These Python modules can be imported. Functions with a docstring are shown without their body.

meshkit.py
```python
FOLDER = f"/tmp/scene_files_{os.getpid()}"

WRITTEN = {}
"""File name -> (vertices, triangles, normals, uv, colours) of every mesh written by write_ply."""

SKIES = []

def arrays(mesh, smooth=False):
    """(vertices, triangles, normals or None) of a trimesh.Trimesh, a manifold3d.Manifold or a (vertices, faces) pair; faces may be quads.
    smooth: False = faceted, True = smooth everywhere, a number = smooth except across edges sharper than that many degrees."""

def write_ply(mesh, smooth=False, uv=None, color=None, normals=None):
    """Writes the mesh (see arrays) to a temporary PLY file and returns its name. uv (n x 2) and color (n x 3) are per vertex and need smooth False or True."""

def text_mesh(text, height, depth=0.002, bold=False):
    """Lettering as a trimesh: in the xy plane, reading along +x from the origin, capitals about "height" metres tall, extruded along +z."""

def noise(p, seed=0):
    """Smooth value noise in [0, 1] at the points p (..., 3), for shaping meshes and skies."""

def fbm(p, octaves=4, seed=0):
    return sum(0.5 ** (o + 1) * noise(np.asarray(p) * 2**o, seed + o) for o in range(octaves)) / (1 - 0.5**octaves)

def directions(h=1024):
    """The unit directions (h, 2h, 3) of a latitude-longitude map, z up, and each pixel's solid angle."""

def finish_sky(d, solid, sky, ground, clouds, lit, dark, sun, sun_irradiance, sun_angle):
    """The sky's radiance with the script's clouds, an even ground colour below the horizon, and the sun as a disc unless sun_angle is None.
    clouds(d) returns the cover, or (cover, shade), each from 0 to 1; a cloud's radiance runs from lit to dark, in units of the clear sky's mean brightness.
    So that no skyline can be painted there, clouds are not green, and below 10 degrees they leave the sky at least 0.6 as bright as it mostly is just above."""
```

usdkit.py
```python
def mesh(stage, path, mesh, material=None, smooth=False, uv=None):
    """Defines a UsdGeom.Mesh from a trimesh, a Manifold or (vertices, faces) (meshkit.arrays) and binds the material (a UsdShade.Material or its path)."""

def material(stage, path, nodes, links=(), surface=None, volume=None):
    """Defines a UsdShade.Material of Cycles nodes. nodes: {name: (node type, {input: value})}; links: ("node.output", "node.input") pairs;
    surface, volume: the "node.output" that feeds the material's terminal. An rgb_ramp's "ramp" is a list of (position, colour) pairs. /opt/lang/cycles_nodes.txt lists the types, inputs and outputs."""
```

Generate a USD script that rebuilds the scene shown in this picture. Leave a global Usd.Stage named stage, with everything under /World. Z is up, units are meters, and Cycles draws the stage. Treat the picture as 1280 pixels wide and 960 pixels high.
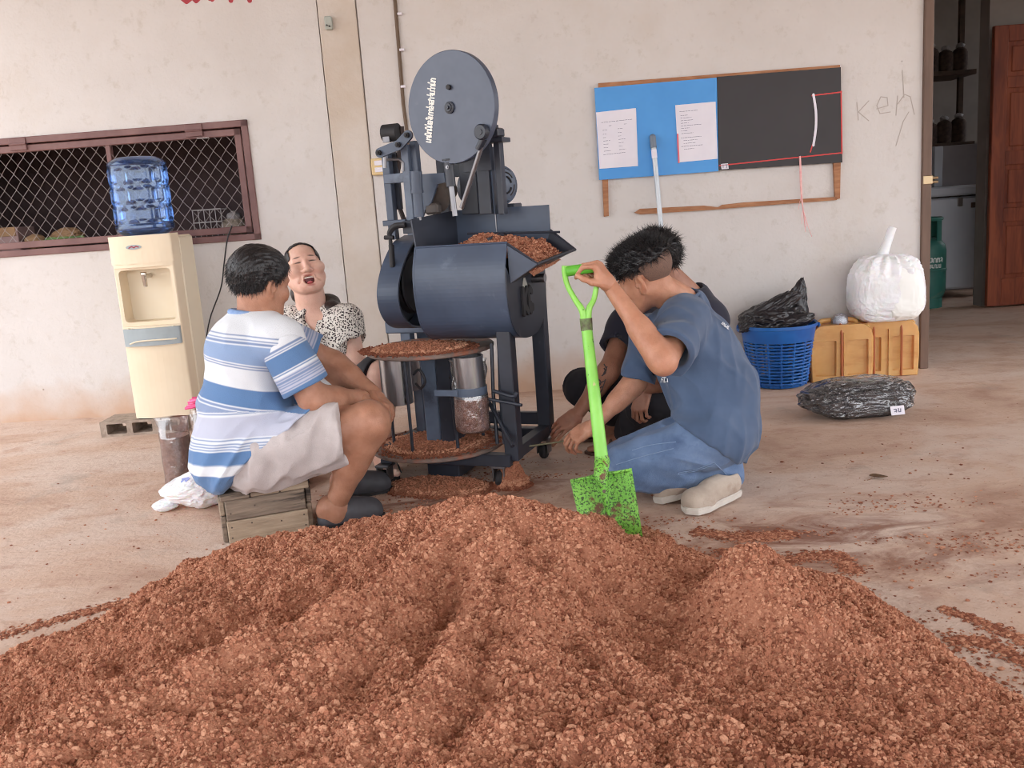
import math, random
import numpy as np, trimesh, usdkit, meshkit
import manifold3d as m3
from shapely.geometry import Polygon, LineString, Point, box as sbox
from shapely.ops import unary_union
from pxr import Usd, UsdGeom, UsdLux, UsdShade, Gf, Sdf, Vt

stage = Usd.Stage.CreateInMemory()
UsdGeom.SetStageUpAxis(stage, "Z"); UsdGeom.SetStageMetersPerUnit(stage, 1.0)
WORLD = UsdGeom.Xform.Define(stage, "/World"); stage.SetDefaultPrim(WORLD.GetPrim())

# ------------------------------------------------------------------ camera, daylight, exposure
F = 1150.0                                   # focal length in pixels of the 1280 x 960 frame
PITCH, ROLL = math.radians(11.07), math.radians(4.1)
CAM = np.array([0.0, 0.0, 1.0])
FW = np.array([0, math.cos(PITCH), -math.sin(PITCH)])
_r0 = np.array([1.0, 0, 0]); _u0 = np.cross(_r0, FW)
RT = math.cos(ROLL) * _r0 - math.sin(ROLL) * _u0
UP = math.sin(ROLL) * _r0 + math.cos(ROLL) * _u0
EXPOSURE = 0.30
cam = UsdGeom.Camera.Define(stage, "/World/camera")
cam.CreateHorizontalApertureAttr(36.0); cam.CreateVerticalApertureAttr(27.0)
cam.CreateFocalLengthAttr(36.0 * F / 1280)
cam.CreateClippingRangeAttr((0.05, 1000.0))
cam.CreateExposureAttr(EXPOSURE)
cam.AddTransformOp().Set(Gf.Matrix4d(*RT, 0, *UP, 0, *(-FW), 0, *CAM, 1))

dome = UsdLux.DomeLight.Define(stage, "/World/overcast_sky")    # bright even overcast
dome.CreateIntensityAttr(1.0); dome.CreateColorAttr(Gf.Vec3f(0.96, 0.985, 1.03))

rng = np.random.default_rng(7)

# ------------------------------------------------------------------ helpers: where a sight line meets a plane
def ray(px, py): return RT * (px - 640) / F + UP * (480 - py) / F + FW
def atY(px, py, y): d = ray(px, py); return CAM + d * (y / d[1])
def atZ(px, py, z=0.0): d = ray(px, py); return CAM + d * ((z - 1.0) / d[2])
TH = math.atan(0.06)                          # the long wall is turned a little from the camera's axis
WO, WU, WN = np.array([0, 4.87, 0]), np.array([math.cos(TH), -math.sin(TH), 0]), np.array([-math.sin(TH), -math.cos(TH), 0])
def wall(px, py, n=0.0):                      # -> (u along the wall, z) on the plane n metres in front of it
    d = ray(px, py); t = (n - (CAM - WO) @ WN) / (d @ WN); p = CAM + d * t - WO
    return np.array([p @ WU, p[2]])
def wp(u, n, z): return WO + WU * u + WN * n + np.array([0, 0, z])
WM = np.eye(4); WM[:3, 0], WM[:3, 1], WM[:3, 2], WM[:3, 3] = WU, -WN, [0, 0, 1], WO      # wall frame: x along, y into the wall, z up

# ------------------------------------------------------------------ helpers: prims
_names = {}
def numbered(parent, name):
    k = _names.get((parent, name), 0); _names[(parent, name)] = k + 1
    return f"{parent}/{name}" + (f"_{k:03d}" if k else "")
def meta(prim, label=None, cat=None, group=None, kind=None):
    for k, v in (("label", label), ("category", cat), ("group", group), ("kind", kind)):
        if v: prim.SetCustomDataByKey(k, v)
class Thing:
    """An Xform directly under /World; its parts are meshes given in world coordinates (or in the frame M)."""
    def __init__(s, name, label, cat, base=(0, 0, 0), M=None, group=None, kind=None):
        s.path = numbered("/World", name); x = UsdGeom.Xform.Define(stage, s.path); s.prim = x.GetPrim()
        s.own = M is not None
        T = np.eye(4)
        if M is not None: T = np.array(M, float)
        else: T[:3, 3] = base
        s.T = T; s.Ti = np.linalg.inv(T)
        x.AddTransformOp().Set(Gf.Matrix4d(*T.T.ravel().tolist()))
        meta(s.prim, label, cat, group, kind)
    def part(s, name, mesh, mat, smooth=30, label=None, kind=None, parent=None, local=None):
        v, f = tri(mesh)
        if not (s.own if local is None else local): v = v @ s.Ti[:3, :3].T + s.Ti[:3, 3]
        path = numbered(parent or s.path, name)
        m = usdkit.mesh(stage, path, trimesh.Trimesh(v, f, process=False), mat, smooth)
        meta(m.GetPrim(), label, None, None, kind)
        return path
def solo(name, mesh, mat, label=None, cat=None, group=None, kind=None, smooth=30, parent="/World"):
    path = numbered(parent, name)
    m = usdkit.mesh(stage, path, mesh, mat, smooth)
    meta(m.GetPrim(), label, cat, group, kind)
    return path
def structure(name, mesh, mat, smooth=False, parent="/World"):
    return solo(name, mesh, mat, kind="structure" if parent == "/World" else None, smooth=smooth, parent=parent)
def primvar(path, name, values):
    UsdGeom.PrimvarsAPI(UsdGeom.Mesh.Get(stage, path)).CreatePrimvar(name, Sdf.ValueTypeNames.FloatArray, "vertex").Set(Vt.FloatArray.FromNumpy(np.asarray(values, np.float32)))

# ------------------------------------------------------------------ helpers: shapes (all return trimesh)
def tri(m):
    if hasattr(m, "to_mesh"): q = m.to_mesh(); return np.array(q.vert_properties[:, :3], float), np.array(q.tri_verts)
    if isinstance(m, (tuple, list)): return np.asarray(m[0], float), np.asarray(m[1])
    return np.array(m.vertices), np.array(m.faces)
def TM(v, f): return trimesh.Trimesh(np.asarray(v, float), np.asarray(f), process=False)
def cat(*ms):
    ms = [x for m in ms for x in (m if isinstance(m, list) else [m])]
    return trimesh.util.concatenate(ms) if len(ms) > 1 else ms[0]
def xf(m, M):
    v, f = tri(m); M = np.asarray(M, float); return TM(v @ M[:3, :3].T + M[:3, 3], f)
def mv(m, t): v, f = tri(m); return TM(v + np.asarray(t, float), f)
def rotm(axis, deg, at=(0, 0, 0)): return trimesh.transformations.rotation_matrix(math.radians(deg), axis, at)
def rot(m, axis, deg, at=(0, 0, 0)): return xf(m, rotm(axis, deg, at))
def bx(x0, x1, y0, y1, z0, z1, b=0.0):
    """Box, its edges chamfered by b."""
    c, h = np.array([x0 + x1, y0 + y1, z0 + z1]) / 2, np.abs(np.array([x1 - x0, y1 - y0, z1 - z0])) / 2
    if b <= 0: m = trimesh.creation.box(2 * h); return TM(m.vertices + c, m.faces)
    b = min(b, h.min() * 0.9); P = []
    for s in np.ndindex(2, 2, 2):
        q = (np.array(s) * 2 - 1) * h; i = (np.array(s) * 2 - 1) * b
        for k in range(3):
            w = q - i; w[k] = q[k]; P.append(w)
    m = trimesh.convex.convex_hull(np.array(P)); return TM(m.vertices + c, m.faces)
def frame_of(d):
    d = np.asarray(d, float); d = d / np.linalg.norm(d); a = np.array([0, 0, 1.0]) if abs(d[2]) < 0.9 else np.array([1.0, 0, 0])
    x = np.cross(a, d); x /= np.linalg.norm(x); return x, np.cross(d, x), d
def cyl(a, b, r0, r1=None, n=20, cap=True):
    a, b = np.asarray(a, float), np.asarray(b, float); r1 = r0 if r1 is None else r1
    x, y, _ = frame_of(b - a); t = np.arange(n) * 2 * np.pi / n
    ring = np.cos(t)[:, None] * x + np.sin(t)[:, None] * y
    v = np.vstack([a + ring * r0, b + ring * r1, [a], [b]]); i = np.arange(n); j = (i + 1) % n
    f = [np.stack([i, j, n + j], 1), np.stack([i, n + j, n + i], 1)]
    if cap: f += [np.stack([j, i, np.full(n, 2 * n)], 1), np.stack([n + i, n + j, np.full(n, 2 * n + 1)], 1)]
    return TM(v, np.vstack(f))
def spline(P, n=8):
    P = np.asarray(P, float)
    if len(P) < 3: return P
    Q = np.vstack([2 * P[0] - P[1], P, 2 * P[-1] - P[-2]]); out = []
    for k in range(len(P) - 1):
        p0, p1, p2, p3 = Q[k:k + 4]
        for t in np.arange(n) / n: out.append(0.5 * (2 * p1 + (p2 - p0) * t + (2 * p0 - 5 * p1 + 4 * p2 - p3) * t * t + (3 * p1 - p0 - 3 * p2 + p3) * t ** 3))
    return np.array(out + [P[-1]])
def tube(P, r, n=8, closed=False, smooth=0, cap=True):
    P = np.asarray(P, float)
    if smooth:
        k0 = len(P); P = spline(P, smooth)
        if np.ndim(r) and k0 > 2: r = np.interp(np.linspace(0, k0 - 1, len(P)), np.arange(k0), r)
    m = len(P); R = np.broadcast_to(np.asarray(r, float), (m,))
    T = np.gradient(P, axis=0) if not closed else np.roll(P, -1, 0) - np.roll(P, 1, 0)
    T /= np.linalg.norm(T, axis=1, keepdims=True) + 1e-12
    x, _, _ = frame_of(T[0]); V = []; t = np.arange(n) * 2 * np.pi / n
    for k in range(m):
        x = x - T[k] * (x @ T[k]); x /= np.linalg.norm(x) + 1e-12; y = np.cross(T[k], x)
        V.append(P[k] + R[k] * (np.cos(t)[:, None] * x + np.sin(t)[:, None] * y))
    V = np.vstack(V); f = []
    i = np.arange(n); j = (i + 1) % n
    for k in range(m if closed else m - 1):
        a, b = k * n, ((k + 1) % m) * n
        f += [np.stack([a + i, a + j, b + j], 1), np.stack([a + i, b + j, b + i], 1)]
    if cap and not closed:
        c = len(V); V = np.vstack([V, P[0], P[-1]]); e = (m - 1) * n
        f += [np.stack([j, i, np.full(n, c)], 1), np.stack([e + i, e + j, np.full(n, c + 1)], 1)]
    return TM(V, np.vstack(f))
def lathe(prof, n=32, at=(0, 0, 0), closed=False):
    """Profile of (radius, z) revolved about z."""
    prof = np.asarray(prof, float); t = np.arange(n) * 2 * np.pi / n; m = len(prof)
    V = np.stack([prof[:, None, 0] * np.cos(t), prof[:, None, 0] * np.sin(t), np.broadcast_to(prof[:, None, 1], (m, n))], -1).reshape(-1, 3)
    i = np.arange(n); j = (i + 1) % n; f = []
    for k in range(m if closed else m - 1):
        a, b = k * n, ((k + 1) % m) * n
        f += [np.stack([a + i, a + j, b + j], 1), np.stack([a + i, b + j, b + i], 1)]
    return mv(TM(V, np.vstack(f)), at)
def extr(poly, d, M=None):
    """Polygon (x, y) extruded by d along z, then placed by M."""
    if not isinstance(poly, (Polygon,)) and not hasattr(poly, "geoms"): poly = Polygon(poly)
    m = cat([trimesh.creation.extrude_polygon(g, d, engine="earcut") for g in getattr(poly, "geoms", [poly]) if g.area > 1e-10])
    return xf(m, M) if M is not None else m
XZ = np.array([[1, 0, 0, 0], [0, 0, -1, 0], [0, 1, 0, 0], [0, 0, 0, 1.0]])     # polygon (x, z), thickness towards -y
YZ = np.array([[0, 0, 1, 0], [1, 0, 0, 0], [0, 1, 0, 0], [0, 0, 0, 1.0]])      # polygon (y, z), thickness towards +x
def strokes(lines, w): return unary_union([LineString(l).buffer(w / 2, quad_segs=4) if len(l) > 1 else Point(l[0]).buffer(w / 2, quad_segs=4) for l in lines])
def man(m): v, f = tri(m); return m3.Manifold(m3.Mesh(np.asarray(v, np.float32), np.asarray(f, np.uint32)))
def weld(m): m = trimesh.Trimesh(*tri(m), process=True); m.merge_vertices(); return m
def sweep(P, prof, closed_prof=True, up=None):
    """A profile (list of (a, b)) carried along the path P; a is sideways, b is up."""
    P = np.asarray(P, float); T = np.gradient(P, axis=0); T /= np.linalg.norm(T, axis=1, keepdims=True); up = np.array([0, 0, 1.0]) if up is None else np.asarray(up, float)
    prof = np.asarray(prof, float); n = len(prof); V = []
    for p, t in zip(P, T):
        s = np.cross(t, up); s /= np.linalg.norm(s); u = np.cross(s, t); V.append(p + prof[:, :1] * s + prof[:, 1:] * u)
    V = np.vstack(V); i = np.arange(n); j = (i + 1) % n; f = []
    for k in range(len(P) - 1):
        a, b = k * n, (k + 1) * n; f += [np.stack([a + i, b + j, a + j], 1), np.stack([a + i, b + i, b + j], 1)]
    c = len(V); V = np.vstack([V, P[0] + 0 * P[0], P[-1]]); V[c] = V[:n].mean(0); V[c + 1] = V[c - n:c].mean(0); e = (len(P) - 1) * n
    f += [np.stack([i, j, np.full(n, c)], 1), np.stack([e + j, e + i, np.full(n, c + 1)], 1)]
    return TM(V, np.vstack(f))

# ------------------------------------------------------------------ helpers: materials
LK = "/World/Looks"; UsdGeom.Scope.Define(stage, LK)
def srgb(r, g, b): return tuple(float(c / 12.92 if c <= 0.04045 else ((c + 0.055) / 1.055) ** 2.4) for c in (np.array([r, g, b]) / 255))
def look(name, c1, c2=None, rough=0.6, metal=0.0, scale=8.0, detail=5.0, bump=0.0, bscale=None, spread=(0.35, 0.65), spec=0.5, stretch=(1, 1, 1), extra=None, distort=0.0, **p):
    """Principled with a noise between two colours and a noise bump, in object space. extra: [(c3, noise scale, lo, hi, stretch)] layers over it."""
    nodes = {"tc": ("texture_coordinate", {}), "mp": ("mapping", {"scale": tuple(stretch)}),
             "p": ("principled_bsdf", {"roughness": rough, "metallic": metal, "specular_ior_level": spec, **p})}
    links = [("tc.object", "mp.vector")]
    if c2 is None: nodes["p"][1]["base_color"] = c1
    else:
        nodes["n"] = ("noise_texture", {"scale": scale, "detail": detail, "roughness": 0.6, "distortion": distort})
        nodes["r"] = ("rgb_ramp", {"ramp": [(spread[0], c1), (spread[1], c2)]})
        links += [("mp.vector", "n.vector"), ("n.fac", "r.fac")]; last = "r.color"
        for k, (c3, s3, lo, hi, st) in enumerate(extra or []):
            nodes |= {f"em{k}": ("mapping", {"scale": tuple(st), "location": (3.1 * k + 1, 1.7, 0.3)}), f"en{k}": ("noise_texture", {"scale": s3, "detail": 6.0, "roughness": 0.65}),
                      f"er{k}": ("map_range", {"from_min": lo, "from_max": hi, "clamp": True}), f"ex{k}": ("mix_color", {"b": c3})}
            links += [("tc.object", f"em{k}.vector"), (f"em{k}.vector", f"en{k}.vector"), (f"en{k}.fac", f"er{k}.value"), (f"er{k}.result", f"ex{k}.fac"), (last, f"ex{k}.a")]; last = f"ex{k}.result"
        links.append((last, "p.base_color"))
    if bump:
        nodes["bn"] = ("noise_texture", {"scale": bscale or scale * 4, "detail": 4.0}); nodes["b"] = ("bump", {"strength": 1.0, "distance": bump})
        links += [("mp.vector", "bn.vector"), ("bn.fac", "b.height"), ("b.normal", "p.normal")]
    return usdkit.material(stage, f"{LK}/{name}", nodes, links, surface="p.BSDF")
def clear_plastic(name, color=(1, 1, 1), tint=(0.93, 0.94, 0.95), gloss=0.12, milk=0.0, milkc=(0.9, 0.9, 0.9), rough=0.12, bump=0.0, bscale=60):
    """Thin film: see-through, with a glossy share by view angle and a milky share."""
    nodes = {"t": ("transparent_bsdf", {"color": tint}), "g": ("glossy_bsdf", {"color": color, "roughness": rough}), "d": ("diffuse_bsdf", {"color": milkc}),
             "tr": ("translucent_bsdf", {"color": milkc}), "dm": ("mix_closure", {"fac": 0.4}), "f": ("fresnel", {"IOR": 1.5}), "a": ("math", {"math_type": "add", "value2": gloss, "use_clamp": True}),
             "m1": ("mix_closure", {"fac": milk}), "m2": ("mix_closure", {})}
    links = [("d.BSDF", "dm.closure1"), ("tr.BSDF", "dm.closure2"), ("t.BSDF", "m1.closure1"), ("dm.closure", "m1.closure2"), ("f.fac", "a.value1"), ("a.value", "m2.fac"), ("m1.closure", "m2.closure1"), ("g.BSDF", "m2.closure2")]
    if bump:
        nodes |= {"tc": ("texture_coordinate", {}), "bn": ("noise_texture", {"scale": bscale, "detail": 3.0}), "b": ("bump", {"distance": bump})}
        links += [("tc.object", "bn.vector"), ("bn.fac", "b.height"), ("b.normal", "g.normal"), ("b.normal", "d.normal")]
    return usdkit.material(stage, f"{LK}/{name}", nodes, links, surface="m2.closure")

# ================================================================== THE SETTING
def plaster():
    n = {"g": ("geometry", {}), "n1": ("noise_texture", {"scale": 1.3, "detail": 6.0, "roughness": 0.62}), "r1": ("rgb_ramp", {"ramp": [(0.3, srgb(197, 191, 187)), (0.55, srgb(205, 200, 197)), (0.75, srgb(198, 190, 183))]}),
         "n2": ("noise_texture", {"scale": 14.0, "detail": 6.0, "roughness": 0.7}), "r2": ("map_range", {"from_min": 0.56, "from_max": 0.75, "clamp": True}), "m2": ("mix_color", {"b": srgb(178, 169, 158)}),
         "k2": ("math", {"math_type": "multiply", "value2": 0.55}),
         "v": ("voronoi_texture", {"scale": 5.0}), "rv": ("map_range", {"from_min": 0.035, "from_max": 0.02, "clamp": True}), "nv": ("noise_texture", {"scale": 2.1}), "rnv": ("map_range", {"from_min": 0.5, "from_max": 0.6, "clamp": True}), "mv": ("math", {"math_type": "multiply"}), "m3": ("mix_color", {"b": srgb(128, 118, 108)}),
         "s": ("separate_xyz", {}), "n4": ("noise_texture", {"scale": 5.0, "detail": 5.0}), "a4": ("math", {"math_type": "multiply_add", "value2": -0.32, "value3": 0.0}), "ad": ("math", {"math_type": "add"}), "r4": ("map_range", {"from_min": 0.06, "from_max": -0.16, "clamp": True}), "m4": ("mix_color", {"b": srgb(190, 160, 138)}),
         "bn": ("noise_texture", {"scale": 60.0, "detail": 5.0}), "b": ("bump", {"distance": 0.002}), "p": ("principled_bsdf", {"roughness": 0.9, "specular_ior_level": 0.2})}
    l = [("g.position", "n1.vector"), ("n1.fac", "r1.fac"), ("g.position", "n2.vector"), ("n2.fac", "r2.value"), ("r2.result", "k2.value1"), ("k2.value", "m2.fac"), ("r1.color", "m2.a"),
         ("g.position", "v.vector"), ("v.distance", "rv.value"), ("g.position", "nv.vector"), ("nv.fac", "rnv.value"), ("rv.result", "mv.value1"), ("rnv.result", "mv.value2"), ("mv.value", "m3.fac"), ("m2.result", "m3.a"),
         ("g.position", "s.vector"), ("g.position", "n4.vector"), ("n4.fac", "a4.value1"), ("s.z", "ad.value1"), ("a4.value", "ad.value2"), ("ad.value", "r4.value"), ("r4.result", "m4.fac"), ("m3.result", "m4.a"),
         ("m4.result", "p.base_color"), ("g.position", "bn.vector"), ("bn.fac", "b.height"), ("b.normal", "p.normal")]
    return usdkit.material(stage, f"{LK}/plaster", n, l, surface="p.BSDF")
def concrete():
    n = {"g": ("geometry", {}), "mp": ("mapping", {"scale": (0.85, 1.25, 1), "rotation": (0, 0, 0.4)}), "n1": ("noise_texture", {"scale": 1.6, "detail": 7.0, "roughness": 0.62, "distortion": 0.6}), "r1": ("rgb_ramp", {"ramp": [(0.28, srgb(174, 141, 122)), (0.45, srgb(201, 172, 153)), (0.6, srgb(210, 189, 175)), (0.75, srgb(193, 157, 136))]}),
         "n2": ("noise_texture", {"scale": 9.0, "detail": 8.0, "roughness": 0.72}), "r2": ("map_range", {"from_min": 0.52, "from_max": 0.72, "clamp": True}), "k2": ("math", {"math_type": "multiply", "value2": 0.6}), "m2": ("mix_color", {"b": srgb(162, 119, 99)}),
         "n3": ("noise_texture", {"scale": 2.3, "detail": 8.0, "roughness": 0.7}), "r3": ("map_range", {"from_min": 0.58, "from_max": 0.68, "clamp": True}), "k3": ("math", {"math_type": "multiply", "value2": 0.5}), "m3": ("mix_color", {"b": srgb(166, 152, 141)}),
         "n5": ("noise_texture", {"scale": 90.0, "detail": 4.0, "roughness": 0.7}), "r5": ("map_range", {"from_min": 0.6, "from_max": 0.7, "clamp": True}), "k5": ("math", {"math_type": "multiply", "value2": 0.6}), "m5": ("mix_color", {"b": srgb(136, 96, 74)}),
         "md": ("mapping", {"scale": (1.1, 2.0, 1), "rotation": (0, 0, 0.25)}), "nd": ("noise_texture", {"scale": 2.6, "detail": 9.0, "roughness": 0.7, "distortion": 0.8}), "rd": ("map_range", {"from_min": 0.44, "from_max": 0.60, "clamp": True}), "m6": ("mix_color", {"b": srgb(128, 82, 64)}), "cd": ("math", {"math_type": "multiply"}), "cm": ("math", {"math_type": "maximum"}),
         "c1": ("vector_math", {"math_type": "subtract", "vector2": (0.75, 2.45, 0)}), "c1s": ("mapping", {"scale": (1.1, 2.2, 1)}), "c1l": ("vector_math", {"math_type": "length"}), "c1r": ("map_range", {"from_min": 1.15, "from_max": 0.35, "to_max": 0.85, "clamp": True}),
         "c2": ("vector_math", {"math_type": "subtract", "vector2": (-0.15, 3.1, 0)}), "c2s": ("mapping", {"scale": (1.5, 2.4, 1)}), "c2l": ("vector_math", {"math_type": "length"}), "c2r": ("map_range", {"from_min": 1.2, "from_max": 0.3, "to_max": 0.9, "clamp": True}),
         "bn": ("noise_texture", {"scale": 45.0, "detail": 6.0, "roughness": 0.65}), "b": ("bump", {"distance": 0.004}), "p": ("principled_bsdf", {"roughness": 0.85, "specular_ior_level": 0.25})}
    l = [("g.position", "mp.vector"), ("mp.vector", "n1.vector"), ("n1.fac", "r1.fac"), ("mp.vector", "n2.vector"), ("n2.fac", "r2.value"), ("r2.result", "k2.value1"), ("k2.value", "m2.fac"), ("r1.color", "m2.a"),
         ("g.position", "n3.vector"), ("n3.fac", "r3.value"), ("r3.result", "k3.value1"), ("k3.value", "m3.fac"), ("m2.result", "m3.a"),
         ("g.position", "n5.vector"), ("g.position", "md.vector"), ("md.vector", "nd.vector"), ("nd.fac", "rd.value"), ("g.position", "c1.vector1"), ("c1.vector", "c1s.vector"), ("c1s.vector", "c1l.vector1"), ("c1l.value", "c1r.value"), ("g.position", "c2.vector1"), ("c2.vector", "c2s.vector"), ("c2s.vector", "c2l.vector1"), ("c2l.value", "c2r.value"), ("c1r.result", "cm.value1"), ("c2r.result", "cm.value2"), ("cm.value", "cd.value1"), ("rd.result", "cd.value2"), ("cd.value", "m6.fac"), ("m5.result", "m6.a"), ("n5.fac", "r5.value"), ("r5.result", "k5.value1"), ("k5.value", "m5.fac"), ("m3.result", "m5.a"), ("m6.result", "p.base_color"), ("g.position", "bn.vector"), ("bn.fac", "b.height"), ("b.normal", "p.normal")]
    return usdkit.material(stage, f"{LK}/concrete", n, l, surface="p.BSDF")
PLASTER, CONCRETE = plaster(), concrete()
TANPL = look("tan_plaster", srgb(190, 176, 162), srgb(202, 193, 185), 0.9, scale=3, bump=0.002, bscale=60, spec=0.2)
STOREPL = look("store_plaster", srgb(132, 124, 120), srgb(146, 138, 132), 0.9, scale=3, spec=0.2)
MAROON = look("maroon_paint", srgb(104, 70, 68), srgb(122, 88, 84), 0.55, scale=6, bump=0.0008)
ROOFM = look("roof_sheet", srgb(150, 146, 142), srgb(165, 160, 155), 0.7, scale=2)
DIRT = look("outside_ground", srgb(176, 150, 122), srgb(196, 176, 150), 0.95, scale=0.4)
FRAMEBR = look("frame_brown", srgb(92, 70, 58), srgb(108, 84, 70), 0.6, scale=5, bump=0.0006, stretch=(4, 4, 0.6))

structure("floor", bx(-6.0, 9.0, -6.5, 10.0, -0.12, 0.0), CONCRETE)
structure("ground", bx(-60, 60, -60, 60, -0.5, -0.13), DIRT)
structure("ceiling", cat(bx(-3.4, 5.2, -2.6, 4.95, 2.95, 3.05), bx(-6.2, 7.4, 4.8, 9.5, 2.95, 3.05)), ROOFM)
for k, (x, y) in enumerate([(-3.2, -2.4), (1.0, -2.4), (5.0, -2.4)]):
    structure(f"trim_{k + 1}", bx(x - .08, x + .08, y - .08, y + .08, 0, 2.95, .008), CONCRETE)

# the long wall, in its own frame (x along, y into the wall)
WT = 0.13
wl, wr = wall(311, 150)[0] - 0.004, None
wu0 = wall(0, 172)[0] - 0.55; wu1 = wall(318, 225)[0]
wz0, wz1 = wall(160, 311)[1], wall(160, 161)[1]
pu0, pu1 = wall(416, 190)[0], wall(462, 190)[0]
du0 = wall(1151, 240)[0]; du1 = du0 + 1.75
def wb(u0, u1, z0, z1, y0=0.0, y1=WT, b=0.0): return xf(bx(u0, u1, y0, y1, z0, z1, b), WM)
structure("wall_back", cat(wb(-6.2, wu0, 0, 2.95), wb(wu0, wu1, 0, wz0), wb(wu0, wu1, wz1, 2.95), wb(wu1, pu0 - .006, 0, 2.95),
                           wb(pu0 - .006, pu0, 0, 2.95, .018), wb(pu1, pu1 + .006, 0, 2.95, .018), wb(pu1 + .006, du0, 0, 2.95), wb(du0, du1, 2.25, 2.95), wb(du1, 6.8, 0, 2.95)), PLASTER)
structure("wall_pilaster", wb(pu0, pu1, 0, 2.95, -0.006, WT - .01, .004), TANPL)
# storeroom behind
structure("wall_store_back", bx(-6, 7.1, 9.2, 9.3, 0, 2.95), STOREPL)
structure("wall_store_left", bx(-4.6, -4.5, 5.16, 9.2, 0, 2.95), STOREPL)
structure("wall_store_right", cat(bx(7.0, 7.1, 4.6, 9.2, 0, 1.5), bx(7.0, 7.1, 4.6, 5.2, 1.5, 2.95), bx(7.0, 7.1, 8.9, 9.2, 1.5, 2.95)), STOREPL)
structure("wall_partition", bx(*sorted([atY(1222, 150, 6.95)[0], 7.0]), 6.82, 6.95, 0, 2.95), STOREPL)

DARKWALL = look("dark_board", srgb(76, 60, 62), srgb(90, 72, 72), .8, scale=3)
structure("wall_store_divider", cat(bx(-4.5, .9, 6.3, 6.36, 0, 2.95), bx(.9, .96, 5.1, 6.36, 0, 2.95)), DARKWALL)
# window: outer frame, hinged sash with a centre bar, chain-link guard
win = Thing("window_1", None, None, M=WM, kind="structure")
fw = 0.034
win.part("window_frame", cat(bx(wu0, wu1, -.012, .07, wz0, wz0 + fw, .003), bx(wu0, wu1, -.012, .07, wz1 - fw, wz1, .003), bx(wu0, wu0 + fw, -.012, .07, wz0, wz1, .003), bx(wu1 - fw, wu1, -.012, .07, wz0, wz1, .003)), MAROON)
a0, a1, b0, b1 = wu0 + fw + .007, wu1 - fw - .007, wz0 + fw + .007, wz1 - fw - .007
sf = 0.035
win.part("sash", cat(bx(a0, a1, -.006, .03, b0, b0 + sf, .003), bx(a0, a1, -.006, .03, b1 - sf, b1, .003), bx(a0, a0 + sf, -.006, .03, b0, b1, .003), bx(a1 - sf, a1, -.006, .03, b0, b1, .003)), MAROON)
um = wall(143, 240)[0]
win.part("mullion", bx(um - .013, um + .013, -.004, .03, b0, b1, .003), MAROON)
for px in (22, 244):
    uh = wall(px, 168)[0]
    win.part("hinge", cat(bx(uh - .045, uh + .045, -.018, -.008, wz1 - .066, wz1 - .004, .002), cyl((uh - .045, -.018, wz1 - .036), (uh + .045, -.018, wz1 - .036), .006, n=10)), MAROON)
wires = []
pitch, rowh = 0.066, 0.082
k = 0
u = a0
while u < a1 + .03:
    zz = np.arange(b0 + .02, b1 - .015, rowh / 2)
    pts = [(min(max(u + (pitch / 4 if i % 2 else -pitch / 4) * 1.06, a0), a1), 0.006 + (0.003 if i % 2 else -0.003), z) for i, z in enumerate(zz)]
    if k % 2: pts = [(min(max(2 * u - p[0], a0), a1), p[1], p[2]) for p in pts]
    wires.append(tube(pts, 0.0014, 4, cap=False)); u += pitch / 2; k += 1
WIRE = look("galvanised_wire", srgb(168, 160, 158), srgb(186, 178, 176), 0.5, metal=0.3, scale=20)
win.part("chain_link", cat(wires), WIRE, smooth=False, kind="stuff")
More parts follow.
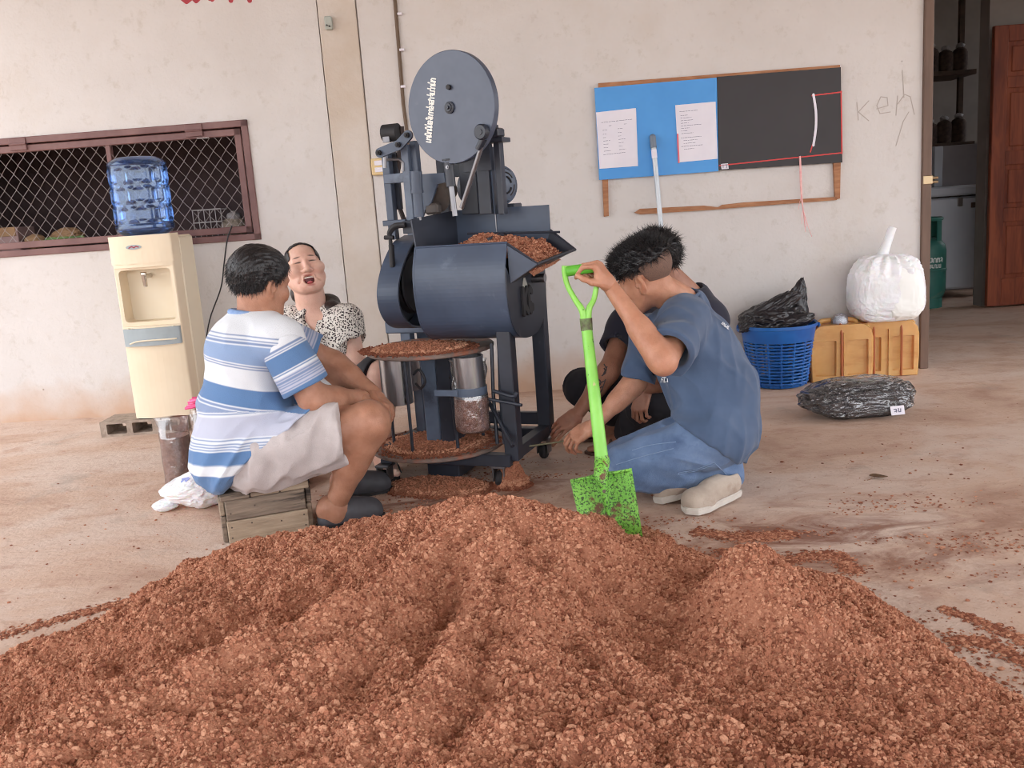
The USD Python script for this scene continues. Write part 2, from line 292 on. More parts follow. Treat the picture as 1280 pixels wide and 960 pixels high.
win.part("latch", tube([(wall(247, 172)[0], -.012, wz1 - .075), (wall(262, 173)[0], -.014, wz1 - .078)], .003, 6), WIRE)

# doorway frame post with its knob plate
door = Thing("door_1", None, None, M=WM, kind="structure")
door.part("door_frame", cat(bx(du0, du0 + .046, -.02, WT, 0, 2.25, .004), bx(du0 + .046, du0 + .06, .03, WT, 0, 2.25, .003), bx(du0, du1, -.02, WT, 2.2, 2.25, .004), bx(du1 - .046, du1, -.02, WT, 0, 2.25, .004)), FRAMEBR)
dz = wall(1158, 225)[1]
door.part("strike_latch", cat(bx(du0 + .002, du0 + .05, -.026, -.018, dz - .022, dz + .022, .003), cyl((du0 + .046, -.012, dz + .008), (du0 + .078, -.012, dz + .008), .007, n=10), cyl((du0 + .046, -.012, dz - .012), (du0 + .078, -.012, dz - .012), .007, n=10)), look("latch_brass", srgb(170, 150, 120), None, 0.35, metal=0.8))

# ================================================================== THINGS ALONG THE WALL
CREAM = look("cream_plastic", srgb(224, 206, 178), srgb(230, 214, 188), 0.42, scale=3)
CREAM2 = look("pale_plastic", srgb(226, 214, 190), None, 0.45)
TRAYG = look("tray_grey", srgb(150, 160, 164), srgb(160, 170, 174), 0.45, scale=8)
CHROME = look("chrome", srgb(200, 196, 190), None, 0.18, metal=1.0)
DARK = look("dark_plastic", srgb(30, 28, 30), None, 0.5)
REDP = look("red_print", srgb(150, 40, 60), None, 0.6)
BLUEP = look("blue_print", srgb(70, 90, 150), None, 0.6)
BLOCK = look("block_concrete", srgb(146, 130, 118), srgb(172, 156, 142), 0.95, scale=25, bump=0.004, bscale=90, spec=.1)
WOODB = look("bare_wood", srgb(140, 92, 62), srgb(172, 122, 86), 0.75, scale=9, stretch=(1, 1, 6), bump=0.001)
PAPER = look("paper", srgb(216, 212, 222), srgb(224, 220, 228), 0.85, scale=5)
INK = look("ink", srgb(120, 118, 136), None, 0.8)

# hollow concrete block and the water cooler on it
bc = atZ(127, 547)
blk = Thing("concrete_block", "grey hollow concrete block lying flat under the cream water cooler", "concrete block", (bc[0] + .2, bc[1] + .1, 0))
bp = sbox(0, 0, .42, .076)
for k in range(3): bp = bp.difference(sbox(.038 + k * .128, .018, .125 + k * .128, .058).buffer(.006, quad_segs=2))
blk.part("block_body", xf(extr(bp, .19, XZ), np.array([[1, 0, 0, bc[0]], [0, 1, 0, bc[1] + .19], [0, 0, 1, 0], [0, 0, 0, 1.0]])), BLOCK)
CX, CYF, CZ0 = atY(207, 522, 4.50)[0], 4.50, 0.077
CZ1 = atY(178, 297, 4.5)[2]
cool = Thing("water_cooler", "cream floor-standing water cooler with grey drip tray against the wall", "water cooler", (CX, CYF + .16, CZ0))
W2 = .147
def plan(w, f, d, bulge, n=12):            # plan outline: flat back, gently bowed front
    t = np.linspace(-1, 1, n); fr = [(w * a, f - bulge * (1 - a * a) - .012 * 0) for a in t]
    return Polygon(fr + [(w, f + d), (-w, f + d)]).buffer(-.012, quad_segs=4).buffer(.012, quad_segs=4)
body = man(weld(extr(plan(W2, CYF, .29, .03), CZ1 - CZ0 - .005))).translate((CX, 0, CZ0 + .005))
zr0, zr1 = CZ0 + (CZ1 - CZ0) * .545, CZ0 + (CZ1 - CZ0) * .83
rec = extr(sbox(-W2 + .022, zr0, W2 - .022, zr1).buffer(-.02).buffer(.02, quad_segs=4), .2, XZ)
rec2 = extr(Polygon([(-W2 - .1, zr0 - .02), (W2 + .1, zr0 - .02), (W2 + .1, zr1 + .012), (-W2 - .1, zr1 + .012)]), .2, XZ)
body = body - man(weld(mv(rec, (CX, CYF + .105, 0)))) - man(weld(mv(rec2, (CX, CYF - .002, 0))))
cool.part("body", body, CREAM)
cool.part("back_shell", bx(CX - W2 - .006, CX + W2 + .006, CYF + .1, CYF + .31, CZ0 + .01, CZ1 - .002, .01), CREAM2)
cool.part("top_panel", mv(extr(plan(W2 + .004, CYF - .004, .12, .03), CZ1 + .012 - zr1 - .03), (CX, 0, zr1 + .03)), CREAM)
bz = CZ1 - .042
cool.part("badge", cat(xf(extr(Point(0, 0).buffer(1.0), .003, XZ), np.array([[.037, 0, 0, CX - .02], [0, 1, 0, CYF - .034], [0, 0, .011, bz], [0, 0, 0, 1.0]]))), TRAYG)
cool.part("badge_mark", cat(xf(extr(strokes([[(-.022, -.003), (-.008, .004), (.002, -.003), (.012, .004), (.024, -.001)]], .005), .0015, XZ), np.array([[1, 0, 0, CX - .02], [0, 1, 0, CYF - .037], [0, 0, 1, bz], [0, 0, 0, 1.0]]))), REDP, label="red and blue badge lettering")
tx, tz = CX - .008, zr1 - .035
cool.part("tap", cat(cyl((tx, CYF + .09, tz), (tx, CYF + .01, tz), .012, n=16), cyl((tx, CYF + .015, tz + .012), (tx, CYF + .015, tz - .05), .011, .009, n=16), bx(tx - .012, tx + .012, CYF - .004, CYF + .02, tz + .005, tz + .022, .004), rot(bx(tx - .008, tx + .008, CYF - .006, CYF + .002, tz - .045, tz + .01, .002), (1, 0, 0), 12, (tx, CYF, tz))), CHROME)
cool.part("drip_tray", mv(extr(plan(W2 - .008, CYF - .02, .14, .03), .085), (CX, 0, zr0 - .115)), TRAYG, label="grey drip tray housing")
cool.part("tray_grille", cat([bx(CX - W2 + .03 + k * .02, CX - W2 + .038 + k * .02, CYF - .02, CYF + .09, zr0 - .03, zr0 - .025) for k in range(12)] + [tube([(CX - .10, CYF - .052, zr0 - .1), (CX - .05, CYF - .058, zr0 - .088), (CX + .1, CYF - .050, zr0 - .088), (CX + .125, CYF - .04, zr0 - .088)], .004, 6, smooth=4)]), CREAM2)
cool.part("foot_skirt", mv(extr(plan(W2 - .01, CYF + .008, .26, .03), .012), (CX, 0, CZ0)), DARK)

BOTTLE = clear_plastic("bottle_blue", (.8, .9, 1), (.52, .64, .86), .03, .10, srgb(96, 130, 205), .12)
WATER = usdkit.material(stage, f"{LK}/water", {"p": ("principled_bsdf", {"base_color": (.72, .84, .97), "transmission_weight": 1.0, "roughness": 0.0, "ior": 1.33})}, [], surface="p.BSDF")
bz0 = CZ1 + .008
bot = Thing("water_bottle", "translucent blue water bottle upside down on top of the cooler", "water bottle", (CX - .01, CYF + .125, bz0))
def bottle(shr=0.0, z1=.375):
    n, zs = 96, np.concatenate([[0, .004], np.linspace(.012, .36, 88), [.368, .373, .375]]); V = []
    th = np.arange(n) * 2 * np.pi / n
    for z in zs:
        r = .138
        if z < .035: r = .138 - .05 * (1 - min(1, z / .035)) ** 2
        if z > .335: r = .138 - .045 * ((z - .335) / .04) ** 2.2
        bandz = 0.5 - 0.5 * math.cos(2 * math.pi * (z - .055) / .094) if .055 < z < .337 else 0
        panel = np.clip(np.cos(th * 10) * 3, -1, 1) * .5 + .5
        rr = r - shr - .004 * (1 - min(1, bandz * 3)) * (.055 < z < .337) - .007 * panel * min(1, bandz * 2) * (.055 < z < .337)
        V.append(np.stack([rr * np.cos(th), rr * np.sin(th), np.full(n, min(z, z1))], 1))
    V = np.vstack(V + [np.array([[0, 0, 0], [0, 0, min(zs[-1], z1)]])]); m = len(zs); i = np.arange(n); j = (i + 1) % n; f = []
    for k in range(m - 1): a, b = k * n, (k + 1) * n; f += [np.stack([a + i, a + j, b + j], 1), np.stack([a + i, b + j, b + i], 1)]
    f += [np.stack([j, i, np.full(n, n * m)], 1), np.stack([(m - 1) * n + i, (m - 1) * n + j, np.full(n, n * m + 1)], 1)]
    return TM(V, np.vstack(f))
bot.part("bottle_wall", mv(bottle(), (CX - .01, CYF + .125, bz0)), BOTTLE, smooth=50)
bot.part("water", mv(bottle(.004, .12), (CX - .01, CYF + .125, bz0 + .002)), WATER, smooth=50)
bot.part("neck", cyl((CX - .01, CYF + .125, CZ1 + .006), (CX - .01, CYF + .125, bz0 + .002), .06, n=24), BOTTLE)

# notice board: blue sheet and black sheet on a wooden frame
BLUEB = look("blue_board", srgb(58, 138, 208), srgb(66, 146, 214), 0.45, scale=4)
BLACKB = look("black_board", srgb(30, 24, 28), srgb(36, 30, 34), 0.5, scale=4)
TAPER = look("red_tape", srgb(196, 50, 48), None, 0.5)
def quad(pts, n0, th, mat=None):           # sheet through four photo corners on the plane n0 in front of the wall
    P = [wall(*p, n0) for p in pts]; return xf(extr(Polygon(P), th, XZ), WM @ trimesh.transformations.translation_matrix((0, -n0 + th, 0)))
def wall_tube(pts, n0, r, k=6, smooth=4): return tube([wp(*(lambda q: (q[0], n0, q[1]))(wall(*p, n0))) for p in pts], r, k, smooth=smooth)
def wall_ink(lines, n0, w, th=.0015): return xf(extr(strokes([[tuple(wall(*p, n0)) for p in l] for l in lines], w), th, XZ), WM @ trimesh.transformations.translation_matrix((0, -n0 + th, 0)))
b0_ = wall(898, 155, .02); board = Thing("notice_board", "blue and black plastic notice board on a bare wooden frame", "notice board", wp(b0_[0], .01, b0_[1]))
board.part("blue_panel", quad([(743, 110), (896, 97), (898, 214), (749, 225)], .024, .005), BLUEB, smooth=False, label="blue left half with two sheets of paper")
board.part("black_panel", quad([(896.5, 96), (1051, 84), (1053, 203), (899, 213)], .024, .005), BLACKB, smooth=False, label="black right half with red tape")
for pts in ([(753, 224), (760, 223), (761, 270), (755, 271)], [(1042, 203), (1051, 202), (1050, 248), (1044, 250)], [(748, 104), (1050, 81), (1050, 86), (748, 111)], [(793, 266), (800, 261), (880, 257), (898, 259), (903, 256), (930, 253), (1046, 246), (1046, 250), (930, 259), (880, 263), (800, 268)]):
    board.part("frame_strip", quad(pts, .018, .017), WOODB, smooth=False)
board.part("red_tape", wall_ink([[(899, 207), (1052, 191)], [(1015, 119.5), (1052, 115)], [(1051.5, 114), (1052.5, 192)], [(1013, 190), (1016, 180)]], .0255, .006), TAPER, smooth=False)
board.part("white_ribbon", xf(extr(LineString([tuple(wall(*p)) for p in spline([(1015, 119), (1018, 140), (1018, 160), (1015, 182)], 5)]).buffer(.006), .001, XZ), WM @ trimesh.transformations.translation_matrix((0, -.026, 0))), PAPER, smooth=False)
board.part("small_label", quad([(901, 205), (910, 204), (911, 211), (902, 211.5)], .0255, .001), PAPER, smooth=False)
board.part("label_mark", wall_ink([[(904, 206), (904, 210)], [(907, 206), (909, 206), (908, 210)]], .0262, .003, .0008), INK, smooth=False)
def sheet(corners, rows, label):
    pp = [wall(*q, .026) for q in corners]; c = np.mean(pp, 0)
    t = Thing("paper_sheet", label, "paper", wp(c[0], .026, c[1]))
    t.part("paper", quad(corners, .0262, .001), PAPER, smooth=False)
    r = np.random.default_rng(len(rows)); L = []
    for (y, x0, x1) in rows:
        x = x0
        while x < x1:
            w = min(r.uniform(.02, .06), x1 - x); a, b, d = (np.array(corners[k], float) for k in (0, 1, 3))
            p = a + (b - a) * x + (d - a) * y; q = a + (b - a) * (x + w) + (d - a) * y; L.append([tuple(p), tuple(q)]); x += w + r.uniform(.012, .03)
    t.part("print_lines", wall_ink(L, .0266, .0022, .0006), INK, smooth=False, kind="stuff")
sheet([(745, 140.5), (795, 135), (797.5, 207.5), (749.5, 211)], [(.19, .12, .88)] + [(.26, .3, .36), (.26, .68, .74)] + [(y, x, x + w) for y, w in ((.33, .12), (.4, .08), (.46, .06), (.52, .16), (.58, .12), (.64, .1), (.7, .16)) for x in (.14, .52)] + [(.76, .12, .66)], "white typed sheet at the left edge of the blue board")
sheet([(844, 131.5), (894.5, 127), (897, 198.5), (848, 203)], [(.12, .1, .54)] + [(.19 + .045 * k, .12, (.3, .38, .42, .3, .62, .32, .26, .4)[k]) for k in range(8)] + [(.58 + .05 * k, .1 + .06 * (k % 3 > 0), (.6, .5, .46, .64, .4)[k]) for k in range(5)], "white typed sheet at the right edge of the blue board, beside the black half")
q0, q1 = wall(847, 168, .027), wall(848.5, 203, .027)
board.part("red_tape", xf(extr(LineString([tuple(q0), tuple(q1)]).buffer(.004), .001, XZ), WM @ trimesh.transformations.translation_matrix((0, -.0275, 0))), look("pink_tape", srgb(214, 110, 120), None, .6), smooth=False, label="pink tape on the paper's edge")
PINK = look("pink_string", srgb(226, 160, 160), srgb(236, 190, 186), 0.7, scale=30)
t = [wp(*(lambda q: (q[0], .028, q[1]))(wall(px, py, .028))) for px, py in ((1000, 195), (1001, 222), (1002, 245), (1004, 262), (1007, 290))]
st = Thing("plastic_string", "pale pink plastic string hanging below the black board", "string", t[0])
st.part("cord", tube(t, [.005, .006, .005, .003, .0015], 5, smooth=4), PINK)
for k, (dx, dy) in enumerate(((-5, 262), (5, 284), (12, 296), (-1, 280))):
    st.part("frayed_strand", tube([t[2 + (k > 0)], wp(*(lambda q: (q[0], .035, q[1]))(wall(1003 + dx * .6, dy - 12, .03))), wp(*(lambda q: (q[0], .03, q[1]))(wall(1003 + dx, dy, .03)))], .0014, 4, smooth=4), PINK)
# pole leaning on the board behind the crouching men
ptop = wp(*(lambda q: (q[0], .045, q[1]))(wall(816, 174, .045))); pm = wp(*(lambda q: (q[0], .10, q[1]))(wall(826.5, 285, .10))); dirp = (pm - ptop) / (pm - ptop)[2]; pbot = ptop + dirp * (0.02 - ptop[2])
POLE = look("pole_grey", srgb(176, 182, 188), srgb(196, 200, 204), 0.35, metal=0.2, scale=10, stretch=(6, 6, .5))
pole = Thing("mop_pole", "thin pale grey metal pole leaning against the blue board", "pole", pbot)
pole.part("shaft", cyl(pbot, ptop, .0125, n=14), POLE)
pole.part("end_cap", cat(cyl(ptop - (ptop - pbot) * .035, ptop + (ptop - pbot) * .008, .0160, n=14), trimesh.creation.icosphere(2, .0160).apply_translation(ptop + (ptop - pbot) * .008)), look("cap_grey", srgb(104, 116, 130), None, .5))
pole.part("sticker", cyl(ptop - (ptop - pbot) * .075, ptop - (ptop - pbot) * .042, .0138, n=14), PAPER)
pole.part("mop_foot", bx(pbot[0] - .1, pbot[0] + .1, pbot[1] - .04, pbot[1] + .04, 0, .03, .006), DARK)

# wall fittings: socket box on the pilaster, conduit, outlet, graffiti, red lettering
sb = wall(412, 30); socket = Thing("switch_box", "small pale grey switch box high on the tan pilaster", "switch", wp(sb[0], .01, sb[1]))
socket.part("box", xf(bx(sb[0] - .018, sb[0] + .018, -.035, -.006, sb[1] - .032, sb[1] + .032, .004), WM), look("switch_grey", srgb(150, 156, 150), srgb(166, 170, 162), .5))
for dx, dzz in ((-.006, -.012), (.006, -.018)): socket.part("knob", xf(cyl((sb[0] + dx, -.034, sb[1] + dzz), (sb[0] + dx, -.042, sb[1] + dzz), .004, n=10), WM), DARK)
cu0, cu1 = wall(493.5, 0, .01), wall(504, 130, .01); o0 = wall(472, 208, .01)
cable = Thing("wall_cable", "brown cable clipped down the wall behind the machine's round disc", "cable", wp(cu1[0], .008, 1.0))
CABL = look("cable_brown", srgb(96, 76, 58), None, .6)
cable.part("cord", tube([wp(cu0[0], .008, 2.9), wp(cu0[0], .008, cu0[1]), wp(cu1[0], .008, cu1[1]), wp(cu1[0] + .01, .008, 1.3), wp(cu1[0] + .02, .008, .4)], .009, 8), CABL)
for px, py in ((499.5, 17), (502, 62), (503.5, 108)):
    c = wall(px, py, .02); cable.part("clip", xf(bx(c[0] - .012, c[0] + .012, -.022, 0, c[1] - .006, c[1] + .006, .002), WM), PAPER)
outl = Thing("wall_socket", "yellowish plastic wall socket half hidden behind the machine", "socket", wp(o0[0], 0, o0[1]))
outl.part("plate", xf(bx(o0[0] - .03, o0[0] + .055, -.03, 0, o0[1] - .045, o0[1] + .04, .005), WM), look("socket_yellow", srgb(206, 180, 132), None, .5))
for dzz in (-.018, .016): outl.part("outlet_face", xf(bx(o0[0] - .012, o0[0] + .03, -.033, -.028, o0[1] + dzz - .012, o0[1] + dzz + .012, .002), WM), PAPER)
PENCIL = look("pencil", srgb(172, 164, 157), None, .9)
path = solo("wall_scribble", wall_ink([[(1071, 128), (1073, 150)], [(1086, 126), (1073, 140), (1086, 151)], [(1096, 136), (1110, 132), (1109, 122), (1101, 121), (1096, 132), (1100, 142), (1113, 140)], [(1120, 144), (1122, 120)], [(1122, 130), (1131, 118), (1138, 121), (1143, 143)], [(1128, 88), (1130, 122)], [(1120, 182), (1129, 152), (1136, 140)]], .0012, .0045, .0006), PENCIL, "faint pencil word scribbled on the wall beside the doorway", "graffiti")
RP = look("red_paint", srgb(164, 46, 56), None, .6)
rl0 = wall(262, -4); redl = Thing("red_lettering", "red painted letters cut off by the top edge of the photo", "lettering", wp(rl0[0], .001, rl0[1]))
for L_ in ([[(229, -16), (228, -2), (233, 2), (238, -2), (239, -12)]], [[(241, -12), (241, -3), (245, 1), (249, -3), (250, -14)]], [[(259, -12), (262, -2), (266, -2), (268, -12)], [(262, -4), (265, -1)]], [[(290, -12), (288.5, .5)]], [[(311, -8), (312, .5)]]): redl.part("letter", wall_ink(L_, .0012, .024, .0012), RP, smooth=False)

# ================================================================== THINGS ON THE FLOOR AT THE RIGHT
def blob(c, r, sub=4, amp=.15, fr=2.0, seed=0, ridge=0.0, rfr=3.0, flat=None, shape=None, M=None):
    """A lumpy closed body; ridge adds sharp creases as in crumpled film; flat cuts it level underneath."""
    m = trimesh.creation.icosphere(sub, 1.0); v = np.array(m.vertices)
    if shape: v = shape(v)
    n = np.array(m.vertices); d = 1 + amp * (meshkit.fbm(n * fr + seed * 3.7, 3, seed) - .5) * 2
    if ridge: d += ridge * (np.abs(meshkit.fbm(n * rfr + 11.3 + seed, 4, seed + 50) - .5) * 4 - .6) * -1
    v = v * d[:, None] * np.asarray(r)
    if M is not None: v = v @ np.asarray(M)[:3, :3].T
    v = v + np.asarray(c)
    if flat is not None: v[:, 2] = np.maximum(v[:, 2], flat + .002 * (meshkit.noise(v * 40) - .5) + .001)
    return TM(v, m.faces)
BASKET = look("basket_blue", srgb(18, 78, 150), srgb(28, 98, 172), 0.4, scale=6)
BLACKBAG = look("black_film", srgb(26, 24, 27), srgb(40, 36, 40), 0.28, scale=9, bump=0.006, bscale=22)
AMBER = look("amber_plastic", srgb(198, 146, 84), srgb(212, 164, 104), 0.38, scale=5, subsurface_weight=0.15, subsurface_scale=0.02, extra=[(srgb(180, 122, 62), 2.5, .5, .7, (1, 1, 3))])
STRAP = look("brown_strap", srgb(158, 84, 44), srgb(172, 98, 52), .5, scale=8)
CAPW = look("cap_white", srgb(206, 212, 220), srgb(226, 230, 234), .4, scale=20)
WHITEF = look("white_film", srgb(226, 224, 226), srgb(240, 238, 240), .45, scale=8, bump=.004, bscale=30, subsurface_weight=.2, subsurface_scale=.03)

# basket
kb = atZ(982, 486); kx, ky = kb[0] + .0, kb[1] + .115; kz1 = .315
bas = Thing("plastic_basket", "blue woven-pattern plastic basket holding black bin bags", "basket", (kx, ky, 0))
def brad(z): return .135 + (.178 - .135) * z / kz1
def ringpts(z, amp=0, ph=0, n=96, off=0): t = np.arange(n) * 2 * np.pi / n; r = brad(z) + off + amp * np.sin(t * 16 + ph); return np.stack([kx + r * np.cos(t), ky + r * np.sin(t), np.full(n, z)], 1)
bas.part("weave", cat([tube(ringpts(.025 + k * .0165, .0035, (k % 2) * math.pi), .0055, 6, closed=True) for k in range(13)]), BASKET, smooth=50, kind="stuff")
for k in range(16):
    t = (k + .5) * 2 * np.pi / 16; bas.part("rib", tube([(kx + (brad(z)) * math.cos(t), ky + brad(z) * math.sin(t), z) for z in (.01, .12, .24)], .0055, 6), BASKET)
bas.part("upper_band", lathe([(brad(.235) + .001, .235), (brad(kz1) + .004, kz1), (brad(kz1) + .014, kz1 + .004), (brad(kz1) + .014, kz1 - .012), (brad(kz1) + .006, kz1 - .014), (brad(.235) + .006, .235)], 64, (kx, ky, 0), closed=True), BASKET)
bas.part("base", lathe([(0, .004), (.13, .004), (.137, .02), (.131, .024), (0, .014)], 48, (kx, ky, 0)), BASKET)
for s in (-1, 1): bas.part("handle", tube([(kx + s * (.185 + .012 * math.sin(a)), ky + .06 * math.cos(a), kz1 - .005 - .02 * math.sin(a)) for a in np.linspace(0, math.pi, 9)], .007, 8), BASKET)
def bagshape(v):
    v = v.copy(); top = np.clip(v[:, 2], 0, 1); v[:, 0] *= 1 - .25 * top; v[:, 0] += .12 * top; return v
gb1 = Thing("black_bin_bag", "crumpled black bin bag stuffed into the blue basket", "plastic bag", (kx, ky, .2))
g0 = blob((kx - .02, ky, .335), (.165, .145, .09), 5, .12, 2.2, 3, .10, 2.6)
pk_ = atY(1003, 357, ky)
fold = lambda P, w: tube(P, w, 10, smooth=6)
def sheetfold(pts_top, pts_bot, th=.004, seed=1, amp=.012, n=40, m=20):
    """A crumpled film standing between two edge curves."""
    A, B = spline(pts_top, 12), spline(pts_bot, 12); A = np.stack([np.interp(np.linspace(0, 1, n), np.linspace(0, 1, len(A)), A[:, k]) for k in range(3)], 1); B = np.stack([np.interp(np.linspace(0, 1, n), np.linspace(0, 1, len(B)), B[:, k]) for k in range(3)], 1)
    s = np.linspace(0, 1, m)[None, :, None]; G = A[:, None] * (1 - s) + B[:, None] * s
    G[..., 1] += amp * 2 * (meshkit.fbm(G * 16 + seed, 3, seed) - .5) + amp * (np.abs(meshkit.noise(G * [30, 30, 12] + seed, seed) - .5) - .25) * 2
    V = np.vstack([G.reshape(-1, 3), G.reshape(-1, 3) + [0, th, 0]]); i = np.arange(n * m).reshape(n, m); q = np.stack([i[:-1, :-1], i[1:, :-1], i[1:, 1:], i[:-1, 1:]], -1).reshape(-1, 4)
    f = np.vstack([q[:, [0, 1, 2]], q[:, [0, 2, 3]]]); return TM(V, np.vstack([f, f[:, ::-1] + n * m]))
gb1.part("bag_body", g0, BLACKBAG, smooth=True)
gb1.part("bag_peak", blob((pk_[0] - .035, ky + .01, .39), (.085, .07, .135), 5, .08, 2, 9, .16, 2.0, shape=lambda v: np.stack([v[:, 0] * (1 - .62 * np.clip(v[:, 2] * .5 + .5, 0, 1)) + .03 * v[:, 2] + .35 * np.clip(v[:, 2], 0, 1), v[:, 1] * (1 - .6 * np.clip(v[:, 2] * .5 + .5, 0, 1)), v[:, 2]], 1)), BLACKBAG, smooth=True)
gb1.part("bag_fold", blob((kx - .055, ky - .06, .385), (.165, .045, .05), 5, .1, 2, 14, .15, 2.4, M=rotm((0, 1, 0), -30)), BLACKBAG, smooth=True)
gb1.part("bag_fold", blob((kx + .04, ky - .11, .335), (.11, .04, .035), 4, .1, 2, 19, .15, 2.4, M=rotm((0, 1, 0), -10)), BLACKBAG, smooth=True)

# jerry cans
def jerry(name, label, cx, cy, w, d, h, yaw, cap=True):
    M = trimesh.transformations.translation_matrix((cx, cy, 0)) @ rotm((0, 0, 1), yaw)
    t = Thing(name, label, "jerry can", M=M)
    prof = [(-w / 2 + .006, 0), (w / 2 - .006, 0), (w / 2 - .004, .02), (w / 2, .1), (w / 2, h * .72), (w / 2 - .008, h * .84), (w / 2 - .035, h * .93), (w / 2 - .06, h * .95), (-w / 2 + .06, h * .95), (-w / 2 + .035, h * .93), (-w / 2 + .008, h * .84), (-w / 2, h * .72), (-w / 2, .1), (-w / 2 + .004, .02)]
    b = extr(Polygon(prof).buffer(-.008).buffer(.008, quad_segs=4), d, XZ); b = mv(b, (0, d / 2, 0))
    solid = m3.Manifold.hull_points(np.vstack([tri(b)[0] * [1, .9, 1], tri(b)[0] * [.94, 1, .985] + [0, 0, .004]]))
    # vertical grooves and sunken panels on the two broad sides
    for s in (-1, 1):
        solid = solid - m3.Manifold.cube((.018, .02, h * .8), True).translate((0, s * d / 2, h * .42))
        for sx in (-1, 1): solid = solid - man(weld(bx(sx * w * .25 - w * .17, sx * w * .25 + w * .17, s * d / 2 - .004, s * d / 2 + .02, .03, h * .7, .006)))
    t.part("can_body", solid, AMBER, smooth=35)
    t.part("handle", cat(tube([(-w * .3, 0, h * .93), (-w * .26, 0, h * .985), (-w * .1, 0, h), (w * .1, 0, h), (w * .26, 0, h * .985), (w * .3, 0, h * .93)], .013, 10, smooth=4)), AMBER)
    for sx in (-1, 1): t.part("grip_lug", bx(sx * w * .36 - .03, sx * w * .36 + .03, -d * .46, -d * .2, h * .86, h * .94, .01), AMBER)
    for s in (-.002, ) if cap else (-w * .2, w * .22):
        t.part("strap", tube([(s, -d / 2 - .004, .006), (s, -d / 2 - .005, h * .8), (s, -d * .40, h * .955), (s, d * .40, h * .955), (s, d / 2 + .005, h * .8), (s, d / 2 + .004, .006)], .006, 6), STRAP)
    if cap:
        c = t.part("cap", cat(lathe([(0, h * .955), (.032, h * .955), (.034, h * .97), (.032, h + .006), (.022, h + .022), (0, h + .026)], 28, (.005, -d * .18, 0)), ), CAPW)
        t.part("cap_cover", blob((.005, -d * .18, h * 1.0), (.039, .039, .036), 4, .08, 3, 5, .12, 3, flat=h * .94), clear_plastic("cap_film", (1, 1, 1), (.96, .97, 1), .06, .25, srgb(220, 228, 240), rough=.2, bump=.004), smooth=True, local=True)
    return t
j1 = (atZ(1010, 478) + atZ(1083, 472)) / 2
JH = .30
jerry("jerry_can", "amber plastic jerry can with a film-wrapped white cap, beside the blue basket", j1[0] + .012, j1[1] + .035, .315, .17, .305, -4)
j2 = atZ(1106, 464)
jerry("jerry_can", "amber jerry can under the white sack, nearest the doorway", j2[0] - .045, 4.662, .325, .15, .30, -4, cap=False)
sx0, sy0 = j2[0] - .045, 4.632
sack = Thing("white_sack", "knotted white plastic sack sitting on the amber can by the doorway", "plastic bag", (sx0, sy0, .3))
sz = .289
def sackshape(v):
    p = np.sign(v) * np.abs(v) ** .62; p[:, 0] *= 1 - .14 * np.clip(p[:, 2], 0, 1); return p
zt_ = atY(1098, 318, sy0)[2]; sh_ = (zt_ - sz) / 2
sb_ = blob((sx0, sy0 - .01, sz + sh_ - .004), (.182, .115, sh_ + .004), 6, .05, 2.4, 6, .035, 5, flat=sz, shape=sackshape)
vv = sb_.vertices; pl = np.clip((vv[:, 2] - sz - 1.2 * sh_) / (.8 * sh_), 0, 1); an = np.arctan2(vv[:, 1] - sy0, vv[:, 0] - sx0); 
vv[:, :2] += (vv[:, :2] - [sx0, sy0]) * (pl * .10 * np.cos(an * 14 + 3 * meshkit.noise(vv * 8)))[:, None]
sack.part("sack_body", TM(vv, sb_.faces), WHITEF, smooth=True)
ktop, kbase = atY(1116, 284, sy0), atY(1101, 325, sy0)
sack.part("knotted_neck", tube([kbase + [-.01, 0, -.07], kbase, (kbase + ktop) / 2, ktop], [.07, .03, .022, .019], 12, smooth=6), WHITEF, smooth=60)
sack.part("inner_bag", blob((sx0 + .060, sy0 - .045, sz + sh_ * .86), (.105, .085, sh_ * .86), 5, .05, 2, 12, .03, 4, flat=sz + .003, shape=sackshape), look("white_paperbag", srgb(240, 240, 236), None, .6), smooth=True)

# dark garment sealed in a clear bag
pc = (atZ(1025, 522) + atZ(1150, 528)) / 2; pcx, pcy = pc[0] - .02, pc[1] + .12
pk1 = Thing("clothing_packet", "dark folded clothing sealed in a shiny clear bag on the floor before the cans", "packet", (pcx, pcy, 0))
GARM = look("dark_cloth", srgb(44, 44, 52), srgb(66, 66, 76), .85, scale=14, bump=.004, bscale=20)
WRAP = clear_plastic("packet_wrap", (1, 1, 1), (.82, .83, .85), .07, .05, rough=.14, bump=.014, bscale=9)
MR = rotm((0, 0, 1), 4)
pill = lambda v: np.stack([np.sign(v[:, 0]) * np.abs(v[:, 0]) ** np.where(v[:, 0] > 0, .5, .85), np.sign(v[:, 1]) * np.abs(v[:, 1]) ** .7, np.sign(v[:, 2]) * np.abs(v[:, 2]) ** .8 * (1 - .35 * np.clip(-v[:, 0], 0, 1) ** 2)], 1)
pk1.part("garment", blob((pcx, pcy, .072), (.205, .125, .072), 5, .10, 2.2, 4, .08, 2.5, flat=.006, shape=pill, M=MR), GARM, smooth=True)
pk1.part("clear_wrap", blob((pcx + .004, pcy, .076), (.225, .138, .080), 6, .07, 2.2, 4, .13, 3.0, flat=.002, shape=pill, M=MR), WRAP, smooth=60)
lc = atY(1120, 512, pcy - .132)
pk1.part("size_label", xf(bx(-.03, .03, -.002, .0, -.019, .019, 0), trimesh.transformations.translation_matrix(lc + [0, -.014, 0]) @ rotm((0, 0, 1), 6) @ rotm((1, 0, 0), -18)), PAPER, smooth=False)
